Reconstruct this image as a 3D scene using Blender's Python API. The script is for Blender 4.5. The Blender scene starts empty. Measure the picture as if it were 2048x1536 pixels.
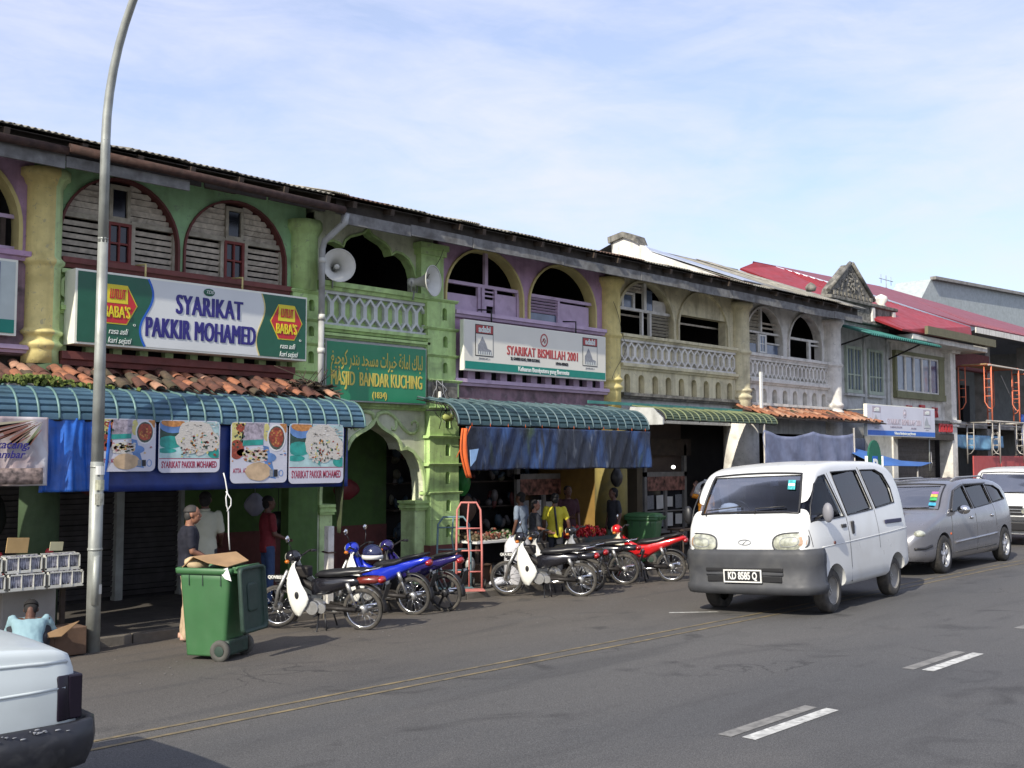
import bpy, bmesh, math, random
from mathutils import Vector, Matrix, Euler
from math import sin, cos, pi, radians
R = random.Random(7)
S = bpy.context.scene
COL = S.collection

# ------------------------------------------------------------------ camera, light, exposure
cam_d = bpy.data.cameras.new("camera"); cam = bpy.data.objects.new("camera", cam_d); COL.objects.link(cam)
cam.location = (0, 0, 2.0)
cam.rotation_euler = (radians(90 + 3.893), 0, radians(43.798 - 90))
cam_d.sensor_width = 36; cam_d.lens = 37.97; cam_d.clip_start = .1; cam_d.clip_end = 3000
S.camera = cam
SUN_EL, SUN_AZ = radians(36), radians(14)          # sun low over the left end of the street
to_sun = Vector((-cos(SUN_AZ) * cos(SUN_EL), -sin(SUN_AZ) * cos(SUN_EL), sin(SUN_EL)))
sun_d = bpy.data.lights.new("sun", 'SUN'); sun = bpy.data.objects.new("sun", sun_d); COL.objects.link(sun)
sun_d.energy = 3.5; sun_d.angle = radians(.5); sun_d.color = (1.0, .93, .80)
sun.rotation_euler = to_sun.to_track_quat('Z', 'Y').to_euler()
S.view_settings.view_transform = 'Standard'; S.view_settings.look = 'None'
S.view_settings.exposure = 0.78; S.view_settings.gamma = 1; S.view_settings.use_curve_mapping = False
world = bpy.data.worlds.new("World"); S.world = world; world.use_nodes = True
wn, wl = world.node_tree.nodes, world.node_tree.links
wn.clear()
w_out = wn.new('ShaderNodeOutputWorld'); w_bg = wn.new('ShaderNodeBackground'); w_sky = wn.new('ShaderNodeTexSky')
w_sky.sky_type = 'NISHITA'; w_sky.sun_disc = False; w_sky.sun_elevation = SUN_EL
w_sky.sun_rotation = math.atan2(to_sun.x, to_sun.y) % (2 * pi)
w_sky.air_density = 1.0; w_sky.dust_density = 1.2; w_sky.ozone_density = 3.0
w_bg.inputs['Strength'].default_value = .125
w_tc = wn.new('ShaderNodeTexCoord')
def wmap(sc, rot=(0, 0, 0)):
    m = wn.new('ShaderNodeMapping'); m.inputs['Scale'].default_value = sc; m.inputs['Rotation'].default_value = rot
    wl.new(w_tc.outputs['Generated'], m.inputs[0]); return m
def wnoise(m, scale, det, dist, rough=.55):
    n = wn.new('ShaderNodeTexNoise'); n.inputs['Scale'].default_value = scale; n.inputs['Detail'].default_value = det
    n.inputs['Distortion'].default_value = dist; n.inputs['Roughness'].default_value = rough
    wl.new(m.outputs[0], n.inputs['Vector']); return n
n1 = wnoise(wmap((1, 1, 3.4), (.25, .1, .4)), 2.1, 9, .5, .62)
n2 = wnoise(wmap((1, 1.6, 5), (.5, .2, .9)), 5.0, 8, .9, .6)
w_add = wn.new('ShaderNodeMath'); w_add.operation = 'MULTIPLY_ADD'; w_add.inputs[1].default_value = .45
wl.new(n2.outputs['Fac'], w_add.inputs[0]); wl.new(n1.outputs['Fac'], w_add.inputs[2])
w_r = wn.new('ShaderNodeMapRange'); w_r.inputs[1].default_value = .56; w_r.inputs[2].default_value = .90
w_r.inputs[3].default_value = .40; w_r.inputs[4].default_value = .88
wl.new(w_add.outputs[0], w_r.inputs[0])
w_mix = wn.new('ShaderNodeMixRGB'); w_mix.inputs['Color2'].default_value = (4.1, 4.25, 5.45, 1)   # thin sunlit cloud
wl.new(w_r.outputs[0], w_mix.inputs['Fac']); wl.new(w_sky.outputs[0], w_mix.inputs['Color1'])
wl.new(w_mix.outputs[0], w_bg.inputs['Color']); wl.new(w_bg.outputs[0], w_out.inputs['Surface'])

# ------------------------------------------------------------------ materials
MATS = {}
def mat(name, col, rough=.75, metal=0., spec=.5, var=.12, vs=6., dirt=None, da=.5, ds=2.5, streak=0., bump=.0, bs=40., coat=0.,
        alpha=None, emit=0., obj=False, chip=0.):
    """procedural paint: value noise, stains in dirt colour, vertical run-off streaks, fine relief"""
    if name in MATS: return MATS[name]
    m = bpy.data.materials.new(name); m.use_nodes = True
    n, l = m.node_tree.nodes, m.node_tree.links
    b = n['Principled BSDF']
    b.inputs['Roughness'].default_value = rough; b.inputs['Metallic'].default_value = metal
    b.inputs['Specular IOR Level'].default_value = spec; b.inputs['Coat Weight'].default_value = coat
    b.inputs['Coat Roughness'].default_value = .08
    if obj:
        tc = n.new('ShaderNodeTexCoord'); src = tc.outputs['Object']
    else:
        g = n.new('ShaderNodeNewGeometry'); src = g.outputs['Position']
    def noise(scale, det=5, mp=None, dist=0):
        t = n.new('ShaderNodeTexNoise'); t.inputs['Scale'].default_value = scale; t.inputs['Detail'].default_value = det
        t.inputs['Distortion'].default_value = dist
        if mp:
            q = n.new('ShaderNodeMapping'); q.inputs['Scale'].default_value = mp; l.new(src, q.inputs[0]); l.new(q.outputs[0], t.inputs[0])
        else: l.new(src, t.inputs[0])
        return t.outputs['Fac']
    def rng(x, a, c, d, e):
        r = n.new('ShaderNodeMapRange'); r.inputs[1].default_value = a; r.inputs[2].default_value = c
        r.inputs[3].default_value = d; r.inputs[4].default_value = e; l.new(x, r.inputs[0]); return r.outputs[0]
    def mix(f, c1, c2, mode='MIX'):
        x = n.new('ShaderNodeMixRGB'); x.blend_type = mode
        for s, v in ((x.inputs['Fac'], f), (x.inputs['Color1'], c1), (x.inputs['Color2'], c2)):
            if hasattr(v, 'is_output'): l.new(v, s)
            elif isinstance(v, (int, float)): s.default_value = v
            else: s.default_value = (*v[:3], 1)
        return x.outputs[0]
    c = tuple(col[:3])
    out = c
    if var > 0:
        out = mix(rng(noise(vs, 6), .3, .7, 0, 1), tuple(x * (1 - var) for x in c), tuple(min(1, x * (1 + var)) for x in c))
    if dirt is not None:
        out = mix(rng(noise(ds, 9, None, .6), .62 - da * .28, .80 - da * .15, 0, min(1, .35 + da * .6)), out, dirt)
    if streak > 0:
        d = dirt if dirt is not None else tuple(x * .35 for x in c)
        out = mix(rng(noise(3.0, 6, (2.6, 2.6, .22)), .5, .78, 0, streak), out, d)
    if chip > 0:
        out = mix(rng(noise(14, 8, None, 1.2), .66 - chip * .06, .70 - chip * .06, 0, .75), out, tuple(x * .45 + .10 for x in c))
        out = mix(rng(noise(45, 4), .66, .72, 0, .5), out, tuple(x * .4 for x in c))
    if isinstance(out, tuple): b.inputs['Base Color'].default_value = (*out, 1)
    else: l.new(out, b.inputs['Base Color'])
    if rough < .95 and var > 0:
        l.new(rng(noise(vs * 2.3, 4), .3, .7, max(.02, rough - .08), min(1, rough + .08)), b.inputs['Roughness'])
    if bump > 0:
        bp = n.new('ShaderNodeBump'); bp.inputs['Strength'].default_value = bump; bp.inputs['Distance'].default_value = .01
        l.new(noise(bs, 6), bp.inputs['Height']); l.new(bp.outputs[0], b.inputs['Normal'])
    if alpha is not None: b.inputs['Alpha'].default_value = alpha
    if emit > 0:
        b.inputs['Emission Color'].default_value = (*c, 1); b.inputs['Emission Strength'].default_value = emit
    MATS[name] = m
    return m
def glass_mat(name, tint=(.45, .5, .55), rough=.03, refl=1.0):
    if name in MATS: return MATS[name]
    m = bpy.data.materials.new(name); m.use_nodes = True
    n, l = m.node_tree.nodes, m.node_tree.links; n.clear()
    o = n.new('ShaderNodeOutputMaterial'); t = n.new('ShaderNodeBsdfTransparent'); g = n.new('ShaderNodeBsdfGlossy')
    t.inputs[0].default_value = (*tint, 1); g.inputs['Roughness'].default_value = rough
    f = n.new('ShaderNodeFresnel'); f.inputs[0].default_value = 1.5
    k = n.new('ShaderNodeMath'); k.operation = 'MULTIPLY_ADD'; k.inputs[1].default_value = refl; k.inputs[2].default_value = .0
    mx = n.new('ShaderNodeMixShader'); l.new(f.outputs[0], k.inputs[0]); l.new(k.outputs[0], mx.inputs[0])
    l.new(t.outputs[0], mx.inputs[1]); l.new(g.outputs[0], mx.inputs[2]); l.new(mx.outputs[0], o.inputs[0])
    MATS[name] = m; return m
GRIME = (.045, .042, .036)
M = dict(
    green=mat('green_wall_paint', (.28, .48, .25), .8, chip=.5, dirt=(.12, .16, .08), da=.3, streak=.35, bump=.25, bs=25),
    green_l=mat('pale_green_paint', (.50, .64, .31), .8, chip=.5, dirt=(.13, .17, .07), da=.35, streak=.5, bump=.3, bs=25),
    green_d=mat('leaf_green_paint', (.42, .59, .235), .8, chip=.5, dirt=(.06, .075, .04), da=.35, streak=.5, bump=.3, bs=25),
    cream_g=mat('greenish_cream_paint', (.56, .59, .43), .85, chip=.5, dirt=(.2, .22, .13), da=.3, streak=.35, bump=.25, bs=22),
    whitewash=mat('grey_white_paint', (.55, .57, .55), .85, dirt=(.15, .15, .13), da=.3, streak=.3, bump=.2),
    purple=mat('lilac_paint', (.43, .275, .395), .8, chip=.5, dirt=(.15, .08, .13), da=.35, streak=.4, bump=.25, bs=25),
    purple_d=mat('stained_mauve_paint', (.28, .18, .21), .88, chip=.5, dirt=(.05, .045, .045), da=.75, ds=3.5, streak=.6, bump=.4, bs=25),
    lilac_w=mat('lilac_wood_paint', (.50, .38, .51), .7, dirt=(.16, .11, .16), da=.25, var=.08),
    yellow=mat('yellow_column_paint', (.64, .54, .22), .8, chip=.5, dirt=(.26, .20, .06), da=.3, streak=.35, bump=.25, bs=25),
    yellow_t=mat('yellow_trim_paint', (.55, .47, .2), .8, var=.1),
    cream=mat('cream_paint', (.60, .545, .36), .85, chip=.5, dirt=(.16, .135, .085), da=.4, streak=.5, bump=.3, bs=25),
    cream_w=mat('off_white_paint', (.64, .62, .57), .85, chip=.5, dirt=(.19, .175, .14), da=.35, streak=.45, bump=.3, bs=25),
    grey_w=mat('grey_wash_paint', (.46, .47, .46), .85, chip=.5, dirt=(.15, .15, .14), da=.35, streak=.45, bump=.3, bs=25),
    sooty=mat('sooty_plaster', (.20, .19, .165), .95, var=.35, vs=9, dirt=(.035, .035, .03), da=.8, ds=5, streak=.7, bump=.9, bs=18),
    maroon=mat('maroon_ledge_paint', (.15, .045, .038), .75, dirt=(.04, .02, .018), da=.4, streak=.3, bump=.2),
    maroon_t=mat('maroon_trim_paint', (.12, .035, .03), .7, var=.15),
    louvre=mat('weathered_louvre_wood', (.50, .45, .37), .85, var=.25, vs=12, dirt=(.12, .10, .07), da=.45, ds=6, bump=.4, bs=60),
    louvre2=mat('pale_louvre_wood', (.36, .33, .26), .85, var=.2, vs=12, dirt=(.14, .12, .09), da=.4, ds=6, bump=.3, bs=60),
    wood_d=mat('dark_wood', (.05, .035, .025), .8, var=.3),
    red_w=mat('dark_red_wood', (.16, .03, .025), .7, var=.15),
    pane_d=mat('dark_window_pane', (.012, .013, .02), .15, spec=.6, var=0),
    pane_b=mat('bluish_window_pane', (.10, .13, .19), .12, spec=.8, var=.3, vs=3),
    dark=mat('dim_interior_plaster', (.022, .02, .02), .95, var=.3, vs=2),  # albedo lowered to paint in the deep shade of the rooms
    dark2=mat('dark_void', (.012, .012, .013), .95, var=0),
    floor=mat('shop_floor_cement', (.055, .048, .04), .85, var=.25, vs=4, dirt=(.03, .028, .025), da=.5, bump=.2),
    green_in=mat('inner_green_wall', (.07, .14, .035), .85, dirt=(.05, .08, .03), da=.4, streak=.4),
    shutter=mat('steel_roller_shutter', (.085, .08, .08), .5, metal=.4, var=.2, dirt=(.05, .045, .04), da=.4, streak=.4),
    corr=mat('weathered_roof_sheet', (.30, .285, .235), .85, var=.3, vs=5, dirt=(.07, .055, .045), da=.6, ds=3, bump=.2),
    corr2=mat('grey_roof_sheet', (.20, .20, .19), .75, var=.25, vs=5, dirt=(.09, .07, .055), da=.5, ds=3),
    corr_r=mat('rusty_roof_sheet', (.14, .085, .06), .85, var=.35, vs=6, dirt=(.06, .035, .025), da=.6, ds=4),
    zinc=mat('zinc_flashing', (.42, .46, .54), .4, metal=.4, var=.12, dirt=(.25, .24, .24), da=.3),
    fascia=mat('weathered_fascia_board', (.17, .17, .165), .9, var=.3, vs=8, dirt=(.06, .055, .05), da=.6, ds=4, streak=.4, bump=.3),
    rust=mat('rusty_gutter', (.045, .022, .016), .9, var=.4, vs=9, dirt=(.10, .06, .045), da=.45, ds=8, bump=.3),
    soffit=mat('dark_soffit', (.055, .047, .04), .9, var=.3),
    red_roof=mat('red_metal_roof', (.25, .02, .026), .5, var=.15, vs=2, dirt=(.24, .035, .04), da=.3),
    red_roof2=mat('faded_red_roof', (.20, .045, .06), .6, var=.12, vs=2, dirt=(.16, .05, .06), da=.4),
    tile_a=mat('terracotta_tile', (.31, .125, .065), .85, var=.25, vs=9, dirt=(.10, .05, .035), da=.45, ds=7, bump=.5, bs=60),
    tile_b=mat('dark_terracotta_tile', (.12, .05, .034), .9, var=.3, vs=9, dirt=(.06, .035, .025), da=.55, ds=7, bump=.5, bs=60),
    tile_c=mat('pale_terracotta_tile', (.40, .22, .14), .85, var=.25, vs=9, dirt=(.16, .09, .06), da=.4, ds=7, bump=.5, bs=60),
    tile_d=mat('mossy_terracotta_tile', (.085, .06, .04), .95, var=.3, vs=9, dirt=(.06, .06, .03), da=.6, ds=5, bump=.6, bs=60),
    moss=mat('moss', (.10, .13, .025), .95, var=.4, vs=14, bump=.6, bs=50),
    aw_b=mat('blue_green_awning_sheet', (.06, .125, .18), .58, metal=.1, var=.25, vs=3, dirt=(.03, .06, .065), da=.45, ds=3, streak=.3),
    aw_rib=mat('pale_awning_rib', (.10, .185, .175), .5, metal=.1, var=.2, vs=8, dirt=(.08, .14, .12), da=.4),
    aw_d=mat('dark_teal_awning_sheet', (.038, .08, .09), .58, metal=.1, var=.3, vs=3, dirt=(.02, .04, .035), da=.5, ds=3, streak=.4),
    aw_dr=mat('pale_blue_awning_rib', (.085, .135, .15), .5, metal=.1, var=.2, vs=8, dirt=(.06, .1, .1), da=.5),
    aw_o=mat('olive_awning_sheet', (.07, .10, .055), .5, metal=.2, var=.3, vs=4, dirt=(.04, .05, .025), da=.5, ds=4),
    aw_or=mat('olive_awning_rib', (.15, .18, .09), .55, var=.2, vs=8, dirt=(.09, .1, .05), da=.5),
    aw_t=mat('teal_corrugated_sheet', (.05, .20, .17), .5, metal=.2, var=.2, vs=5, dirt=(.03, .08, .07), da=.3),
    tarp=mat('blue_tarpaulin', (.015, .10, .42), .38, var=.3, vs=5, dirt=(.02, .06, .22), da=.5, ds=4, bump=.5, bs=14),
    tarp_d=mat('dirty_blue_tarpaulin', (.022, .06, .14), .33, var=.6, vs=3, dirt=(.02, .035, .022), da=.7, ds=1.8, streak=.8, bump=.8, bs=18),
    tarp_g=mat('grey_blue_tarpaulin', (.16, .18, .27), .5, var=.2, vs=4, dirt=(.08, .09, .14), da=.4, streak=.4, bump=.6, bs=12),
    orange_c=mat('orange_cloth', (.60, .11, .02), .8, var=.15),
    olive_c=mat('dark_olive_canvas', (.035, .045, .018), .9, var=.3, streak=.3),
    white=mat('white_board', (.66, .66, .62), .5, var=.04),
    sign_w=mat('sign_white_face', (.58, .60, .59), .45, var=.05, vs=1.5),
    sign_edge=mat('sign_box_edge', (.72, .72, .62), .5, var=.06),
    sign_g=mat('sign_green', (.008, .085, .045), .4, var=.08),
    sign_g2=mat('mosque_sign_green', (.018, .20, .09), .45, var=.08, vs=2),
    sign_teal=mat('sign_teal', (.0, .19, .14), .45, var=.06),
    sign_blue=mat('sign_blue', (.01, .09, .42), .45, var=.05),
    navy=mat('navy_lettering', (.02, .015, .16), .5, var=0),
    red=mat('sign_red', (.45, .02, .025), .5, var=.05),
    red_f=mat('brick_red_lettering', (.36, .05, .045), .5, var=0),
    yel=mat('sign_yellow', (.62, .52, .02), .5, var=.03),
    gold=mat('gold_lettering', (.52, .43, .08), .5, var=0),
    black=mat('black_paint', (.012, .012, .013), .5, var=0),
    grey_p=mat('grey_print', (.22, .23, .25), .6, var=.2, vs=30),
    pale_l=mat('pale_lettering', (.62, .66, .62), .5, var=0),
    steel=mat('galvanised_steel', (.31, .325, .30), .5, metal=.35, var=.18, vs=5, dirt=(.20, .20, .17), da=.4, ds=3, streak=.5, bump=.1),
    chrome=mat('chrome', (.62, .62, .62), .18, metal=1., var=0),
    alu=mat('cast_aluminium', (.42, .42, .41), .42, metal=.8, var=.12, vs=20),
    tyre=mat('tyre_rubber', (.022, .021, .02), .85, var=.3, vs=20, dirt=(.07, .06, .05), da=.3, ds=9),
    tyre_l=mat('dusty_tyre_rubber', (.045, .042, .038), .9, var=.3, vs=14, dirt=(.12, .105, .085), da=.5, ds=7),
    rubber=mat('black_plastic', (.015, .015, .017), .45, var=0),
    seat=mat('black_vinyl_seat', (.016, .016, .018), .38, var=.1),
    engine=mat('engine_metal', (.11, .11, .11), .45, metal=.7, var=.3, vs=30),
    dirty=mat('greasy_black_metal', (.025, .022, .02), .6, metal=.4, var=.4, vs=20),
    pipe=mat('grey_drainpipe', (.36, .37, .36), .7, var=.15, dirt=(.14, .13, .11), da=.4, streak=.4),
    horn=mat('loudspeaker_shell', (.55, .55, .50), .5, var=.08, vs=6, dirt=(.3, .29, .24), da=.25),
    skin=mat('brown_skin', (.22, .10, .058), .55, var=.1, obj=True),
    skin_d=mat('dark_skin', (.10, .045, .028), .55, var=.1, obj=True),
    hair=mat('black_hair', (.008, .007, .007), .85, var=.2, obj=True),
    card=mat('brown_cardboard', (.32, .20, .10), .9, var=.15, vs=6, dirt=(.18, .11, .06), da=.3),
    card_d=mat('dark_cardboard', (.11, .065, .04), .9, var=.2),
    paper=mat('white_paper', (.66, .66, .64), .8, var=.06),
    concrete=mat('concrete', (.24, .235, .22), .9, var=.2, vs=4, dirt=(.12, .115, .1), da=.5, bump=.3),
    steel_o=mat('orange_scaffold_paint', (.62, .16, .08), .6, var=.2, vs=6, dirt=(.25, .20, .16), da=.35, ds=5),
    steel_s=mat('bare_scaffold_tube', (.36, .34, .31), .5, metal=.4, var=.2, vs=6),
    hoard=mat('red_hoarding_sheet', (.40, .065, .06), .6, var=.12, vs=3, dirt=(.25, .05, .045), da=.3),
)

# ------------------------------------------------------------------ mesh builder
def streaky_tarp():
    m = bpy.data.materials.new('streaked_old_tarpaulin'); m.use_nodes = True; n, l = m.node_tree.nodes, m.node_tree.links; b = n['Principled BSDF']; b.inputs['Roughness'].default_value = .45
    g = n.new('ShaderNodeNewGeometry')
    def ns(sc, mp, det=7, lo=.4, hi=.6, dist=.4):
        q = n.new('ShaderNodeMapping'); q.inputs['Scale'].default_value = mp; l.new(g.outputs['Position'], q.inputs[0]); t = n.new('ShaderNodeTexNoise'); t.inputs['Scale'].default_value = sc; t.inputs['Detail'].default_value = det; t.inputs['Distortion'].default_value = dist
        l.new(q.outputs[0], t.inputs[0]); r = n.new('ShaderNodeMapRange'); r.inputs[1].default_value = lo; r.inputs[2].default_value = hi; l.new(t.outputs['Fac'], r.inputs[0]); return r.outputs[0]
    c = (.008, .012, .024)
    for f, col in ((ns(1.1, (1, 1, .5), lo=.54, hi=.70), (.018, .05, .15)), (ns(1.6, (1, 1, .6), lo=.58, hi=.68), (.03, .055, .02)), (ns(7, (2, 2, .12), lo=.58, hi=.78), (.12, .135, .16)), (ns(5, (3, 3, .2), lo=.52, hi=.68), (.008, .010, .018))):  # pale vertical streaks paint glancing sunlight on the folds into the colour
        x = n.new('ShaderNodeMixRGB'); l.new(f, x.inputs[0])
        if isinstance(c, tuple): x.inputs[1].default_value = (*c, 1)
        else: l.new(c, x.inputs[1])
        x.inputs[2].default_value = (*col, 1); c = x.outputs[0]
    l.new(c, b.inputs['Base Color']); bp = n.new('ShaderNodeBump'); bp.inputs['Strength'].default_value = .8; bp.inputs['Distance'].default_value = .02; l.new(ns(9, (1.5, 1.5, .5), lo=.2, hi=.8), bp.inputs['Height']); l.new(bp.outputs[0], b.inputs['Normal'])
    return m
M['tarp_d'] = streaky_tarp()
ORG = {}
class MB:
    def __init__(s): s.v = []; s.f = []; s.sm = []
    def add(s, vs, fs, smooth=False):
        o = len(s.v); s.v += [tuple(p) for p in vs]; s.f += [tuple(i + o for i in f) for f in fs]; s.sm += [smooth] * len(fs); return s
    def box(s, x0, x1, y0, y1, z0, z1):
        return s.add([(x0, y0, z0), (x1, y0, z0), (x1, y1, z0), (x0, y1, z0), (x0, y0, z1), (x1, y0, z1), (x1, y1, z1), (x0, y1, z1)],
                     [(3, 2, 1, 0), (4, 5, 6, 7), (0, 1, 5, 4), (1, 2, 6, 5), (2, 3, 7, 6), (3, 0, 4, 7)])
    def obox(s, c, d, rot=(0, 0, 0)):
        m = Euler(rot).to_matrix(); c = Vector(c); a, b, e = d[0] / 2, d[1] / 2, d[2] / 2
        vs = [c + m @ Vector(p) for p in [(-a, -b, -e), (a, -b, -e), (a, b, -e), (-a, b, -e), (-a, -b, e), (a, -b, e), (a, b, e), (-a, b, e)]]
        return s.add(vs, [(3, 2, 1, 0), (4, 5, 6, 7), (0, 1, 5, 4), (1, 2, 6, 5), (2, 3, 7, 6), (3, 0, 4, 7)])
    def tube(s, pts, r, n=8, closed=False, caps=True):
        P = [Vector(p) for p in pts]; k = len(P); rs = r if isinstance(r, (list, tuple)) else [r] * k
        vs = []; up = None
        for i in range(k):
            if closed: t = (P[(i + 1) % k] - P[i - 1])
            else: t = P[min(i + 1, k - 1)] - P[max(i - 1, 0)]
            t = t.normalized() if t.length > 1e-9 else Vector((0, 0, 1))
            if up is None:
                up = Vector((0, 0, 1)) if abs(t.z) < .9 else Vector((1, 0, 0))
            a = (up - t * up.dot(t))
            if a.length < 1e-5: a = t.orthogonal()
            a.normalize(); b = t.cross(a); up = a
            for j in range(n):
                q = 2 * pi * j / n; vs.append(P[i] + a * cos(q) * rs[i] + b * sin(q) * rs[i])
        fs = []
        for i in range(k if closed else k - 1):
            i2 = (i + 1) % k
            for j in range(n):
                j2 = (j + 1) % n; fs.append((i * n + j, i * n + j2, i2 * n + j2, i2 * n + j))
        s.add(vs, fs, True)
        if caps and not closed:
            o = len(s.v) - len(vs)
            s.f += [tuple(o + j for j in range(n))[::-1], tuple(o + (k - 1) * n + j for j in range(n))]; s.sm += [False, False]
        return s
    def cyl(s, a, b, r, r2=None, n=14): return s.tube([a, b], [r, r if r2 is None else r2], n)
    def lathe(s, prof, c=(0, 0, 0), axis=(0, 0, 1), n=20, arc=2 * pi, start=0):
        ax = Vector(axis).normalized(); a = ax.orthogonal().normalized() if abs(ax.z) < .99 else Vector((1, 0, 0)); b = ax.cross(a); c = Vector(c)
        full = abs(arc - 2 * pi) < 1e-6; m = n if full else n + 1
        vs = [c + ax * z + (a * cos(start + arc * j / n) + b * sin(start + arc * j / n)) * r for r, z in prof for j in range(m)]
        fs = []
        for i in range(len(prof) - 1):
            for j in range(n):
                j2 = (j + 1) % m; fs.append((i * m + j, i * m + j2, (i + 1) * m + j2, (i + 1) * m + j))
        return s.add(vs, fs, True)
    def prism(s, poly, ax, a, b):
        """poly in the two other axes, extruded along ax from a to b"""
        def P(p, t):
            return {'x': (t, p[0], p[1]), 'y': (p[0], t, p[1]), 'z': (p[0], p[1], t)}[ax]
        n = len(poly); vs = [P(p, a) for p in poly] + [P(p, b) for p in poly]
        fs = [tuple(range(n)), tuple(range(2 * n - 1, n - 1, -1))] + [(i, n + i, n + (i + 1) % n, (i + 1) % n) for i in range(n)]
        return s.add(vs, fs)
    def ring(s, outer, inner, ax, a, b):
        """closed band between two polygons with equal counts"""
        def P(p, t): return {'x': (t, p[0], p[1]), 'y': (p[0], t, p[1]), 'z': (p[0], p[1], t)}[ax]
        n = len(outer); vs = [P(p, a) for p in outer] + [P(p, a) for p in inner] + [P(p, b) for p in outer] + [P(p, b) for p in inner]
        fs = []
        for i in range(n):
            j = (i + 1) % n
            fs += [(i, j, n + j, n + i), (2 * n + i, 3 * n + i, 3 * n + j, 2 * n + j), (i, 2 * n + i, 2 * n + j, j), (n + i, n + j, 3 * n + j, 3 * n + i)]
        return s.add(vs, fs)
    def band(s, path, w, ax, a, b):
        """open strip of width w along a 2D path, extruded along ax"""
        k = len(path); L = []; Q = []
        for i, p in enumerate(path):
            d = Vector(path[min(i + 1, k - 1)]) - Vector(path[max(i - 1, 0)]); d = d.normalized() if d.length else Vector((1, 0))
            nrm = Vector((-d.y, d.x)); p = Vector(p); L.append(p + nrm * w / 2); Q.append(p - nrm * w / 2)
        def P(p, t): return {'x': (t, p[0], p[1]), 'y': (p[0], t, p[1]), 'z': (p[0], p[1], t)}[ax]
        vs = [P(p, a) for p in L] + [P(p, a) for p in Q] + [P(p, b) for p in L] + [P(p, b) for p in Q]; fs = []
        for i in range(k - 1):
            j = i + 1; fs += [(i, j, k + j, k + i), (2 * k + i, 3 * k + i, 3 * k + j, 2 * k + j), (i, 2 * k + i, 2 * k + j, j), (k + i, k + j, 3 * k + j, 3 * k + i)]
        fs += [(0, k, 3 * k, 2 * k), (k - 1, 3 * k - 1, 4 * k - 1, 2 * k - 1)]
        return s.add(vs, fs)
    def ell(s, c, r, n=14, m=8, rot=(0, 0, 0), zmin=-1., zmax=1.):
        mt = Euler(rot).to_matrix(); c = Vector(c); vs = []
        if not hasattr(r, '__len__'): r = (r, r, r)
        a0, a1 = math.asin(max(-1, zmin)), math.asin(min(1, zmax))
        for i in range(m + 1):
            t = a0 + (a1 - a0) * i / m
            for j in range(n):
                q = 2 * pi * j / n; vs.append(c + mt @ Vector((r[0] * cos(t) * cos(q), r[1] * cos(t) * sin(q), r[2] * sin(t))))
        fs = [(i * n + j, i * n + (j + 1) % n, (i + 1) * n + (j + 1) % n, (i + 1) * n + j) for i in range(m) for j in range(n)]
        s.add(vs, fs, True)
        if zmin > -1: s.f.append(tuple(len(s.v) - len(vs) + j for j in range(n))[::-1]); s.sm.append(False)
        if zmax < 1: s.f.append(tuple(len(s.v) - n + j for j in range(n))); s.sm.append(False)
        return s
    def grid(s, fn, nu, nv, smooth=True):
        vs = [fn(i / nu, j / nv) for i in range(nu + 1) for j in range(nv + 1)]
        fs = [(i * (nv + 1) + j, (i + 1) * (nv + 1) + j, (i + 1) * (nv + 1) + j + 1, i * (nv + 1) + j + 1) for i in range(nu) for j in range(nv)]
        return s.add(vs, fs, smooth)
    def loft(s, loops, caps=True, smooth=True):
        n = len(loops[0]); vs = [p for L in loops for p in L]
        fs = [(i * n + j, i * n + (j + 1) % n, (i + 1) * n + (j + 1) % n, (i + 1) * n + j) for i in range(len(loops) - 1) for j in range(n)]
        s.add(vs, fs, smooth)
        if caps:
            o = len(s.v) - len(vs); s.f += [tuple(o + j for j in range(n))[::-1], tuple(o + (len(loops) - 1) * n + j for j in range(n))]; s.sm += [False] * 2
        return s
    def mesh(s, name, m, org=(0, 0, 0), fix=True):
        me = bpy.data.meshes.new(name); o = Vector(org)
        me.from_pydata([Vector(p) - o for p in s.v], [], s.f)
        me.polygons.foreach_set('use_smooth', s.sm)
        if fix:
            bm = bmesh.new(); bm.from_mesh(me); bmesh.ops.recalc_face_normals(bm, faces=bm.faces); bm.to_mesh(me); bm.free()
        if m is not None: me.materials.append(m if not isinstance(m, str) else M[m])
        return me
    def build(s, name, m, parent=None, bevel=0, solid=0, org=None, label=None, subsurf=0, fix=True):
        if org is None:
            xs = [p[0] for p in s.v]; ys = [p[1] for p in s.v]; zs = [p[2] for p in s.v]
            org = Vector(((min(xs) + max(xs)) / 2, (min(ys) + max(ys)) / 2, min(zs)))
        org = Vector(org)
        ob = bpy.data.objects.new(name, s.mesh(name, m, org, fix)); COL.objects.link(ob)
        attach(ob, parent, org)
        if solid: q = ob.modifiers.new('solid', 'SOLIDIFY'); q.thickness = solid; q.offset = 0
        if bevel: q = ob.modifiers.new('bevel', 'BEVEL'); q.width = bevel; q.segments = 2; q.limit_method = 'ANGLE'; q.angle_limit = .6
        if subsurf: q = ob.modifiers.new('sub', 'SUBSURF'); q.levels = q.render_levels = subsurf
        if label: ob['label'] = label
        return ob
def reparent(ob, parent):
    ob.parent = parent; ob.location = (0, 0, 0)
    for f in ob.data.polygons: f.use_smooth = True
    try: ob.data.set_sharp_from_angle(angle=radians(35))
    except Exception: pass
def attach(ob, parent, org):
    ORG[ob.name] = Vector(org)
    if parent is not None:
        ob.parent = parent; ob.location = Vector(org) - ORG[parent.name]
    else: ob.location = org
def tag(o, label=None, cat=None, group=None, kind=None):
    if label: o['label'] = label
    if cat: o['category'] = cat
    if group: o['group'] = group
    if kind: o['kind'] = kind
    return o
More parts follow.
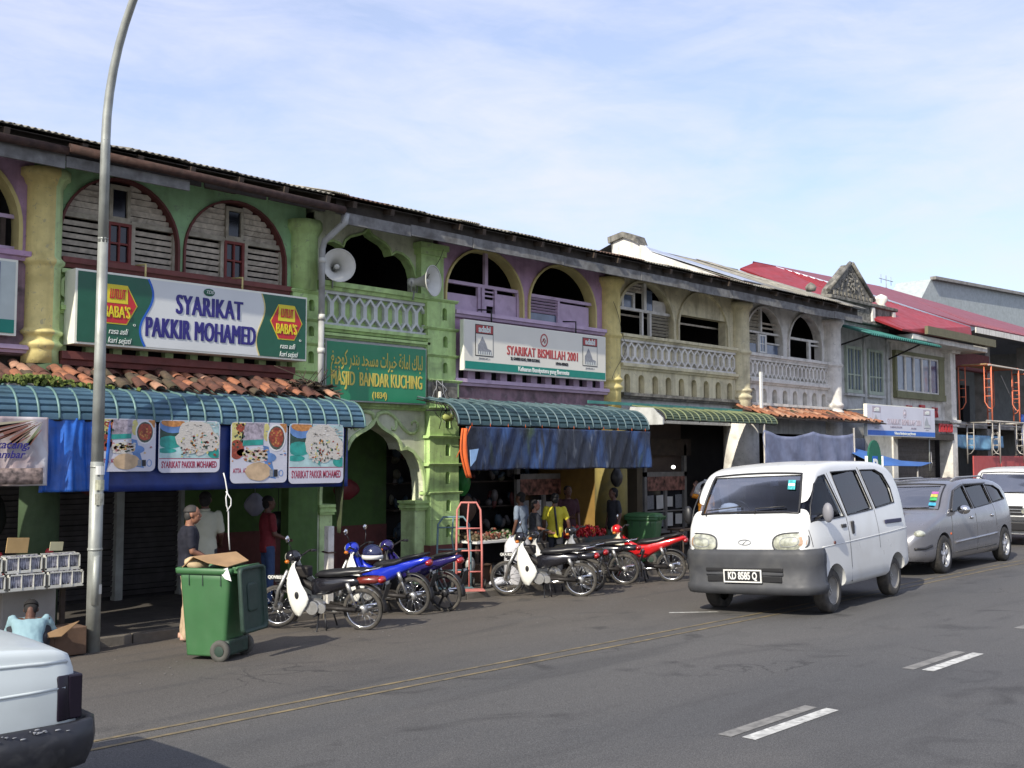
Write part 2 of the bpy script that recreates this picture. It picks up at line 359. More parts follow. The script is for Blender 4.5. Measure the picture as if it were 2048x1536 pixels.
def thing(name, label, cat, loc=(0, 0, 0), rz=0, group=None, local=False):
    """an Empty at the thing's base; its parts are given in world coordinates, or in its own frame when local"""
    o = bpy.data.objects.new(name, None); o.empty_display_size = .2; COL.objects.link(o)
    o.location = loc; o.rotation_euler = (0, 0, rz); ORG[o.name] = Vector((0, 0, 0)) if local else Vector(loc)
    return tag(o, label, cat, group)
def dup(o, parent=None, loc=None, rz=None, label=None):
    c = o.copy(); COL.objects.link(c); c.parent = parent; ORG[c.name] = ORG[o.name]
    if loc is not None: c.location = loc
    if rz is not None: c.rotation_euler = (c.rotation_euler[0], c.rotation_euler[1], rz)
    if label: c['label'] = label
    for ch in list(o.children): dup(ch, c)
    return c
def inst(me, name, parent, org, rot=(0, 0, 0), scale=(1, 1, 1), m=None):
    ob = bpy.data.objects.new(name, me); COL.objects.link(ob); attach(ob, parent, org); ob.rotation_euler = rot; ob.scale = scale
    return ob
def text(s, parent, org, size, m, rot=(pi / 2, 0, 0), sx=1., ext=.004, off=0., align='CENTER', name='lettering', shear=0, spacing=1., fit=None, bold=0.):
    cu = bpy.data.curves.new(name, 'FONT'); cu.body = s; cu.size = size; cu.extrude = ext; cu.offset = off
    cu.align_x = align; cu.align_y = 'CENTER'; cu.shear = shear; cu.space_character = spacing; cu.resolution_u = 3
    t = bpy.data.objects.new(name, cu); COL.objects.link(t); bpy.context.view_layer.update()
    me = bpy.data.meshes.new_from_object(t); bpy.data.objects.remove(t); bpy.data.curves.remove(cu)
    if fit: xs_ = [v.co.x for v in me.vertices]; sx = fit / max(1e-6, max(xs_) - min(xs_))
    for v in me.vertices: v.co.x *= sx
    if bold:
        bm = bmesh.new(); bm.from_mesh(me); g0 = list(bm.verts) + list(bm.edges) + list(bm.faces)
        for i, dx in enumerate((-bold, bold)):
            r = bmesh.ops.duplicate(bm, geom=g0); bmesh.ops.translate(bm, verts=[e for e in r['geom'] if isinstance(e, bmesh.types.BMVert)], vec=(dx, 0, -.0006 * (i + 1)))
        bm.to_mesh(me); bm.free()
    me.materials.clear(); me.materials.append(M[m] if isinstance(m, str) else m)
    ob = bpy.data.objects.new(name, me); COL.objects.link(ob); attach(ob, parent, org); ob.rotation_euler = rot
    return ob
def arcpts(cx, a, zs, zt, n=20, kind='arch'):
    """arch from left springing to right springing"""
    return [(cx - a * cos(pi * i / n), zs + (zt - zs) * sin(pi * i / n)) for i in range(n + 1)]
def boolean(ob, cutter, op='DIFFERENCE'):
    q = ob.modifiers.new('b', 'BOOLEAN'); q.operation = op; q.solver = 'EXACT'; q.object = cutter
    bpy.context.view_layer.update(); dg = bpy.context.evaluated_depsgraph_get()
    me = bpy.data.meshes.new_from_object(ob.evaluated_get(dg)); ob.modifiers.remove(q); old = ob.data; ob.data = me
    bpy.data.meshes.remove(old); bpy.data.objects.remove(cutter)

# ------------------------------------------------------------------ ground
def gz(y): return -.25 * min(1, max(0, (y - 5) / 7.4))
def asphalt():
    m = bpy.data.materials.new('asphalt'); m.use_nodes = True; n, l = m.node_tree.nodes, m.node_tree.links
    b = n['Principled BSDF']; b.inputs['Roughness'].default_value = .82; b.inputs['Specular IOR Level'].default_value = .35
    g = n.new('ShaderNodeNewGeometry')
    def noise(sc, det, mp=(1, 1, 1), dist=0):
        q = n.new('ShaderNodeMapping'); q.inputs['Scale'].default_value = mp; l.new(g.outputs['Position'], q.inputs[0])
        t = n.new('ShaderNodeTexNoise'); t.inputs['Scale'].default_value = sc; t.inputs['Detail'].default_value = det; t.inputs['Distortion'].default_value = dist
        l.new(q.outputs[0], t.inputs[0]); return t.outputs['Fac']
    def rng(x, a, c, d, e):
        r = n.new('ShaderNodeMapRange'); r.inputs[1].default_value = a; r.inputs[2].default_value = c; r.inputs[3].default_value = d; r.inputs[4].default_value = e
        l.new(x, r.inputs[0]); return r.outputs[0]
    def mix(f, a, c, mode='MIX'):
        x = n.new('ShaderNodeMixRGB'); x.blend_type = mode
        for s, v in ((x.inputs[0], f), (x.inputs[1], a), (x.inputs[2], c)):
            if hasattr(v, 'is_output'): l.new(v, s)
            elif isinstance(v, (int, float)): s.default_value = v
            else: s.default_value = (*v, 1)
        return x.outputs[0]
    sep = n.new('ShaderNodeSeparateXYZ'); l.new(g.outputs['Position'], sep.inputs[0])
    base = mix(rng(noise(.35, 7, (.35, 1, 1), .3), .35, .68, 0, 1), (.062, .062, .062), (.088, .085, .080))
    base = mix(rng(sep.outputs[1], 7.0, 12.2, 0, .7), base, (.088, .072, .055))           # dusty parking strip by the kerb
    base = mix(rng(noise(1.1, 8, (.35, 1.6, 1), .8), .52, .70, 0, .55), base, (.042, .041, .041))
    base = mix(rng(noise(.6, 9, (.5, 1.2, 1), 1.0), .55, .70, 0, .35), base, (.094, .089, .083))   # long tyre-polished smears
    base = mix(rng(noise(.9, 9, (1, 1, 1), 1.5), .60, .72, 0, .6), base, (.028, .027, .027))      # oil spots
    v = n.new('ShaderNodeTexVoronoi'); v.inputs['Scale'].default_value = 85; l.new(g.outputs['Position'], v.inputs['Vector'])
    base = mix(.6, base, rng(v.outputs['Distance'], 0, .7, .35, 1.55), 'MULTIPLY')
    base = mix(.8, base, rng(noise(130, 3), .3, .7, .45, 1.6), 'MULTIPLY')
    # a few thin cracks
    vc = n.new('ShaderNodeTexVoronoi'); vc.feature = 'DISTANCE_TO_EDGE'; vc.inputs['Scale'].default_value = .33
    wv = n.new('ShaderNodeMapping'); nz = n.new('ShaderNodeTexNoise'); nz.inputs['Scale'].default_value = 1.3; nz.inputs['Detail'].default_value = 6
    l.new(g.outputs['Position'], nz.inputs[0]); l.new(nz.outputs['Color'], wv.inputs['Location']); l.new(g.outputs['Position'], wv.inputs[0]); l.new(wv.outputs[0], vc.inputs['Vector'])
    crack = n.new('ShaderNodeMath'); crack.operation = 'MULTIPLY'
    l.new(rng(vc.outputs['Distance'], .002, .006, 1, 0), crack.inputs[0]); l.new(rng(noise(.5, 3), .55, .65, 0, .55), crack.inputs[1])
    base = mix(crack.outputs[0], base, (.02, .02, .02))
    l.new(base, b.inputs['Base Color'])
    bp = n.new('ShaderNodeBump'); bp.inputs['Strength'].default_value = .55; bp.inputs['Distance'].default_value = .006
    l.new(noise(110, 4), bp.inputs['Height']); l.new(bp.outputs[0], b.inputs['Normal'])
    return m
M['asphalt'] = asphalt()
mb = MB()
ys = [-400, -60, 5] + [5 + .74 * i for i in range(1, 11)] + [12.62]
def gzz(y): return gz(min(y, 12.4))
mb.add([(x, y, gzz(y)) for y in ys for x in (-500, 900)], [(2 * i, 2 * i + 1, 2 * i + 3, 2 * i + 2) for i in range(len(ys) - 1)])
tag(mb.build('road', 'asphalt', org=(0, 0, 0)), kind='structure')
tag(MB().add([(-500, 17.5, -.35), (900, 17.5, -.35), (900, 900, -.35), (-500, 900, -.35)], [(0, 1, 2, 3)]).build('ground', 'floor', org=(0, 0, 0)), kind='structure')
pave = MB()
x = -12.0
M['kerb'] = mat('kerb_concrete', (.12, .105, .085), .9, var=.25, vs=5, dirt=(.08, .07, .055), da=.5, bump=.3)
tag(MB().box(-60, 120, 12.66, 17.6, -.5, -.145).build('pavement', 'floor'), kind='structure')
kr = None
kerb = thing('kerb', 'low worn concrete kerb along the shopfronts', 'kerb', (10, 12.56, -.25)); kerb['kind'] = 'structure'
del kerb['category']
i = 0
while x < 60:
    w = .9 + R.random() * .05
    MB().box(x, x + w - .012, 12.5 + R.uniform(-.012, .012), 12.655, -.4, -.135 + R.uniform(-.012, .008)).build('kerbstone', 'kerb', kerb, bevel=.012)
    x += w
M['line_w'] = mat('worn_white_road_paint', (.50, .50, .47), .75, var=.2, vs=9, dirt=(.12, .12, .11), da=.6, ds=14)
M['line_f'] = mat('faded_road_paint', (.20, .195, .18), .8, var=.2, vs=9, dirt=(.09, .09, .085), da=.6, ds=12)
M['line_y'] = mat('worn_yellow_road_paint', (.20, .155, .08), .8, var=.25, vs=9, dirt=(.075, .07, .058), da=.85, ds=5)
def marking(pts, m, lift=.004):
    b = MB(); n = len(pts)
    b.add([(p[0], p[1], gz(p[1]) + lift) for p in pts], [tuple(range(n))]); return b
# lane dashes: a fresh stroke beside an older faded one
for k, xs in enumerate((6.83, 10.14, 13.40, 16.7, 20.0)):
    o = k * .10
    L_ = 1.25
    tag(marking([(xs, 4.16 + o), (xs + L_, 4.16 + o), (xs + L_, 4.27 + o), (xs, 4.27 + o)], 'line_w').build('lane_marking', 'line_w'), kind='structure')
    tag(marking([(xs - .05, 4.33 + o), (xs + L_ - .03, 4.33 + o), (xs + L_ - .03, 4.44 + o), (xs - .05, 4.44 + o)], 'line_f').build('lane_marking', 'line_f'), kind='structure')
for yy in (7.83, 7.58):
    b = MB(); xs = -20.
    pts = []
    for i in range(60):
        xx = -20 + i * 1.; dy = .05 * sin(xx * .35)
        pts.append((xx, yy + dy))
    for p, q in zip(pts, pts[1:]):
        b.add([(p[0], p[1] - .027, gz(p[1] - .035) + .004), (q[0], q[1] - .028, gz(q[1] - .035) + .004), (q[0], q[1] + .028, gz(q[1] + .035) + .004), (p[0], p[1] + .028, gz(p[1] + .035) + .004)], [(0, 1, 2, 3)])
    tag(b.build('lane_marking', 'line_y'), kind='structure')
tag(marking([(12.3, 8.80), (12.75, 8.30), (12.78, 8.36), (12.36, 8.86)], 'line_f').build('lane_marking', 'line_w'), kind='structure')
# ------------------------------------------------------------------ the row of shophouses (front wall plane y = 14)
def arch_wall(root, x0, x1, z0, z1, ops, m, y0=14.0, y1=14.2, name='wall'):
    """wall with openings that reach down to z0; ops = list of 2D outlines from left foot to right foot"""
    poly = [(x0, z1), (x0, z0)]
    for o in ops: poly += o
    poly += [(x1, z0), (x1, z1)]
    return MB().prism(poly, 'y', y0, y1).build(name, m, root)
def opening(cx, a, z0, zs, zt, n=20): return [(cx - a, z0)] + arcpts(cx, a, zs, zt, n) + [(cx + a, z0)]
def trim(root, path, w, m, y0, y1, name='arch_trim'):
    return MB().band(path, w, 'y', y0, y1).build(name, m, root)
def half_chord(z, a, zs, zt):
    if z <= zs: return a
    q = min(1, (z - zs) / (zt - zs)); return a * math.sqrt(max(0, 1 - q * q))
def corr_sheet(w, length, pitch, amp=.011, per=6):
    """corrugated sheet lying in x-y, waves along x, eave edge at y = 0"""
    nw = int(w / pitch); b = MB(); n = nw * per
    def f(u, v): return (u * w, v * length, amp * sin(2 * pi * u * nw))
    b.grid(f, n, 1); return b.mesh('roof_sheet', M['corr'], fix=False)
_sheet = {}
def roof(root, x0, x1, ye=13.05, ze=5.97, slope=radians(15), length=4.6, mats=('corr', 'corr', 'corr2', 'corr_r'), w=.8, back=True):
    k = ('s', round(length, 2), w)
    if k not in _sheet: _sheet[k] = corr_sheet(w + .05, length, .094)
    x = x0; i = 0
    while x < x1 - .02:
        ww = min(w, x1 - x); sx = (ww + .05) / (w + .05)
        mm = M[R.choice(mats)]
        me = _sheet[k]
        key = (k, mm.name)
        if key not in _sheet:
            me2 = me.copy(); me2.materials.clear(); me2.materials.append(mm); _sheet[key] = me2
        ob = inst(_sheet[key], 'roof_sheet', root, (x, ye + R.uniform(-.05, .03), ze + (i % 2) * .012 + R.uniform(-.01, .012)),
                  (slope + R.uniform(-.006, .006), 0, R.uniform(-.012, .012)), (sx, 1, 1))
        q = ob.modifiers.new('t', 'SOLIDIFY'); q.thickness = .008
        x += ww; i += 1
    yr, zr = ye + length * cos(slope), ze + length * sin(slope)
    if back: MB().box(x0, x1, yr, yr + .15, zr - .3, zr + .03).add([(x0, yr + .1, zr), (x1, yr + .1, zr), (x1, yr + 4, zr - 1.2), (x0, yr + 4, zr - 1.2)], [(0, 1, 2, 3)]).build('roof_ridge', 'corr2', root)
    # timber under the sheets
    b = MB(); x = x0 + .2
    while x < x1 - .1:
        b.obox((x, ye + .6, ze - .10 + .6 * math.tan(slope)), (.07, 1.2, .10), (slope, 0, 0)); x += .75
    rf = b.build('rafters', 'wood_d', root); rf['kind'] = 'stuff'
    MB().add([(x0, ye + .08, ze - .035), (x1, ye + .08, ze - .035), (x1, ye + 4.2, ze - .03 + 4.1 * math.tan(slope)), (x0, ye + 4.2, ze - .03 + 4.1 * math.tan(slope))], [(0, 1, 2, 3)]).build('roof_lining', 'soffit', root, solid=.01)
def fascia(root, x0, x1, y=13.16, z0=5.58, z1=5.76, m='fascia', n=2):
    x = x0
    for i in range(n):
        w = (x1 - x0) / n
        MB().obox((x + w / 2, y + .008 * (i % 2), (z0 + z1) / 2 + R.uniform(-.012, .012)), (w - .01, .03, z1 - z0), (0, R.uniform(-.006, .006), 0)).build('fascia_board', m, root, bevel=.004)
        x += w
    MB().box(x0, x1, y + .12, y + .14, z1 - .02, 5.99).build('eave_plate', 'soffit', root)
def shell(root, x0, x1, wallm='dark', shop=15.9, zf=3.25, zt=6.95):
    """rooms behind the front: upper room, floor slab, shop back wall"""
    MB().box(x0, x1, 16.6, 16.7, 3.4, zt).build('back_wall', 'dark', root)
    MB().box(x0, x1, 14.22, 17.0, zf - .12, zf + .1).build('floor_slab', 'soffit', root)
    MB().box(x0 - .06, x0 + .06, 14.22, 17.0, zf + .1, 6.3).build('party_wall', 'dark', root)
def round_column(root, cx, r, z0, z1, m, rings=((4.52, .05), (3.44, .05), (3.60, .04)), capital=True, y=14.0, m2=None):
    """engaged round column; with m2 its right part is painted differently"""
    prof = [(r * 1.03, z0)]
    for z, h in sorted(rings):
        prof += [(r, z - h - .03), (r + .012, z - h), (r + .045, z - h * .4), (r + .05, z + h * .3), (r + .012, z + h), (r, z + h + .02)]
    if capital: prof += [(r, z1 - .22), (r + .02, z1 - .20), (r + .055, z1 - .12), (r + .09, z1 - .10), (r + .09, z1)]
    else: prof += [(r, z1)]
    prof.sort(key=lambda p: p[1])
    b = MB()
    if m2 is None:
        b.lathe([(0, z0)] + prof + [(0, z1)], (cx, y, 0), n=28); return b.build('column', m, root)
    sp = radians(285)
    b.lathe([(0, z0)] + prof + [(0, z1)], (cx, y, 0), n=18, arc=radians(195), start=sp - radians(195)); c = b.build('column', m, root)
    b = MB(); b.lathe([(0, z0)] + prof + [(0, z1)], (cx, y, 0), n=14, arc=radians(165), start=sp); b.build('column', m2, root)
    return c
def ledge(root, x0, x1, z0, z1, m, y=13.86, name='ledge'):
    d = (z1 - z0)
    prof = [(14.0, z0), (y + .06, z0), (y + .04, z0 + d * .35), (y, z0 + d * .45), (y, z1), (14.0, z1)]
    return MB().prism([(p[0], p[1]) for p in prof], 'x', x0, x1).build(name, m, root)
_hex = {}
def balustrade(root, x0, x1, z0, z1, n, m, mback, y=13.93):
    MB().box(x0, x1, y + .07, y + .12, z0, z1).build('backing_wall', mback, root)
    MB().box(x0, x1, y - .015, y + .075, z1 - .05, z1 + .005).build('top_rail', m, root)
    MB().box(x0, x1, y - .015, y + .075, z0 - .005, z0 + .045).build('bottom_rail', m, root)
    w = (x1 - x0) / n; h = (z1 - z0 - .09) / 2
    k = (round(w, 3), round(h, 3), m)
    if k not in _hex:
        o = [(0, h), (w * .5, h * .5), (w * .5, -h * .5), (0, -h), (-w * .5, -h * .5), (-w * .5, h * .5)]
        i_ = [(0, h * .80), (w * .33, h * .40), (w * .33, -h * .40), (0, -h * .80), (-w * .33, -h * .40), (-w * .33, h * .40)]
        b = MB().ring(o, i_, 'y', -.03, .04)
        for s in (1, -1): b.box(-w * .10, w * .10, -.028, .04, min(s * h * .80, s * (h + .004)), max(s * h * .80, s * (h + .004)))
        _hex[k] = b.mesh('baluster', m)
    for i in range(n): inst(_hex[k], 'baluster', root, (x0 + w * (i + .5), y + .028, (z0 + z1) / 2))
def niche_band(root, x0, x1, z0, z1, n, m, mback, hw=.09, zt=None, sq=False, y=13.95, pad=.25):
    zt = zt or z1 - .12; ops = []
    for i in range(n):
        cx = x0 + pad + (x1 - x0 - 2 * pad) * i / (n - 1)
        ops.append([(cx - hw, z0), (cx - hw, zt), (cx + hw, zt), (cx + hw, z0)] if sq else opening(cx, hw, z0, zt - hw, zt, 10))
    arch_wall(root, x0, x1, z0, z1, ops, m, y, y + .12, 'niche_wall')
    MB().box(x0, x1, y + .14, y + .2, z0, z1).build('backing_wall', mback, root)
_slat = {}
def slat(root, xa, xb, z, y, m='louvre', h=.075, tilt=radians(38), name='slat', t=.012):
    w = xb - xa
    if w < .03: return
    if (m, h, t) not in _slat: _slat[(m, h, t)] = MB().obox((0, 0, 0), (1, h, t)).mesh('slat', m)
    inst(_slat[(m, h, t)], name, root, ((xa + xb) / 2, y, z + R.uniform(-.004, .004)), (-tilt + R.uniform(-.05, .05), R.uniform(-.006, .006), 0), (w, 1, 1))
def tier(root, xa, xb, z0, z1, m, y=13.86, niche=True, ledge_h=.05, wider=.05, mback='dark2'):
    """one storey of a stepped square pilaster: block with a little arched niche, ledge on top"""
    cx = (xa + xb) / 2 + .08
    h = z1 - z0 - ledge_h
    nz0, nz1 = z0 + h * .30, z0 + h * .78
    if niche:
        hw = .055
        poly = [(xa, z1 - ledge_h), (xa, z0), (xb, z0), (xb, z1 - ledge_h)]
        hole = [(cx + hw, nz0), (cx + hw, nz1 - hw)] + [(cx + hw * cos(pi * i / 6), nz1 - hw + hw * sin(pi * i / 6)) for i in range(1, 6)] + [(cx - hw, nz1 - hw), (cx - hw, nz0)]
        left = [(xa, z0), (cx, z0), (cx, nz0), (cx - hw, nz0), (cx - hw, nz1 - hw)] + [(cx - hw * cos(pi * i / 8), nz1 - hw + hw * sin(pi * i / 8)) for i in range(1, 5)] + [(cx, z1 - ledge_h), (xa, z1 - ledge_h)]
        right = [(2 * cx - p[0], p[1]) if 0 < i < len(left) - 1 and p[0] > xa else ((xb, p[1])) for i, p in enumerate(left)]
        b = MB().prism(left, 'y', y, y + .09).prism(right, 'y', y, y + .09)
        b.box(xa, xb, y + .11, 14.1, z0, z1 - ledge_h)
        b.box(xa, xa + .03, y + .085, y + .12, z0, z1 - ledge_h).box(xb - .03, xb, y + .085, y + .12, z0, z1 - ledge_h)
    else: b = MB().box(xa, xb, y, 14.1, z0, z1 - ledge_h)
    t = b.build('pilaster_tier', m, root)
    MB().prism([(y - wider, z1 - ledge_h * .3), (y - wider, z1), (14.1, z1), (14.1, z1 - ledge_h), (y - .01, z1 - ledge_h)], 'x', xa - wider, xb + wider).build('tier_ledge', m, root, bevel=.006)
    return t

# --- A: lilac shophouse at the left edge ------------------------------------------------------
A = thing('shophouse', 'lilac shophouse cut off by the left edge of the photo', 'shophouse', (3.4, 14, -.14))
shell(A, 1.2, 5.66)
ops = [opening(2.75, .85, 4.62, 4.93, 5.80), opening(4.72, .78, 4.62, 4.93, 5.80)]
arch_wall(A, 1.2, 5.66, 4.62, 6.02, ops, 'purple')
for o in ops: trim(A, o, .05, 'yellow_t', 13.965, 14.21)
ledge(A, 1.2, 5.6, 4.50, 4.62, 'purple')
arch_wall(A, 1.2, 5.62, 3.3, 4.5, [], 'purple_d', 13.98, 14.2, 'apron')
ledge(A, 1.2, 5.6, 3.32, 3.42, 'lilac_w')
MB().box(3.98, 5.49, 14.1, 14.13, 5.06, 5.11).box(3.98, 5.49, 14.1, 14.13, 4.64, 4.70).build('window_frame', 'lilac_w', A)
MB().box(5.30, 5.36, 14.1, 14.13, 4.70, 5.06).box(4.62, 4.68, 14.1, 14.13, 4.70, 5.7).build('window_frame', 'wood_d', A)
roof(A, 1.0, 5.7, length=4.0); fascia(A, 1.0, 5.7)
MB().tube([(1, 13.1, 5.80), (5.7, 13.1, 5.80)], .055, 8).build('gutter', 'rust', A)
# shop front below: roller shutter and a yellow wall strip
for i in range(34): slat(A, 1.3, 4.6, .05 + i * .078, 15.7, 'shutter', .07, radians(78), 'shutter_slat', .01)
MB().box(4.6, 5.35, 15.4, 15.6, -.14, 3.2).build('side_wall', mat('ochre_shop_wall', (.16, .115, .015), .85, streak=.3), A)
MB().box(1.0, 5.8, 15.95, 16.1, -.2, 3.3).build('back_wall', 'dark', A)

# --- B: green shophouse with louvred arches ---------------------------------------------------
B = thing('shophouse', 'green shophouse with two arches filled with grey wooden louvres and small red casements', 'shophouse', (7.8, 14, -.14))
shell(B, 5.66, 9.9)
round_column(B, 5.80, .225, 3.2, 5.72, 'yellow', m2='green_l')
archB = [(6.86, .85), (8.66, .86)]
ops = [opening(c, a, 4.62, 4.95, 5.81) for c, a in archB]
arch_wall(B, 5.66, 9.9, 4.62, 6.02, ops, 'green')
for o in ops: trim(B, o, .032, 'maroon_t', 13.96, 14.2)
for c, a in archB:
    zs, zt, y = 4.95, 5.81, 14.10
    # middle light: dark window above, red casement below
    wf = MB().ring([(c - .15, 5.25), (c + .15, 5.25), (c + .15, 5.74), (c - .15, 5.74)], [(c - .105, 5.30), (c + .105, 5.30), (c + .105, 5.68), (c - .105, 5.68)], 'y', y - .05, y + .02).build('window_frame', 'louvre2', B)
    MB().box(c - .105, c + .105, y - .01, y, 5.30, 5.68).build('pane', 'pane_d', wf)
    cf = MB().ring([(c - .17, 4.64), (c + .17, 4.64), (c + .17, 5.22), (c - .17, 5.22)], [(c - .13, 4.68), (c + .13, 4.68), (c + .13, 5.18), (c - .13, 5.18)], 'y', y - .055, y + .02)
    cf.box(c - .012, c + .012, y - .045, y, 4.68, 5.18).box(c - .13, c + .13, y - .044, y, 4.92, 4.945)
    cf = cf.build('casement', 'red_w', B)
    for dx in (-.072, .072):
        for z in (4.685, 4.95): MB().box(c + dx - .057, c + dx + .057, y - .012, y, z, z + .22).build('pane', 'pane_d', cf)
    MB().box(c - a, c - .17, y - .05, y + .02, 5.20, 5.27).box(c + .17, c + a, y - .05, y + .02, 5.20, 5.27).box(c - .17, c + .17, y - .05, y + .02, 5.222, 5.249).build('transom', 'louvre2', B)
    for xa_, xb_ in ((-.23, -.175), (.175, .23), (a - .05, a - .01), (-a + .01, -a + .05)): MB().box(c + xa_, c + xb_, y - .045, y + .02, 4.62, 5.20).build('mullion', 'louvre2', B)
    for i in range(6):
        z = 4.69 + i * .088
        slat(B, c - a + .04, c - .23, z, y, 'louvre', .062, radians(62)); slat(B, c + .23, c + a - .04, z, y, 'louvre', .062, radians(62))
    for i in range(6):
        z = 5.31 + i * .085; hc = half_chord(z, a, zs, zt) - .02
        slat(B, c - hc, c - .155, z, y - .01 * (i % 2), 'louvre', .078, radians(68)); slat(B, c + .155, c + hc, z, y, 'louvre', .078, radians(68))
ledge(B, 6.0, 9.55, 4.49, 4.62, 'maroon', 13.84)
balustrade(B, 6.02, 9.55, 3.98, 4.47, 15, 'green_l', 'green_d')
ledge(B, 6.0, 9.55, 3.88, 3.98, 'green_d')
niche_band(B, 6.0, 9.55, 3.36, 3.88, 9, 'green_l', 'dark2', .13, 3.55, True)
ledge(B, 6.0, 9.6, 3.20, 3.38, 'maroon', 13.8)
arch_wall(B, 5.7, 9.9, 2.85, 3.22, [], 'maroon', 13.99, 14.2, 'apron')
roof(B, 5.7, 9.95, length=4.1); fascia(B, 5.7, 7.4, z0=5.60, z1=5.74, n=1)
MB().tube([(5.7, 13.08, 5.83), (7.5, 13.07, 5.80), (9.95, 13.08, 5.76)], .062, 8).build('gutter', 'rust', B)
for i in range(4): MB().obox((6.1 + i * 1.05, 13.3, 5.79), (1.0, .03, .10), (0, .01, 0)).build('fascia_board', 'soffit', B)
MB().obox((8.2, 13.6, 5.88), (.5, .25, .07)).build('bracket', 'wood_d', B)
# ground floor
round_column(B, 5.85, .24, -.14, 3.2, mat('shade_toned_green_column', (.05, .085, .04), .8, streak=.3), rings=(), capital=False)  # green darkened so the colour itself carries the shade under the awning
shB = [(5.95, 7.7), (7.8, 8.75)]
for xa, xb in shB:
    for i in range(36): slat(B, xa, xb, -.05 + i * .078, 15.7, 'shutter', .074, radians(66), 'shutter_slat', .01)
MB().box(7.68, 7.80, 15.6, 15.75, -.14, 3.1).box(8.74, 8.80, 15.6, 15.75, -.14, 3.1).build('shutter_guide', 'steel', B)
MB().box(5.7, 8.8, 15.78, 15.98, -.2, 3.3).build('back_wall', 'dark', B)
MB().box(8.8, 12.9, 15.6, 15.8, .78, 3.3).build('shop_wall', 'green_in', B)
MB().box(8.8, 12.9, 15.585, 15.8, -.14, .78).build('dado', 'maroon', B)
# P1 pilaster between B and the mosque gate
xa, xb = 9.58, 10.12
zz = [3.35, 3.79, 4.17, 4.60]
MB().lathe([(0, 4.6), (.24, 4.6), (.24, 5.46), (.26, 5.5), (.31, 5.58), (.31, 5.70), (0, 5.70)], (9.85, 14.0, 0), n=8, start=pi / 8).build('pillar', 'green_d', B)
for a_, b_ in zip(zz, zz[1:]): tier(B, xa, xb, a_, b_, 'green_d')
tier(B, xa, xb, 2.75, 3.35, 'green_d', niche=False)
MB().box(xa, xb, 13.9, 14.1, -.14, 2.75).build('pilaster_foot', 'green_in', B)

# --- C: mosque gateway --------------------------------------------------------------------------
C = thing('gateway', 'green mosque gateway with a cusped arch over the entrance and a scalloped arch above', 'gateway', (11.3, 14, -.14))
shell(C, 10.0, 12.75)
MB().box(10.0, 12.7, 16.0, 16.1, 3.2, 6.3).build('room_wall', 'dark2', C)
up = [(10.17, 5.20), (10.2, 5.38), (10.28, 5.45), (10.42, 5.485), (10.55, 5.46), (10.62, 5.42), (10.66, 5.52), (10.76, 5.60), (10.92, 5.655), (11.04, 5.70), (11.13, 5.79),
      (11.22, 5.70), (11.34, 5.655), (11.50, 5.60), (11.60, 5.52), (11.64, 5.42), (11.74, 5.485), (11.88, 5.47), (12.02, 5.40), (12.13, 5.26), (12.18, 5.10)]
opu = [(10.17, 4.78)] + up + [(12.18, 4.78)]
arch_wall(C, 10.05, 12.6, 4.78, 6.02, [opu], 'cream_g')
trim(C, opu[1:-1], .04, 'green_d', 13.97, 14.18)
ledge(C, 10.1, 12.42, 4.66, 4.80, 'green_d', 13.82, 'top_rail')
balustrade(C, 10.15, 12.38, 4.10, 4.66, 10, 'whitewash', 'green_d')
ledge(C, 10.1, 12.42, 4.0, 4.10, 'green_d', 13.84)
ledge(C, 10.1, 12.42, 3.90, 3.98, 'green_d', 13.86)
niche_band(C, 10.1, 12.42, 3.40, 3.90, 5, 'whitewash', 'green_d', .09, 3.84)
# lower wall with the big cusped ogee arch; opening runs to the pavement
cx = 11.32
half = [(.0, 2.64), (.06, 2.56), (.13, 2.50), (.22, 2.455), (.34, 2.40), (.45, 2.335), (.53, 2.25), (.575, 2.14), (.68, 2.16), (.82, 2.10), (.95, 1.97), (1.04, 1.80), (1.09, 1.60), (1.10, 1.42), (1.10, 1.26)]
arc = [(cx - a, z) for a, z in reversed(half[1:])] + [(cx + a, z) for a, z in half]
op_low = [(cx - 1.10, -.14)] + arc + [(cx + 1.10, -.14)]
arch_wall(C, 10.1, 12.46, -.14, 3.42, [op_low], 'cream_g', 14.0, 14.32)
trim(C, arc, .055, 'green_l', 13.955, 14.0)
ledge(C, 10.1, 12.5, 2.80, 2.90, 'green_d', 13.9)
# applied scroll ornament on the spandrels
for s in (1, -1):
    p = [(cx + s * a, z) for a, z in [(.02, 2.62), (.06, 2.72), (.14, 2.75), (.26, 2.755), (.38, 2.70), (.50, 2.60), (.62, 2.48), (.74, 2.41), (.86, 2.42), (.93, 2.49), (.93, 2.58), (.86, 2.63), (.79, 2.60), (.80, 2.55)]]
    MB().tube([(a, 13.985, z) for a, z in p], [.03, .035, .035, .032, .03, .03, .03, .03, .028, .026, .024, .02, .016, .01], 8).build('scroll', 'green_l', C)
    p = [(cx + s * a, z) for a, z in [(.44, 2.62), (.46, 2.52), (.42, 2.46), (.36, 2.47), (.36, 2.52)]]
    MB().tube([(a, 13.985, z) for a, z in p], [.022, .022, .02, .015, .008], 8).build('scroll', 'green_l', C)
for x in (cx - 1.10, cx + .87):   # piers and their capitals
    MB().box(x, x + .24, 13.98, 14.34, -.14, 1.12).build('pier', 'green_l', C)
    b = MB()
    for i, (w, z) in enumerate([(.02, 1.10), (.05, 1.14), (.03, 1.18), (.07, 1.22)]): b.box(x - w, x + .24 + w, 13.96 - w, 14.36, z, z + .04)
    b.build('capital', 'green_d', C)
roof(C, 9.95, 12.75, length=4.1); fascia(C, 9.95, 12.75, n=2)
MB().box(10.05, 10.2, 13.96, 14.2, 4.62, 5.9).build('pier', 'cream_g', C)
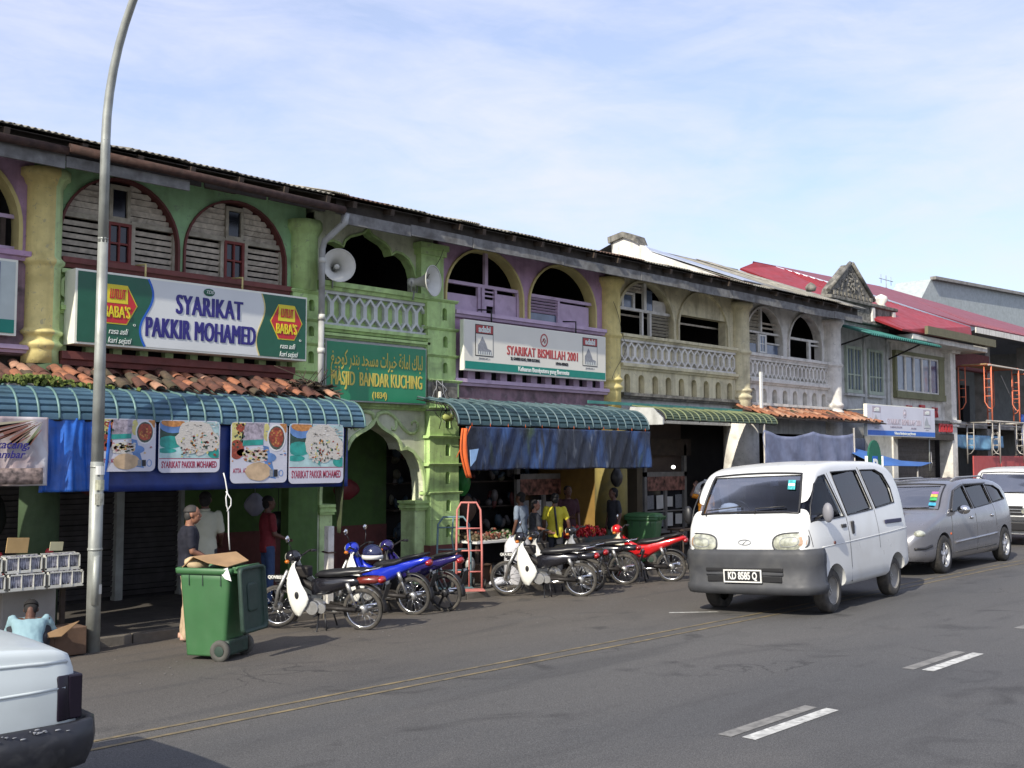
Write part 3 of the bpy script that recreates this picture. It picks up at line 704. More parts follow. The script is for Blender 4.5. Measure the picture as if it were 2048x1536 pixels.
# P2 stepped pilaster
MB().box(12.20, 12.72, 13.86, 14.1, 4.76, 5.50).box(12.16, 12.76, 13.82, 14.1, 5.50, 5.60).box(12.13, 12.79, 13.79, 14.1, 5.60, 5.70).build('pillar', 'green_d', C)
zz = [1.41, 1.90, 2.38, 2.87, 3.35, 3.79, 4.26, 4.76]
xs = [(12.42, 13.10)] * 4 + [(12.36, 13.02), (12.36, 13.02), (12.34, 13.0)]
for (a_, b_), (xa, xb) in zip(zip(zz, zz[1:]), xs): tier(C, xa, xb, a_, b_, 'green_d')
tier(C, 12.44, 13.12, .95, 1.41, 'green_d')
tier(C, 12.44, 13.12, .50, .95, 'green_d', ledge_h=.02, wider=.0)
MB().box(12.40, 13.16, 13.82, 14.1, -.15, .50).build('pilaster_base', 'maroon', C)
# grimy top of the third tier under the neighbour's ledge
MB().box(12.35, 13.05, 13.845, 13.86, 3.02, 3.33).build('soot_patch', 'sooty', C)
MB().box(10.3, 10.42, 14.6, 14.72, -.14, 2.9).build('pipe', 'olive_c', C)

# --- D: lilac shophouse ---------------------------------------------------------------------------
D = thing('shophouse', 'lilac shophouse with two arched openings boarded in pale purple wood', 'shophouse', (15.1, 14, -.14))
shell(D, 12.75, 17.5)
archD = [(13.88, 1.00), (16.05, 1.0)]
ops = [opening(c, a, 4.62, 4.95, 5.80) for c, a in archD]
arch_wall(D, 12.72, 17.4, 4.62, 6.02, ops, 'purple')
for o in ops: trim(D, o, .042, 'yellow_t', 13.955, 14.21)
y = 14.10
c, a = archD[0]
fr = MB().box(c - a, c + a, y - .05, y + .02, 5.12, 5.18).box(c + .06, c + .14, y - .04, y + .02, 5.18, 5.78).box(c - a, c + a, y - .045, y + .02, 4.62, 4.66)
fr.box(c - .12, c - .06, y - .045, y + .02, 4.66, 5.12).box(c - .02, c + .05, y - .046, y + .02, 4.66, 5.12).box(c + .32, c + .37, y - .045, y + .02, 4.66, 5.12).box(c + a - .08, c + a, y - .045, y + .02, 4.66, 5.12)
fr.build('window_frame', 'lilac_w', D)
for q in [(c - a + .02, c - .13, 4.66, 4.95), (c + .06, c + .30, 4.80, 4.92), (c - .055, c - .025, 4.66, 5.0), (c + .38, c + a - .09, 4.66, 5.05), (c + .06, c + .31, 4.97, 5.0), (c + .06, c + .31, 5.05, 5.08), (c + .06, c + .12, 4.66, 4.8)]:
    MB().box(q[0], q[1], y - .02, y, q[2], q[3]).build('board', 'lilac_w', D)
c, a = archD[1]
fr = MB().box(c - a, c + a, y - .05, y + .02, 5.10, 5.16).box(c - a, c - a + .06, y - .045, y + .02, 4.66, 5.1).box(c - .08, c - .02, y - .045, y + .02, 4.66, 5.1).box(c - a, c + a, y - .045, y + .02, 4.62, 4.66)
fr.build('window_frame', 'lilac_w', D)
MB().box(c - .015, c + a - .1, y - .02, y, 4.66, 5.06).build('board', 'lilac_w', D)
for i in range(5): slat(D, c - a + .06, c - .08, 4.83 + i * .06, y, 'lilac_w', .05, radians(35))
MB().box(c - a + .06, c - .08, y, y + .01, 4.66, 4.80).build('pane', 'pane_b', D)
ledge(D, 13.02, 17.25, 4.50, 4.62, 'lilac_w', 13.84)
arch_wall(D, 12.9, 17.4, 3.72, 4.5, [], 'purple', 13.98, 14.2, 'apron')
niche_band(D, 13.02, 17.25, 3.40, 3.74, 10, 'lilac_w', 'dark2', .12, 3.56, True, y=13.93)
ledge(D, 13.0, 17.3, 3.28, 3.40, 'lilac_w', 13.82)
arch_wall(D, 12.9, 17.4, 2.70, 3.28, [], 'purple_d', 13.96, 14.2, 'apron')
ledge(D, 13.0, 17.3, 2.98, 3.06, 'purple_d', 13.86)
MB().box(12.75, 17.3, 14.3, 14.34, -.14, 0).build('door_sill', 'concrete', D)
round_column(D, 17.52, .235, 3.0, 5.72, 'yellow')
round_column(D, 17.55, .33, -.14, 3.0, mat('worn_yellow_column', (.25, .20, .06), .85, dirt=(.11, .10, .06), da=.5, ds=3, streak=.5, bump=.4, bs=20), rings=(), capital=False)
roof(D, 12.75, 17.5, length=4.2, slope=radians(15.5)); fascia(D, 12.75, 17.5, n=2)
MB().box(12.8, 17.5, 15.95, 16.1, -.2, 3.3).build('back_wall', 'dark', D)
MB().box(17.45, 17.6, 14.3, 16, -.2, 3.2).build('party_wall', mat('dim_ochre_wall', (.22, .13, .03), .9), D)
M['dimframe'] = mat('dim_grey_door_frame', (.22, .21, .20), .8, var=.2)
# shop window with posters behind a grey frame (seen under the tarpaulin)
f_ = MB().box(17.65, 17.75, 15.3, 15.4, -.14, 2.6).box(19.4, 19.5, 15.3, 15.4, -.14, 2.6).box(17.75, 19.4, 15.3, 15.4, 1.65, 1.75).box(18.55, 18.62, 15.3, 15.4, .1, 1.65).box(17.75, 19.4, 15.3, 15.4, 1.0, 1.05)
f_.build('door_frame', 'dimframe', D)

# --- E: cream shophouse ---------------------------------------------------------------------------
E_ = thing('shophouse', 'cream shophouse with one louvred arch and one arch closed above a dark rectangular opening', 'shophouse', (20, 14, -.14))
shell(E_, 17.5, 22.6)
a1, a2 = (18.78, 1.02), (20.98, 1.02)
ops = [opening(a1[0], a1[1], 4.60, 4.93, 5.80), [(20.0, 4.60), (20.0, 5.22), (21.93, 5.22), (21.93, 4.60)]]
arch_wall(E_, 17.5, 22.6, 4.60, 6.02, ops, 'cream')
trim(E_, ops[0], .06, 'cream', 13.95, 14.0); trim(E_, opening(a2[0], a2[1], 4.60, 4.93, 5.80), .06, 'cream', 13.95, 14.0)
c, a = a1; y = 14.10
fr = MB().box(c - a, c + a, y - .05, y + .02, 5.14, 5.20).box(c + .02, c + .11, y - .05, y + .02, 5.20, 5.78).box(c - .06, c + .0, y - .045, y + .02, 4.64, 5.14).box(c + .22, c + .29, y - .045, y + .02, 4.64, 5.14).box(c - a, c + a, y - .045, y + .02, 4.60, 4.64)
fr.box(c - .75, c - .68, y - .04, y + .02, 5.2, 5.5).box(c - .35, c - .29, y - .04, y + .02, 5.2, 5.5).box(c - .75, c - .29, y - .041, y + .02, 5.48, 5.53)
fr.build('window_frame', 'cream_w', E_)
for i in range(7): slat(E_, c + .29, c + a - .05, 4.70 + i * .07, y, 'louvre2', .06, radians(40))
for i in range(3):
    z = 5.58 + i * .07; hc = half_chord(z, a, 4.93, 5.80); slat(E_, c - hc + .03, c + .01, z, y, 'louvre', .06, radians(50))
MB().box(c + .12, c + .38, y, y + .01, 5.2, 5.65).build('pane', 'pane_b', E_)
MB().box(c + .40, c + .88, y, y + .01, 5.2, 5.45).build('board', 'cream_w', E_)
MB().box(c - .68, c - .36, y, y + .01, 5.2, 5.47).build('pane', 'pane_b', E_)
MB().box(17.76, 22.2, 14.3, 14.34, 5.06, 5.10).build('rail', 'louvre', E_)
ledge(E_, 17.8, 22.25, 4.49, 4.60, 'cream', 13.84)
balustrade(E_, 17.82, 22.22, 3.98, 4.49, 18, 'cream_w', 'cream')
ledge(E_, 17.8, 22.25, 3.86, 3.98, 'cream', 13.85)
niche_band(E_, 17.8, 22.25, 3.36, 3.86, 9, 'cream', 'cream', .11, 3.76)
ledge(E_, 17.8, 22.25, 3.24, 3.36, 'sooty', 13.84)
arch_wall(E_, 17.8, 22.4, 2.75, 3.26, [], 'grey_w', 14.0, 14.2, 'apron')
round_column(E_, 22.52, .25, 3.0, 5.72, 'cream')
round_column(E_, 22.55, .42, -.14, 3.0, 'cream_w', rings=(), capital=False)
roof(E_, 17.5, 21.55, length=4.15, slope=radians(15.5), mats=('corr', 'corr', 'corr_r')); roof(E_, 21.6, 22.6, length=4.25, slope=radians(21.2), mats=('corr',)); fascia(E_, 17.5, 22.6, n=3)
# white party-wall parapet standing proud of the roof, with zinc flashing beside it
pw = [(13.9, 6.25), (15.0, 6.72), (15.9, 7.1), (16.25, 7.42), (16.6, 7.56), (16.95, 7.50), (17.0, 7.1), (17.0, 6.2), (14.5, 5.9)]
MB().prism(pw, 'x', 21.4, 21.62).build('parapet_wall', 'cream_w', E_)
MB().prism([(16.1, 7.30), (16.2, 7.52), (16.6, 7.68), (17.08, 7.60), (17.06, 7.44), (16.6, 7.54), (16.3, 7.42)], 'x', 21.32, 21.72).build('parapet_cap', 'sooty', E_)
MB().add([(21.62, 13.3, 6.10), (22.5, 13.3, 6.10), (22.9, 17.0, 7.56), (21.62, 17.0, 7.56)], [(0, 1, 2, 3)]).build('flashing', 'zinc', E_, solid=.02)
MB().box(17.5, 22.6, 15.95, 16.1, -.2, 3.3).build('back_wall', 'dark', E_)
MB().box(18.9, 22.2, 15.2, 15.25, 2.05, 2.45).build('hanging_board', 'wood_d', E_)
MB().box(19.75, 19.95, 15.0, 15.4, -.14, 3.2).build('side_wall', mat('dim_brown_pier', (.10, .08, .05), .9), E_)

# --- F: off-white shophouse -----------------------------------------------------------------------
F_ = thing('shophouse', 'off-white shophouse with one louvred and one open arch above a lattice balustrade', 'shophouse', (24.9, 14, -.14))
shell(F_, 22.6, 27.2, zt=7.35)
a1, a2 = (23.66, .88), (25.72, .88)
ops = [opening(c, a, 4.55, 4.90, 5.74) for c, a in (a1, a2)]
arch_wall(F_, 22.6, 27.2, 4.55, 6.02, ops, 'cream_w')
for o in ops: trim(F_, o, .05, 'cream_w', 13.95, 14.0)
y = 14.10; c, a = a1
fr = MB().box(c - a, c + a, y - .05, y + .02, 5.08, 5.13).box(c - .05, c + .02, y - .05, y + .02, 5.13, 5.72).box(c - .18, c - .13, y - .045, y + .02, 4.58, 5.08).box(c + .18, c + .24, y - .045, y + .02, 4.58, 5.08).box(c - a, c + a, y - .045, y + .02, 4.55, 4.60).box(c + .24, c + a, y - .04, y + .02, 4.84, 4.88)
fr.build('window_frame', 'cream_w', F_)
for i in range(6):
    z = 5.18 + i * .085; hc = half_chord(z, a, 4.90, 5.74); slat(F_, c - hc + .02, c - .06, z, y, 'louvre2', .08, radians(45))
for i in range(2): slat(F_, c + .03, c + half_chord(5.3, a, 4.9, 5.74), 5.24 + i * .12, y, 'louvre', .05, radians(45))
for i in range(3): slat(F_, c - a + .03, c - .19, 4.86 + i * .075, y, 'louvre2', .07, radians(50))
MB().box(c - a + .03, c - .2, y - .01, y, 4.6, 4.82).build('pane', 'pane_b', F_)
MB().box(c + .26, c + a - .05, y - .01, y, 4.6, 4.83).build('pane', 'pane_b', F_)
cs = MB().ring([(c - .13, 4.60), (c + .18, 4.60), (c + .18, 5.06), (c - .13, 5.06)], [(c - .09, 4.64), (c + .14, 4.64), (c + .14, 5.02), (c - .09, 5.02)], 'y', y - .06, y - .03)
cs.box(c + .015, c + .035, y - .055, y - .035, 4.64, 5.02).box(c - .09, c + .14, y - .054, y - .036, 4.82, 4.84)
cs = cs.build('casement', 'white', F_)
MB().box(c - .09, c + .14, y - .043, y - .04, 4.64, 5.02).build('pane', 'pane_b', cs)
c, a = a2
MB().box(c - a, c + a, y - .05, y + .02, 5.06, 5.12).box(c + .30, c + .42, y - .045, y + .02, 4.6, 5.06).box(c - a, c + a, y - .045, y + .02, 4.55, 4.6).box(c + .42, c + a, y - .04, y + .02, 4.96, 5.0).build('window_frame', 'cream_w', F_)
MB().prism([(14.22, 3.3), (14.22, 6.3), (17.0, 7.42), (17.0, 3.3)], 'x', 27.12, 27.2).build('party_wall', 'dark', F_)
ledge(F_, 22.8, 26.85, 4.43, 4.55, 'cream_w', 13.84)
balustrade(F_, 22.82, 26.82, 3.92, 4.43, 20, 'cream_w', 'cream_w')
ledge(F_, 22.8, 26.85, 3.80, 3.92, 'cream_w', 13.85)
niche_band(F_, 22.8, 26.85, 3.34, 3.80, 8, 'cream_w', 'cream_w', .12, 3.70)
ledge(F_, 22.8, 26.9, 3.22, 3.34, 'cream_w', 13.82)
arch_wall(F_, 22.8, 27.0, 2.6, 3.24, [], 'grey_w', 14.0, 14.2, 'apron')
round_column(F_, 27.08, .30, -.14, 5.72, 'cream_w', rings=((4.48, .05), (3.40, .06), (3.22, .04)))
roof(F_, 22.6, 27.3, length=4.2, slope=radians(21.2), mats=('corr', 'corr2')); fascia(F_, 22.6, 27.3, n=3)
MB().box(22.6, 27.3, 15.95, 16.1, -.2, 3.3).build('back_wall', 'dark', F_)
MB().box(22.75, 22.83, 13.55, 13.6, 2.9, 4.05).build('post', 'white', F_)

# --- G: narrow grey shophouse with the ornate pediment --------------------------------------------
G_ = thing('shophouse', 'narrow grey-white shophouse with tall shuttered windows under a blackened triangular pediment', 'shophouse', (29, 14, -.14))
arch_wall(G_, 27.25, 30.9, -.14, 5.95, [], 'grey_w', 14.05, 14.3)
for xw in (28.0, 29.35):
    fw = MB().ring([(xw, 3.80), (xw + .95, 3.80), (xw + .95, 5.12), (xw, 5.12)], [(xw + .08, 3.90), (xw + .87, 3.90), (xw + .87, 5.04), (xw + .08, 5.04)], 'y', 13.97, 14.05)
    fw.box(xw + .44, xw + .51, 13.975, 14.05, 3.90, 5.04)
    for dx in (.26, .68): fw.box(xw + dx - .015, xw + dx + .015, 13.98, 14.05, 3.9, 5.04)
    fw.box(xw + .08, xw + .87, 13.982, 14.05, 4.30, 4.34)
    fw = fw.build('window_frame', mat('pale_green_window_frame', (.33, .38, .31), .7, dirt=(.15, .17, .13), da=.3), G_)
    for dx in (.08, .28, .51, .70): MB().box(xw + dx, xw + dx + .17, 14.02, 14.045, 3.92, 5.03).build('pane', 'pane_b', fw)
    MB().box(xw - .05, xw + 1.0, 13.94, 14.05, 3.72, 3.79).build('sill', 'grey_w', G_)
for x in (27.4, 29.12, 30.6): MB().box(x, x + .14, 13.99, 14.05, 2.9, 5.6).build('pilaster_strip', 'grey_w', G_)
# parapet, urn and pediment
MB().box(27.0, 30.95, 13.9, 14.2, 5.86, 6.32).build('parapet', 'sooty', G_)
MB().box(26.9, 31.05, 13.82, 14.22, 6.32, 6.42).build('cornice', 'sooty', G_, bevel=.02)
MB().box(26.95, 31.0, 13.84, 14.22, 5.80, 5.88).build('cornice', 'sooty', G_, bevel=.02)
MB().prism([(26.95, 6.42), (29.55, 6.42), (29.45, 6.60), (28.33, 7.40), (28.17, 7.40), (27.05, 6.60)], 'y', 13.92, 14.18).build('pediment', 'sooty', G_, bevel=.02)
for s in (1, -1):
    MB().tube([(28.25 + s * 1.38, 13.9, 6.52), (28.25 + s * .06, 13.9, 7.44)], .06, 6).build('pediment_moulding', 'sooty', G_)
rel = MB()
for i in range(70):
    t = R.random(); w = (1 - t) * 1.0; rel.ell((28.25 + R.uniform(-w, w), 13.91, 6.5 + t * .78), (R.uniform(.03, .08), .03, R.uniform(.03, .07)), 7, 4, (0, R.uniform(0, 3), 0))
o = rel.build('relief_ornament', 'sooty', G_); o['kind'] = 'stuff'
b = MB()
for i in range(11): b.box(27.1 + i * .22, 27.22 + i * .22, 13.84, 13.92, 6.44, 6.56)
o = b.build('dentils', 'sooty', G_); o['kind'] = 'stuff'
MB().lathe([(0, 6.42), (.16, 6.42), (.10, 6.50), (.20, 6.62), (.17, 6.72), (.06, 6.78), (0, 6.8)], (30.3, 14.0, 0), n=14).build('urn', 'cream_w', G_)
MB().lathe([(0, 6.42), (.12, 6.42), (.15, 6.52), (.10, 6.60), (0, 6.66)], (26.1, 14.0, 0), n=12).build('urn', 'sooty', G_)
for x in (27.15, 29.4, 30.75): MB().box(x, x + .16, 13.84, 13.9, 5.9, 6.3).build('parapet_pier', 'cream_w', G_)
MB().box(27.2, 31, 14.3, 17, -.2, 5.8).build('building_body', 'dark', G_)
# --- H: building with the band of window panes ------------------------------------------------------
H_ = thing('shophouse', 'cream building with a five-pane window band in an olive frame and red roof above', 'shophouse', (33, 14, -.14))
arch_wall(H_, 30.9, 34.9, 2.75, 5.62, [], 'cream_w', 14.0, 14.3)
MB().box(30.95, 34.55, 13.86, 14.0, 3.78, 3.98).box(30.95, 31.08, 13.9, 14.0, 3.98, 5.12).box(34.15, 34.55, 13.9, 14.0, 3.98, 5.12).box(30.95, 34.55, 13.88, 14.0, 5.10, 5.2).build('window_surround', mat('olive_surround', (.17, .17, .09), .8, dirt=(.08, .08, .04), da=.4), H_)
for i in range(5):
    x = 31.1 + i * .61
    wf = MB().ring([(x, 3.98), (x + .61, 3.98), (x + .61, 5.10), (x, 5.10)], [(x + .045, 4.03), (x + .565, 4.03), (x + .565, 5.05), (x + .045, 5.05)], 'y', 13.93, 13.99).build('window_frame', 'cream_w', H_)
    MB().box(x + .045, x + .565, 13.965, 13.985, 4.03, 5.05).build('pane', 'pane_b' if i < 4 else mat('dark_blue_pane', (.02, .02, .09), .15, var=0), wf)
MB().box(34.75, 35.15, 13.78, 14.2, -.14, 5.35).build('column', 'cream_w', H_)
for q_ in ((34.6, 35.3, 13.66, 5.35, 5.5), (34.62, 35.28, 13.68, 3.10, 3.2), (34.68, 35.22, 13.72, 2.98, 3.05)): MB().box(q_[0], q_[1], q_[2], 14.2, q_[3], q_[4]).build('column_moulding', 'cream_w', H_, bevel=.02)
MB().box(30.9, 34.75, 13.8, 14.0, 3.05, 3.16).build('ledge', 'sooty', H_)
MB().box(30.9, 34.8, 13.75, 14.0, 2.55, 2.75).build('shutter_box', 'soffit', H_)
for i in range(34): slat(H_, 31.2, 34.6, -.05 + i * .078, 14.3, 'shutter', .074, radians(80), 'shutter_slat', .01)
MB().box(30.9, 31.2, 14.0, 14.3, -.14, 2.75).build('pier', 'cream_w', H_)
MB().box(30.9, 35.2, 14.4, 17, -.2, 5.6).build('building_body', 'dark', H_)
MB().box(30.6, 36.4, 13.2, 14.1, 5.44, 5.60).build('eave_soffit', 'cream_w', H_, bevel=.02)
MB().box(31.2, 36.6, 13.0, 13.1, 5.62, 5.86).build('fascia_board', mat('brown_fascia', (.13, .12, .07), .8), H_)
for i in range(3):
    MB().obox((31.9 + i * .95, 13.93, 3.52 + .05 * (i % 2)), (.34, .05, .10)).obox((31.9 + i * .95, 13.93, 3.40), (.07, .05, .3)).obox((31.8 + i * .95, 13.93, 3.42), (.06, .05, .18), (0, .5, 0)).obox((32.03 + i * .95, 13.93, 3.42), (.06, .05, .18), (0, -.5, 0)).build('sign_character', 'red', H_)
MB().box(34.0, 34.06, 13.93, 14, 3.26, 3.36).box(34.0, 34.06, 13.93, 14, 3.06, 3.16).build('sign_character', 'red', H_)
for i in range(4): MB().ring([(33.62 + i * .27, 2.80), (33.84 + i * .27, 2.80), (33.84 + i * .27, 3.06), (33.62 + i * .27, 3.06)], [(33.68 + i * .27, 2.85), (33.78 + i * .27, 2.85), (33.78 + i * .27, 3.0), (33.68 + i * .27, 3.0)], 'y', 13.72, 13.75).build('sign_character', 'red', H_)
# red roof (near plane, brighter) with white ridge flashing and faint seams
def plane_roof(root, P, m, seams=0, name='roof'):
    b = MB().add(P, [(0, 1, 2, 3)]); b.build(name, m, root, solid=.05)
    P = [Vector(p) for p in P]
    if seams:
        s = MB(); up = Vector((0, -.2, 1)).normalized() * .03
        for i in range(1, seams):
            t = i / seams; a_ = P[0].lerp(P[1], t) + up; b_ = P[3].lerp(P[2], t) + up; s.tube([a_, b_], .018, 4)
        o = s.build('roof_seams', m, root); o['kind'] = 'stuff'
def tri_roof(root, P, F, m, name='roof'): return MB().add(P, F).build(name, m, root, solid=.06, fix=False)
roof(G_, 27.4, 30.6, ye=14.3, ze=6.42, length=2.9, slope=radians(15), mats=('corr2',), back=False)
T2, T1, A_, B_, E1, E2_ = (27.45, 17, 7.55), (28.44, 17.1, 7.88), (29.5, 17, 7.86), (34.94, 13.2, 6.15), (29.9, 13.2, 5.64), (34.75, 13.1, 5.64)
tri_roof(H_, [T2, T1, A_, B_, E1, E2_], [(0, 4, 2), (0, 2, 1), (4, 5, 3), (4, 3, 2)], 'red_roof')
MB().tube([A_, (32.3, 15.05, 7.03), B_], .045, 6).build('ridge_flashing', 'zinc', H_)
sm = MB()
for i in range(1, 26):
    t = i / 26; a_ = Vector(E1).lerp(Vector(E2_), t); b_ = Vector(A_).lerp(Vector(B_), t); sm.tube([a_ + Vector((0, 0, .04)), b_ + Vector((0, 0, .04))], .016, 4)
o = sm.build('roof_seams', 'red_roof', H_); o['kind'] = 'stuff'
# --- I: building site with red roof overhang -------------------------------------------------------
I_ = thing('unfinished_building', 'bare concrete building under repair behind orange scaffolding, red roof overhanging', 'building', (41, 14.5, -.14))
MB().box(35.2, 50, 16.4, 16.6, -.2, 7).build('back_wall', mat('bare_render', (.15, .155, .145), .9, dirt=(.08, .08, .07), da=.4), I_)
for x in (38.9, 43.2, 47.5): MB().box(x, x + .45, 14.2, 14.6, -.14, 6.2).build('column', 'concrete', I_)
MB().box(35.3, 50, 14.2, 16.4, 3.0, 3.2).build('floor_slab', 'concrete', I_)
MB().box(35.3, 39.0, 14.1, 14.35, 4.95, 5.55).build('beam', mat('dark_red_beam', (.13, .03, .03), .8), I_)
MB().box(36.2, 36.5, 15.8, 16.35, 3.2, 4.9).build('doorway', 'dark2', I_); MB().box(42.2, 42.9, 16.3, 16.38, 3.4, 4.8).build('doorway', 'dark2', I_)
MB().add([(35.2, 13.12, 6.0), (52, 13.12, 6.15), (52, 13.12, 6.35), (35.2, 13.12, 6.18)], [(0, 1, 2, 3)]).build('fascia_board', 'cream_w', I_, solid=.04)
MB().add([(35.3, 13.2, 6.1), (52, 13.2, 6.25), (52, 16.6, 6.7), (36.0, 16.6, 5.4)], [(0, 1, 2, 3)]).build('eave_soffit', mat('blue_grey_soffit', (.13, .15, .18), .8), I_)
U0, U1, U2, U3, U4 = Vector((29.55, 17.02, 7.88)), Vector((28.5, 17.2, 7.92)), Vector((41.06, 19, 8.80)), Vector((60.4, 20, 8.62)), Vector((52, 13.2, 6.38)); U5 = Vector((34.98, 13.2, 6.22))
tri_roof(I_, [U0, U1, U2, U3, U4, U5], [(0, 1, 2), (0, 2, 5), (5, 2, 4), (2, 3, 4)], 'red_roof2')
sm = MB()
for i in range(1, 30):
    t = i / 30; a_ = U5.lerp(U4, t); b_ = U2.lerp(U3, t * .9); sm.tube([a_ + Vector((0, 0, .04)), b_ + Vector((0, 0, .04))], .016, 4)
o = sm.build('roof_seams', 'red_roof2', I_); o['kind'] = 'stuff'
# far white building above the roofs
W_ = thing('office_building', 'tall pale building showing above the red roofs at the right edge', 'building', (62, 24, -.3))
MB().prism([(51.8, 9.2), (53.8, 11.0), (74, 11.9), (74, 9.5)], 'y', 22.2, 24).build('upper_wall', mat('pale_grey_building', (.36, .40, .40), .8, dirt=(.25, .28, .27), da=.3, streak=.3), W_)
MB().box(54, 80, 22.4, 30, -.3, 9.4).build('wall', mat('pale_grey_building', (.36, .40, .40)), W_)
MB().obox((64, 22.1, 11.52), (20.4, .3, .16), (0, -.0446, 0)).build('coping', 'concrete', W_)
MB().box(69.3, 72, 22.1, 22.2, 10.0, 10.6).build('window', 'pane_d', W_)
# ------------------------------------------------------------------ awnings
def awning(label, x0, x1, yt, zt, yb, zb, mS, mR, pitch=.24, flat=.35, cat='awning', ends=None):
    """curved sheet awning: crimped sheets between raised ribs"""
    T = thing('awning', label, cat, ((x0 + x1) / 2, yt, zt))
    def prof(t):      # t 0..1 from the wall out: straight run then a quarter round
        if t < flat: u = t / flat; return (yt + (yb + (yt - yb) * .42 - yt) * u, zt - (zt - zb) * .22 * u)
        u = (t - flat) / (1 - flat) * pi / 2; ya, za = yb + (yt - yb) * .42, zt - (zt - zb) * .22
        return (ya - (ya - yb) * sin(u), zb + (za - zb) * cos(u))
    n = int(round((x1 - x0) / pitch)); w = (x1 - x0) / n
    pts = []
    K = 44
    for i in range(K + 1):
        y, z = prof(i / K); pts.append((y, z))
    def sheetfn(u, v):
        k = v * K; i = min(K - 1, int(k)); f = k - i; y = pts[i][0] + (pts[i + 1][0] - pts[i][0]) * f; z = pts[i][1] + (pts[i + 1][1] - pts[i][1]) * f
        return (u * w, y, z)
    b = MB(); vs = []; fs = []
    for i in range(K + 1):                     # crimps: every other row pulled in
        y, z = pts[i]
        y0, z0 = pts[max(0, i - 1)]; y1, z1 = pts[min(K, i + 1)]; d = Vector((y1 - y0, z1 - z0)).normalized(); nn = Vector((d.y, -d.x)) * (-.024 if i % 4 == 0 and 0 < i < K else .0)
        for u in (0, w): vs.append((u, y + nn.x, z + nn.y))
        vs
    fs = [(2 * i, 2 * i + 1, 2 * i + 3, 2 * i + 2) for i in range(K)]
    b.add(vs, fs, False); me = b.mesh('sheet', mS, fix=False)
    rb = MB().tube([(0, y, z + .006) for y, z in pts], .017, 5); mr = rb.mesh('rib', mR)
    for i in range(n):
        jit = R.uniform(-.008, .008)
        q = inst(me, 'sheet', T, (x0 + i * w, 0, jit)); s = q.modifiers.new('t', 'SOLIDIFY'); s.thickness = .006
    for i in range(n + 1): inst(mr, 'rib', T, (x0 + i * w, 0, R.uniform(-.006, .006)))
    fr = MB()
    for i in range(0, n + 1, 5): fr.tube([(x0 + i * w, y + .02, z - .035) for y, z in pts[::2]], .012, 5)
    fr.tube([(x0, yb + .03, zb - .005), (x1, yb + .03, zb - .005)], .014, 6)
    fr.build('support_frame', 'dirty', T)
    return T
awning('long blue-green ribbed awning with moss on it, over the striped food banners', 1.4, 9.93, 13.35, 2.93, 12.5, 2.44, 'aw_b', 'aw_rib')
awning('dark teal ribbed awning above the dirty blue tarpaulin', 11.82, 16.85, 13.5, 3.0, 12.5, 2.53, 'aw_d', 'aw_dr')
OA = awning('olive green ribbed awning on the cream shophouse with a pale end board', 17.7, 22.0, 13.6, 3.06, 12.7, 2.76, 'aw_o', 'aw_or')
MB().prism([(13.6, 3.04), (13.0, 3.0), (12.75, 2.78), (12.75, 2.66), (13.6, 2.66)], 'x', 17.64, 17.68).build('end_board', 'grey_w', OA)
MB().box(16.3, 21.9, 13.55, 13.58, 3.06, 3.12).build('flashing', 'aw_t', OA)
# teal corrugated canopy of the grey shophouse
TC = thing('canopy', 'small teal corrugated canopy over the tall shuttered windows', 'awning', (29.5, 13.5, 5.5))
n = 18
for i in range(6):
    b = MB(); 
    def f(u, v, i=i): return (27.35 + i * .78 + u * .78, 14.0 - v * 1.05, 5.66 - v * .36 - .0 * v + .035 * sin(u * 2 * pi * 6))
    b.grid(f, 36, 2); b.build('sheet', 'aw_t', TC, solid=.008)
MB().tube([(30.7, 14.0, 4.9), (30.9, 13.1, 5.3)], .025, 6).tube([(27.7, 14, 5.1), (27.6, 13.0, 5.32)], .025, 6).tube([(27.4, 13.0, 5.27), (32.0, 13.0, 5.27)], .02, 6).build('support_frame', 'dirty', TC)

# ------------------------------------------------------------------ terracotta lean-to roofs, tile by tile
def tile_mesh(m):
    b = MB(); r0, r1, L = .082, .064, .30; n = 7
    vs = []; 
    for (yy, r, zz) in ((0, r0, .0), (L, r1, .035)):
        for rr in (r, r - .016):
            for j in range(n + 1): a = pi * j / n; vs.append((-rr * cos(a), yy, zz + rr * sin(a) * .72))
    k = n + 1; fs = []
    for j in range(n):
        fs += [(j, j + 1, 2 * k + j + 1, 2 * k + j), (k + j, 3 * k + j, 3 * k + j + 1, k + j + 1), (j, k + j, k + j + 1, j + 1), (2 * k + j, 2 * k + j + 1, 3 * k + j + 1, 3 * k + j)]
    fs += [(0, 2 * k, 3 * k, k), (n, k + n, 3 * k + n, 2 * k + n)]
    b.add(vs, fs, True); return b.mesh('tile', m)
tm = [tile_mesh(x) for x in ('tile_a', 'tile_b', 'tile_c', 'tile_d', 'tile_a', 'tile_b')]
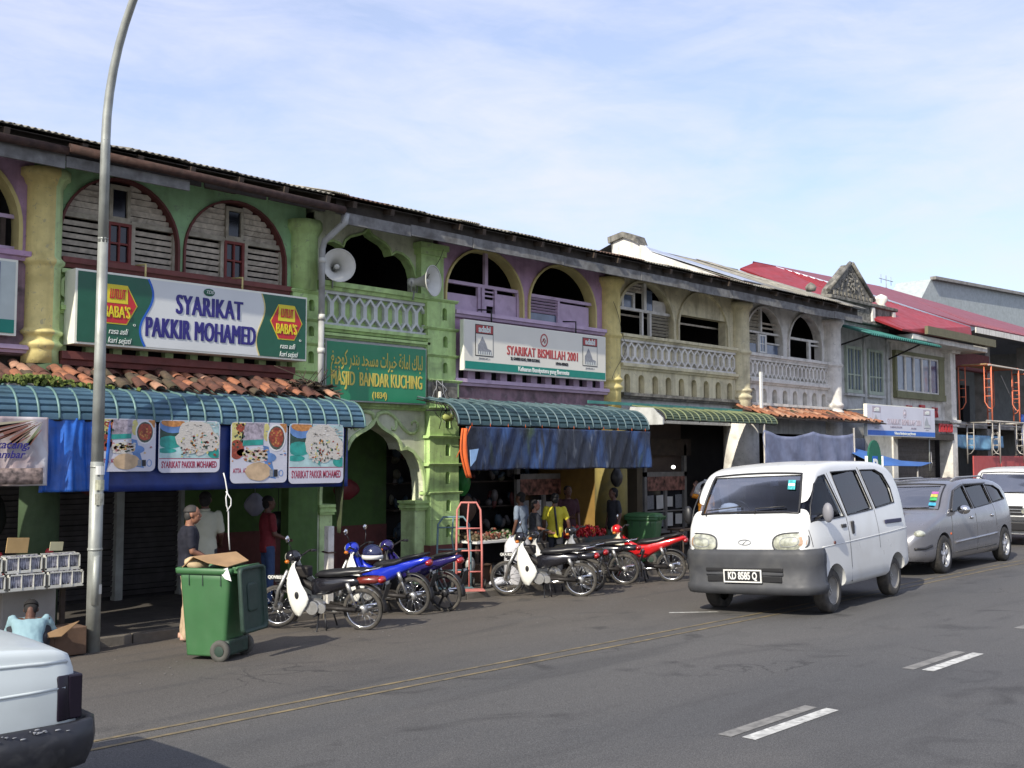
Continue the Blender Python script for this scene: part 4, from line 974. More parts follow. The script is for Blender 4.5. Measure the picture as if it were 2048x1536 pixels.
def tiled(label, x0, x1, ytop, ztop, ybot, zbot, rows, pitch=.215, wreck=0., weights=None):
    T = thing('tiled_lean_to_roof', label, 'roof', ((x0 + x1) / 2, ytop, zbot))
    sl = math.atan2(ztop - zbot, ytop - ybot)
    MB().add([(x0, ybot, zbot - .05), (x1, ybot, zbot - .05), (x1, ytop, ztop - .05), (x0, ytop, ztop - .05)], [(0, 1, 2, 3)]).build('roof_boards', 'wood_d', T, solid=.03)
    n = int((x1 - x0) / pitch)
    for r in range(rows):
        t = r / rows
        for i in range(n):
            if R.random() < .02: continue
            k = R.choices(range(6), weights or (4, 6, 2, 4, 3, 5))[0]; j = 1 + wreck * (2.5 if i > n - 5 else 1)
            inst(tm[k], 'tile', T, (x0 + (i + .5) * pitch + R.uniform(-.012, .012) * j, ybot + (ytop - ybot) * t + R.uniform(-.02, .02) * j, zbot + (ztop - zbot) * t + R.uniform(-.005, .008) * j - .01),
                 (sl + R.uniform(-.05, .06) * j, R.uniform(-.05, .05) * j, R.uniform(-.07, .07) * j))
    return T
TL = tiled('broken orange terracotta tile roof between the lilac and green shopfronts and the blue awning', 3.6, 9.95, 13.95, 3.16, 12.98, 2.885, 4, .215, .9)
deb = MB()
for i in range(46):
    c = (9.2 + R.random() * .8, 13.2 + R.random() * .5, 2.94 + R.random() * .18); deb.obox(c, (R.uniform(.08, .3), R.uniform(.03, .1), .018), (R.uniform(-.5, .5), R.uniform(-.5, .5), R.uniform(0, 3)))
o = deb.build('broken_tiles', 'tile_d', TL); o['kind'] = 'stuff'
b = MB()
for i in range(14): a = R.uniform(0, pi); b.tube([(9.6 + R.uniform(-.3, .4), 13.2 + R.uniform(0, .4), 3.0), (9.5 + R.uniform(-.6, .4), 13.2 + R.uniform(-.2, .3), 3.1 + R.uniform(.05, .25))], .006, 4)
o = b.build('twigs', 'wood_d', TL); o['kind'] = 'stuff'
# moss on the awning edge
ms = MB()
for i in range(420):
    x = R.gauss(5.3, .42); s = max(0, 1 - abs(x - 5.3) / 1.1)
    ms.obox((x, 13.05 + R.gauss(0, .10), 2.86 + R.random() * .12 * s), (.05, .02, .045), (R.uniform(0, 3), R.uniform(0, 3), R.uniform(0, 3)))
tag(ms.build('moss', 'moss'), 'clump of yellow-green moss growing on the ribbed awning beside the lamp pole', 'moss', kind='stuff')
tag(MB().grid(lambda u, v: (4.5 + u * 1.5, 12.95 + v * .42, 2.83 + .08 * v + .03 * sin(u * 17 + v * 5) + .02 * sin(u * 39)), 30, 6).build('mortar_bed', 'concrete', solid=.03), 'lump of old grey mortar bedding at the awning edge under the moss', 'mortar')
tiled('short orange terracotta tile roof below the off-white shophouse, above the grey tarpaulin', 22.1, 28.3, 13.95, 3.22, 13.0, 2.96, 4, .23, .5, (7, 1, 4, 1, 6, 1))

# ------------------------------------------------------------------ shop signs
Fy = 13.55
def rounded(x0, x1, z0, z1, r, n=5):
    P = []
    for cx, cz, a0 in ((x1 - r, z1 - r, 0), (x0 + r, z1 - r, 90), (x0 + r, z0 + r, 180), (x1 - r, z0 + r, 270)):
        for i in range(n + 1): a = radians(a0 + 90 * i / n); P.append((cx + r * cos(a), cz + r * sin(a)))
    return P
def plate(root, poly, m, y, t=.004, name='panel'): return MB().prism(poly, 'y', y - t, y).build(name, m, root)
P1 = thing('shop_sign', 'large white and green box sign lettered SYARIKAT PAKKIR MOHAMED', 'sign', (8, 13.7, 3.5))
x0, x1, z0, z1 = 6.06, 9.66, 3.46, 4.44
MB().box(x0, x1, 13.60, 13.92, z0, z1).build('box', 'sign_edge', P1, bevel=.008)
y = 13.596
plate(P1, [(x0 + .03, z0 + .03), (x1 - .03, z0 + .03), (x1 - .03, z1 - .03), (x0 + .03, z1 - .03)], 'sign_w', y, .003, 'face')
def wavy(xa, amp, s):
    return [(xa + s * amp * sin((z - z0) / (z1 - z0) * 2 * pi), z) for z in [z0 + .03 + (z1 - z0 - .06) * i / 24 for i in range(25)]]
yw = y - .003
L = wavy(7.03, -.09, 1); plate(P1, [(x0 + .03, z1 - .03), (x0 + .03, z0 + .03)] + L, 'sign_g', yw, .004, 'green_field')
MB().band([(p[0] + .012, p[1]) for p in L], .03, 'y', yw - .005, yw - .001).build('blue_edge', 'sign_blue', P1)
L = wavy(8.84, -.07, 1); plate(P1, [(x1 - .03, z1 - .03)] + L[::-1] + [(x1 - .03, z0 + .03)], 'sign_g', yw, .004, 'green_field')
MB().band([(p[0] - .008, p[1]) for p in L], .018, 'y', yw - .005, yw - .001).build('gold_edge', 'yellow_t', P1)
ye = yw - .005
for cx in (6.62, 9.28):
    cz = 4.02
    def hexa(r, s=1.): return [(cx + r * 1.08 * cos(pi / 3 * i), cz + r * s * sin(pi / 3 * i)) for i in range(6)]
    plate(P1, hexa(.265, 1.14), 'yel', ye, .003, 'emblem_border'); plate(P1, hexa(.250, 1.14), 'red', ye - .003, .003, 'emblem')
    plate(P1, [(cx - .15, 4.035), (cx + .15, 4.035), (cx + .14, 4.265), (cx - .14, 4.265)], 'yel', ye - .006, .003, 'emblem_panel')
    text('LUTLUT', P1, (cx, ye - .011, 4.15), .19, 'red', fit=.22, bold=.004, shear=.25)
    text("BABA'S", P1, (cx, ye - .011, 3.91), .22, 'yel', fit=.36, bold=.005)
    text('rasa asli', P1, (cx + .02, ye - .004, 3.66), .115, 'pale_l', sx=.72, shear=.35)
    text('kari sejati', P1, (cx + .04, ye - .004, 3.54), .115, 'pale_l', sx=.72, shear=.35)
    text('o', P1, (cx + .25, ye - .004, 3.77), .07, 'pale_l')
text('SYARIKAT', P1, (8.0, ye, 4.10), .385, 'navy', fit=1.04, bold=.012, spacing=1.08)
text('PAKKIR MOHAMED', P1, (7.89, ye, 3.75), .385, 'navy', fit=1.70, bold=.012, spacing=1.08)
MB().ell((7.98, ye, 4.33), (.09, .006, .055), 18, 6).build('oval_badge', 'sign_g', P1); text('TDS', P1, (7.98, ye - .01, 4.33), .065, 'pale_l', shear=.3)
for x in (7.05, 8.56): MB().tube([(x, 13.66, 4.44), (x, 13.66, 4.62), (x, 13.95, 4.64)], .014, 6).build('hanger', 'yellow_t', P1)

P2s = thing('shop_sign', 'green board with gold Arabic script and MASJID BANDAR KUCHING (1834)', 'sign', (11.3, 13.9, 2.9))
x0, x1, z0, z1 = 10.16, 12.28, 2.89, 3.86
MB().box(x0, x1, 13.80, 13.86, z0, z1).build('frame', 'steel', P2s, bevel=.006)
plate(P2s, [(x0 + .025, z0 + .025), (x1 - .025, z0 + .025), (x1 - .025, z1 - .025), (x0 + .025, z1 - .025)], 'sign_g2', 13.797, .003, 'face')
arab = '\uFB92\uFEEE\uFB7F\uFEF4\u06A0'  # placeholder, real line below (presentation forms, already in visual order)
lg = ['\uFEDF\uFE92\uFE8E\uFED9', '\uFE8D\uFEE3\uFE8E\uFEE7\uFE94', '\uFEA7\uFEF4\uFEAE\uFE8D\uFE95', '\uFEE3\uFEB4\uFEA0\uFEAA', '\uFE91\uFEE8\uFEAA\uFEAD', '\uFEDB\uFEEE\uFB7C\uFEF4\uFECE']
line = ' '.join(w[::-1] for w in reversed(lg))
text(line, P2s, (11.22, 13.79, 3.58), .34, 'gold', fit=1.92, off=.002, ext=.003)
text('MASJID  BANDAR KUCHING', P2s, (11.22, 13.79, 3.25), .32, 'gold', fit=1.90, bold=.006, ext=.003)
text('(1834)', P2s, (11.25, 13.79, 3.01), .14, 'gold', sx=.85, off=.003, ext=.003)

def adabi(root, x0, x1, z0, z1, y, faded=False):
    cR, cG, cT, cK = ('red_f', 'grey_p', 'sign_teal', 'black')
    if faded:
        cR = mat('faded_pink_print', (.42, .36, .40), .6, var=.05); cG = mat('faded_grey_print', (.36, .38, .40), .6, var=.1); cT = mat('bright_blue_band', (.02, .13, .50), .5, var=.08)
        cK = mat('faded_dark_print', (.30, .28, .34), .6, var=0)
    W, Hh = x1 - x0, z1 - z0
    face = mat('faded_sign_face', (.58, .58, .64), .5, var=.04, vs=1.5) if faded else mat('cream_sign_face', (.66, .64, .56), .5, var=.05, vs=1.5)
    MB().box(x0, x1, y, y + .10, z0, z1).build('box', 'sign_edge', root, bevel=.006)
    plate(root, [(x0 + .02, z0 + .02), (x1 - .02, z0 + .02), (x1 - .02, z1 - .02), (x0 + .02, z1 - .02)], face, y - .001, .003, 'face')
    y -= .005
    plate(root, [(x0 + .03, z0 + .03), (x1 - .03, z0 + .03), (x1 - .03, z0 + Hh * .185), (x0 + .03, z0 + Hh * .185)], cT, y, .003, 'band')
    for xa in (x0 + W * .07, x1 - W * .185):
        wv = W * .115; za, zb = z0 + Hh * .30, z0 + Hh * .93
        plate(root, [(xa, za), (xa + wv, za), (xa + wv, zb), (xa, zb)], cK, y, .003, 'logo_border')
        plate(root, [(xa + .015, za + .015), (xa + wv - .015, za + .015), (xa + wv - .015, zb - Hh * .19), (xa + .015, zb - Hh * .19)], face, y - .004, .002, 'logo_panel')
        plate(root, [(xa + .015, zb - Hh * .17), (xa + wv - .015, zb - Hh * .17), (xa + wv - .015, zb - .015), (xa + .015, zb - .015)], cR, y - .004, .002, 'logo_panel')
        text('adabi', root, (xa + wv / 2, y - .009, zb - Hh * .095), Hh * .17, 'pale_l', sx=.95, off=.006)
        h = zb - Hh * .19 - za
        plate(root, [(xa + .06, za + .10 * h), (xa + wv - .05, za + .10 * h), (xa + wv - .06, za + .30 * h), (xa + wv * .66, za + .36 * h), (xa + wv * .56, za + .60 * h), (xa + wv * .38, za + .9 * h), (xa + wv * .22, za + .6 * h), (xa + .06, za + .5 * h)], cG, y - .008, .002, 'logo_house')
        for i in range(6): plate(root, [(xa + .09 + i * .055, za + .06 * h), (xa + .11 + i * .055, za + .06 * h), (xa + .11 + i * .055, za + .22 * h), (xa + .09 + i * .055, za + .22 * h)], 'pale_l', y - .011, .001, 'logo_stilt')
        text('JENAMA NO. 1', root, (xa + wv / 2, y - .001, za - Hh * .045), Hh * .05, cG, sx=.95)
    xc = x0 + W * .53
    MB().ring([(xc + .105 * cos(2 * pi * i / 24), z0 + Hh * .76 + .125 * sin(2 * pi * i / 24)) for i in range(24)], [(xc + .08 * cos(2 * pi * i / 24), z0 + Hh * .76 + .10 * sin(2 * pi * i / 24)) for i in range(24)], 'y', y - .004, y).build('emblem', cR, root)
    MB().tube([(xc - .05, y - .003, z0 + Hh * .72), (xc, y - .003, z0 + Hh * .80), (xc + .05, y - .003, z0 + Hh * .75), (xc + .02, y - .003, z0 + Hh * .70), (xc - .03, y - .003, z0 + Hh * .79)], .008, 5).build('emblem', cR, root)
    text('SYARIKAT BISMILLAH 2001', root, (x0 + W * .53, y, z0 + Hh * .465), Hh * .27, cR, fit=W * .50, bold=.009, spacing=1.08)
    text('28, GAMBIER ROAD, 93000 KUCHING.', root, (x0 + W * .40, y, z0 + Hh * .31), Hh * .085, cK, sx=.62, off=.003)
    text('HP:016-8898625', root, (x0 + W * .66, y, z0 + Hh * .29), Hh * .085, cK, sx=.7, off=.003)
    text('Keluaran Bumiputera yang Bermutu', root, (x0 + W * .53, y - .005, z0 + Hh * .108), Hh * .125, 'pale_l', sx=.88, off=.004)
P3s = thing('shop_sign', 'cream box sign lettered SYARIKAT BISMILLAH 2001 on the lilac shophouse', 'sign', (15, 13.7, 3.5))
adabi(P3s, 13.02, 16.98, 3.53, 4.43, 13.66)
for x in (13.75, 16.1): MB().tube([(x, 13.7, 4.43), (x, 13.7, 4.66), (x - .1, 13.95, 4.68)], .016, 6).build('hanger', 'black', P3s)
P4s = thing('shop_sign', 'faded white and blue box sign standing out in front of the grey shophouse', 'sign', (30.6, 13.2, 2.6))
adabi(P4s, 27.55, 32.0, 2.58, 3.45, 13.2, True)
for x in (27.65, 31.9): MB().tube([(x, 13.35, 2.6), (x, 13.35, 1.6)], .02, 6).tube([(x, 13.3, 3.3), (x, 14.05, 3.3)], .02, 6).build('bracket', 'steel', P4s)
P5s = thing('shop_sign', 'end of a white box sign with a teal band, cut by the photo edge', 'sign', (4, 13.85, 3.5))
MB().box(2.0, 5.42, 13.82, 13.92, 3.52, 4.48).build('box', 'sign_edge', P5s)
plate(P5s, [(2.03, 3.55), (5.39, 3.55), (5.39, 4.45), (2.03, 4.45)], mat('pale_blue_sign_face', (.44, .50, .48), .5, var=.05), 13.818, .003, 'face')
plate(P5s, [(2.03, 3.55), (5.39, 3.55), (5.39, 3.72), (2.03, 3.72)], 'sign_teal', 13.814, .003, 'band')
plate(P5s, [(5.0, 4.22), (5.2, 4.22), (5.2, 4.42), (5.0, 4.42)], mat('mauve_print', (.30, .15, .32), .6), 13.814, .003, 'logo_panel')
MB().ring([(4.8, 3.90), (5.2, 3.90), (5.2, 4.43), (4.8, 4.43)], [(4.815, 3.915), (5.185, 3.915), (5.185, 4.415), (4.815, 4.415)], 'y', 13.806, 13.811).build('logo_border', 'navy', P5s)
# parking sign
PS = thing('parking_sign', 'round-topped green parking board with a white P, between white posts', 'sign', (22.0, 10.4, -.2), radians(-8), local=True); PS.scale = (.68, 1, .97)
pz = [( -.34, .3), (.34, .3), (.34, 2.1)] + [(.34 * cos(pi * i / 10), 2.25 + .40 * sin(pi * i / 10)) for i in range(11)] + [(-.34, 2.1)]
MB().prism(pz, 'y', -.02, .02).build('board', mat('dark_parking_green', (.01, .10, .06), .6), PS)
MB().prism([(-.14, 1.75), (.14, 1.75), (.14, 2.30), (-.14, 2.30)], 'y', -.026, -.02).build('blue_field', 'sign_blue', PS)
text('P', PS, (0, -.03, 2.04), .5, 'pale_l', off=.01)
for i, (z, t) in enumerate([(1.58, 'KENDERAAN'), (1.40, 'PARKING'), (1.28, '8.00 - 5.00'), (1.16, 'ISNIN - SABTU')]): text(t, PS, (0, -.026, z), .11 if i else .1, mat('brown_lettering', (.35, .22, .06)) if i == 0 else mat('pale_green_lettering', (.2, .5, .3)), sx=.75)
for x in (-.42, .42): MB().cyl((x, 0, 0), (x, 0, 2.3), .035).build('post', 'white', PS)

# ------------------------------------------------------------------ banners and tarpaulins
def cloth(root, name, m, x0, x1, z0, z1, y, amp=.03, fr=5, nu=50, nv=14, sag=.0, ph=0., taper=None, solid=.0, leanout=0., gather=0.):
    def f(u, v):
        z = z1 + (z0 - z1) * v - sag * sin(pi * u) * v
        x = x0 + (x1 - x0) * u
        if taper: x += taper * v * (u - .5)
        yy = y - amp * (.35 + .65 * v) * (sin(u * fr * 2 * pi + ph + v * 1.3) + .5 * sin(u * fr * 4.7 * pi + ph * 2 - v * 2.)) - leanout * v
        yy += gather * abs(sin(u * fr * 9 + sin(v * 4 + u * 11) * .8)) * .4
        return (x, yy, z)
    b = MB().grid(f, nu, nv); return b.build(name, m, root, solid=solid or .004)
BT = thing('tarpaulin', 'bright blue tarpaulin hanging behind and between the food banners beside the lamp pole', 'tarpaulin', (7.4, 12.5, 1.6))
cloth(BT, 'sheet', 'tarp', 5.20, 6.05, 1.60, 2.46, 12.50, .04, 2.2, 60, 30, ph=1, gather=.05)
cloth(BT, 'sheet', mat('deep_blue_tarpaulin', (.008, .025, .14), .45, var=.4, vs=4, bump=.3, bs=14), 6.02, 9.66, 1.585, 2.44, 12.56, .012, 3, 80, 10)
# food banners: flat print built as thin shapes on a white sheet
def food(root, x0, x1, z0, z1, y, kind, seed):
    q = random.Random(seed)
    W, Hh = x1 - x0, z1 - z0
    face = mat('banner_vinyl', (.50, .50, .56), .35, var=.05, vs=3, bump=.25, bs=8)
    def X(u): return x0 + u * W
    def Z(v): return z0 + v * Hh
    def blob(cx, cz, rx, rz, m, yy, n=16, j=.0, name='print'):
        P = [(X(cx) + rx * W * (1 + q.uniform(-j, j)) * cos(2 * pi * i / n), Z(cz) + rz * Hh * (1 + q.uniform(-j, j)) * sin(2 * pi * i / n)) for i in range(n)]
        P = [(min(x1 - .015, max(x0 + .015, p[0])), min(z1 - .01, max(z0 + .015, p[1]))) for p in P]
        prb.setdefault(m if isinstance(m, str) else m.name, (m, MB()))[1].prism(P, 'y', yy - .0012, yy)
    prb = {}
    plate(root, rounded(x0, x1, z0, z1, .07), face, y, .003, 'banner_sheet')
    y1 = y - .0035
    teal = mat('print_teal', (.02, .26, .22), .4, var=.35, vs=8); rice = mat('print_rice', (.50, .47, .42), .45, var=.15, vs=60); curry = mat('print_curry', (.26, .045, .02), .4, var=.5, vs=30)
    oran = mat('print_orange', (.42, .18, .05), .4, var=.35, vs=25); yelo = mat('print_pale_yellow', (.48, .44, .16), .4, var=.25, vs=12); skyb = mat('print_blue', (.10, .20, .42), .4, var=.3, vs=6); pinkp = mat('print_pink', (.45, .22, .22), .4, var=.3, vs=15)
    dk = mat('print_dark_green', (.02, .05, .035), .4, var=.4, vs=12); mar = mat('print_crimson', (.28, .03, .06), .5, var=0); brd = mat('print_bread', (.46, .33, .20), .45, var=.25, vs=10); herb = mat('print_herb', (.05, .07, .05), .4, var=.5, vs=40)
    if kind == 'rice':
        plate(root, [(x0 + .015, Z(.27)), (x1 - .015, Z(.27)), (x1 - .015, z1 - .01), (x0 + .015, z1 - .01)], mat('print_pale_teal', (.33, .47, .47), .4, var=.3, vs=5), y1 + .001, .001, 'print')
        blob(.13, .78, .20, .22, dk, y1); blob(.18, .58, .20, .12, teal, y1 - .001); blob(.12, .42, .16, .05, teal, y1 - .001); blob(.92, .36, .12, .09, teal, y1 - .001)
        if seed % 2: blob(.22, .90, .22, .15, skyb, y1 - .002); blob(.22, .95, .19, .08, oran, y1 - .003)
        blob(.60, .68, .32, .34, rice, y1 - .0035, 30, .10); blob(.82, .60, .18, .20, rice, y1 - .0045, 20, .12)
        rice2 = mat('print_rice_shadow', (.33, .30, .26), .5, var=.3, vs=40); rice3 = mat('print_rice_light', (.62, .60, .56), .5, var=0)
        for i in range(70): blob(q.uniform(.36, .98), q.uniform(.38, .97), q.uniform(.012, .035), q.uniform(.006, .014), q.choice([rice2, rice3, rice2, rice]), y1 - .0055, 6, .4)
        for i in range(76):
            a = q.uniform(.35, 1.0); blob(a, q.uniform(.30, .62) + .25 * a * q.random(), q.uniform(.008, .025), q.uniform(.01, .03), q.choice([herb, herb, curry, oran, yelo, teal, rice]), y1 - .006, 6, .4)
        plate(root, [(x0 + .01, Z(.262)), (x1 - .01, Z(.262)), (x1 - .01, Z(.275)), (x0 + .01, Z(.275))], mar, y1, .001, 'print')
        text('SYARIKAT PAKKIR MOHAMED', root, ((x0 + x1) / 2, y1, Z(.145)), Hh * .175, mar, fit=W * .90, off=.003, ext=.0015)
    else:
        plate(root, [(x0 + .02, Z(.30)), (X(.62), Z(.12)), (X(.74), z1 - .01), (x0 + .02, z1 - .01)], mat('print_beige', (.42, .36, .30), .4, var=.4, vs=9), y1 + .0022, .001, 'print')
        plate(root, [(X(.62), Z(.10)), (X(.80), Z(.06)), (X(.66), Z(.60)), (X(.56), Z(.62))], skyb, y1 + .001, .001, 'print')
        blob(.12, .80, .16, .24, yelo, y1); blob(.10, .55, .13, .16, curry, y1 - .001); blob(.30, .90, .22, .09, curry, y1 - .0005); blob(.93, .92, .09, .09, oran, y1 - .0005); blob(.62, .84, .06, .15, yelo, y1 - .0005)
        for i in range(26): blob(q.uniform(.02, .24), q.uniform(.58, .98), .02, .02, q.choice([oran, curry, herb, yelo, dk]), y1 - .0018, 6, .4)
        prb.setdefault('print_pale_yellow', (yelo, MB()))[1].prism([(X(.16), Z(.60)), (X(.22), z1 - .01), (X(.26), z1 - .01), (X(.24), Z(.60))], 'y', y1 - .0012, y1)
        plate(root, [(X(.20), Z(.62)), (X(.56), Z(.64)), (X(.58), z1 - .01), (X(.24), z1 - .01)], mat('print_packet', (.30, .26, .30), .3, var=.5, vs=20), y1 - .001, .001, 'print')
        plate(root, [(X(.20), Z(.61)), (X(.56), Z(.63)), (X(.56), Z(.72)), (X(.21), Z(.70))], teal, y1 - .0022, .001, 'print')
        blob(.80, .75, .17, .23, mat('print_white', (.6, .6, .6), .4), y1 - .001); blob(.80, .75, .145, .20, herb, y1 - .0022); blob(.80, .76, .13, .17, curry, y1 - .0034, 14, .08)
        for i in range(12): blob(q.uniform(.70, .90), q.uniform(.64, .88), .02, .02, oran, y1 - .0046, 6, .4)
        blob(.66, .42, .14, .08, skyb, y1 - .001); blob(.20, .50, .10, .06, pinkp, y1 - .001)
        blob(.42, .45, .22, .12, rice, y1 - .002, 20, .12)
        for i in range(60): blob(q.uniform(.03, .97), q.uniform(.30, .97), q.uniform(.01, .03), q.uniform(.006, .02), q.choice([face, brd, rice, skyb, pinkp, oran]), y1 - .0006, 6, .4)
        for i in range(48): blob(q.uniform(.22, .62), q.uniform(.36, .54), .03, .018, q.choice([herb, rice, oran, pinkp, brd, yelo]), y1 - .0034, 7, .3)
        blob(.48, .19, .23, .15, brd, y1 - .005, 22, .04)
        for a in (.68, .76): plate(root, [(X(a), Z(.10)), (X(a + .065), Z(.10)), (X(a + .065), Z(.22)), (X(a), Z(.22))], 'black' if a > .7 else 'grey_p', y1 - .006, .001, 'print')
        MB().ring([(X(.89) + .035 * cos(pi * i / 8), Z(.16) + .045 * sin(pi * i / 8)) for i in range(16)], [(X(.89) + .026 * cos(pi * i / 8), Z(.16) + .036 * sin(pi * i / 8)) for i in range(16)], 'y', y1 - .002, y1).build('print', skyb, root)
        text('ATTA  ATTA', root, (X(.20), y1, Z(.20)), Hh * .10, mar, sx=.6, off=.003, ext=.001)
    for k, (m, b) in prb.items(): b.build('print', m, root)['kind'] = 'stuff'
for i, (a, b_, z0_, kind, lab) in enumerate([(5.90, 6.63, 1.83, 'mix', 'food banner with a curry bowl and flat bread nearest to the lamp pole'), (6.67, 7.53, 1.81, 'rice', 'food banner with a heap of rice, next to the hanging white rope'),
        (7.69, 8.57, 1.66, 'mix', 'third food banner, yellow and red, with bowl and flat bread'), (8.60, 9.53, 1.64, 'rice', 'last food banner with rice and a blue bowl, at the mosque arch')]):
    T = thing('banner', lab, 'banner', ((a + b_) / 2, 12.5, z0_), group='food banners under the blue awning')
    food(T, a, b_, z0_, 2.47, 12.49, kind, i)
q_l = random.Random(21)
LB = thing('banner', 'crumpled pale banner with blue italic lettering at the left edge of the photo', 'banner', (4.5, 12.42, 1.66))
M['banner_pale'] = mat('crumpled_banner', (.46, .45, .47), .35, var=.25, vs=3, dirt=(.25, .09, .07), da=.75, ds=2.0, bump=.5, bs=10)
cloth(LB, 'banner_sheet', 'banner_pale', 3.6, 5.28, 1.68, 2.46, 12.44, .03, 2.4, 70, 26, gather=.05)
cloth(LB, 'print', mat('banner_photo_strip', (.20, .15, .13), .4, var=.8, vs=16), 4.2, 5.20, 1.70, 1.88, 12.375, .003, 2, 30, 3)
for k in range(22):
    a = radians(180 + q_l.uniform(5, 80)); l0, l1 = q_l.uniform(.05, .3), q_l.uniform(.35, .95); w_ = q_l.uniform(.01, .035)
    P_ = [(5.20 + cos(a + w_ * s) * l, 2.44 + sin(a + w_ * s) * l * .75) for s, l in ((-1, l0), (1, l0), (1.6, l1), (-1.6, l1))]
    P_ = [(min(5.26, max(3.8, p[0])), max(2.14, p[1])) for p in P_]
    MB().prism(P_, 'y', 12.366, 12.370).build('print', q_l.choice([mat('print_cream_streak', (.42, .38, .26), .4), mat('print_rust_streak', (.22, .09, .06), .4), mat('print_mauve_streak', (.26, .15, .17), .4), mat('print_olive_streak', (.22, .24, .12), .4)]), LB)
text('kacang,', LB, (5.03, 12.34, 2.14), .13, 'navy', shear=.3, off=.002, ext=.002, align='RIGHT'); text('sambar', LB, (4.97, 12.34, 2.03), .12, 'navy', shear=.3, off=.002, ext=.002, align='RIGHT')
DT = thing('tarpaulin', 'dirty streaked blue tarpaulin hanging from the dark teal awning', 'tarpaulin', (14.4, 12.5, 1.8))
def dtf(u, v):
    x = 11.95 + (16.85 - 11.95) * u + .012 * v * sin(u * 40); z = 2.50 - (.70 + .008 * sin(u * 17)) * v
    g = abs((u * 7) % 1 - .5)
    yy = 12.48 - .018 * sin(u * 2 * pi * 3 + v) * (.3 + v) - .010 * sin(u * 2 * pi * 11 + v * 3) - .05 * math.exp(-((u - .55) * 9) ** 2) * v - .015 * sin(u * 97 + v * 6)
    return (x, yy, z)
MB().grid(dtf, 170, 24).build('sheet', 'tarp_d', DT, solid=.004)
for i in range(12): MB().tube([(12.1 + i * .42, 12.49, 2.50), (12.1 + i * .42, 12.50, 2.56)], .006, 4).build('tie', 'orange_c', DT)
OC = thing('bundle', 'orange cloth with a pale blue patch tied at the end of the teal awning', 'cloth', (12.1, 12.4, 1.7))
def oc(u, v): return (11.86 + .10 * v - .06 * sin(v * pi) + (u - .5) * (.16 - .12 * abs(v - .45)), 12.40 + .03 * sin(u * 9), 2.46 - .78 * v)
MB().grid(oc, 8, 12).build('cloth', 'orange_c', OC, solid=.03)
MB().prism([(11.93, 2.12), (12.12, 2.14), (12.06, 1.96), (11.95, 1.86)], 'y', 12.36, 12.37).build('patch', mat('pale_blue_cloth', (.25, .40, .62), .7), OC)
MB().tube([(11.98, 12.4, 2.5), (11.72, 12.45, 2.0)], .008, 5).build('cord', 'orange_c', OC)
GT = thing('tarpaulin', 'grey-blue tarpaulin slung below the short tiled roof, behind the van', 'tarpaulin', (23.7, 12.7, 1.6))
def gtf(u, v):
    top = 2.62 - .14 * sin(pi * ((u * 2) % 1)) * (1 - .4 * (u > .5)); x = 21.4 + 4.45 * u
    return (x, 12.7 - .02 * sin(u * 2 * pi * 4 + 3 * v) * (.3 + v) - .03 * sin(u * 30 - v * 14 * (1 - u)) * (1 - .5 * v), top + (.95 - top) * v)
MB().grid(gtf, 110, 20).build('sheet', 'tarp_g', GT, solid=.004)
for x in (21.45, 25.8): MB().cyl((x, 12.7, -.15), (x, 12.72, 2.75), .025).build('pole', 'steel_s', GT)
tag(cloth(None, 'tarpaulin', mat('very_dark_blue_sheet', (.02, .028, .05), .8, var=.3), 25.9, 27.0, 1.0, 2.5, 13.0, .02, 2, 20, 6), 'dark blue sheet hanging between the grey tarpaulin and the parking board', 'tarpaulin')
UM = thing('canopy', 'small pitched blue canvas canopy propped on a pole right of the parking board', 'canopy', (27.0, 12.0, -.1))
MB().add([(25.6, 12.0, 1.8), (27.2, 11.6, 1.78), (28.8, 12.0, 1.86), (25.7, 13.4, 2.42), (27.6, 13.4, 1.98)], [(0, 1, 3), (1, 4, 3), (1, 2, 4)]).build('canvas', mat('blue_canvas', (.04, .12, .35), .6, var=.2, vs=3), UM, solid=.01)
MB().tube([(28.8, 12.0, 1.86), (29.5, 12.3, 2.15)], .012, 5).tube([(28.85, 12.0, 1.86), (29.1, 12.2, 1.4)], .012, 5).cyl((27.2, 11.7, -.15), (27.2, 11.7, 1.8), .02).build('pole', 'steel_s', UM)
AC = thing('end_curtain', 'dark olive canvas closing the end of the long awning, tied round a white post', 'canvas', (9.75, 12.7, .3))
def acf(u, v):
    w = .42 * (1 - .72 * v); return (9.62 - .10 * v + u * w * .55, 12.52 + u * w * 2.0 * (1 - .3 * v) + .03 * sin(u * 12), 2.42 - 1.5 * v)
MB().grid(acf, 10, 14).build('canvas', 'olive_c', AC, solid=.01)
MB().box(9.56, 9.66, 12.86, 12.96, -.14, 1.0).build('post', 'cream_w', AC)
MB().tube([(9.55, 12.84, .62), (9.68, 12.84, .62), (9.68, 12.98, .62), (9.54, 12.98, .63)], .012, 5, closed=True).build('tie', 'rust', AC)
# rope
RP = MB().tube([(7.58, 12.47, 1.80), (7.6, 12.46, 1.72), (7.63, 12.45, 1.55), (7.61, 12.45, 1.48), (7.62, 12.45, 1.38), (7.65, 12.45, 1.3), (7.66, 12.45, 1.0), (7.68, 12.45, .80)], .009, 6).tube([(7.61, 12.45, 1.56), (7.68, 12.44, 1.46), (7.68, 12.44, 1.38), (7.63, 12.45, 1.30)], .008, 6).build('rope', 'paper')
tag(RP, 'knotted white rope hanging below the rice banner', 'rope')

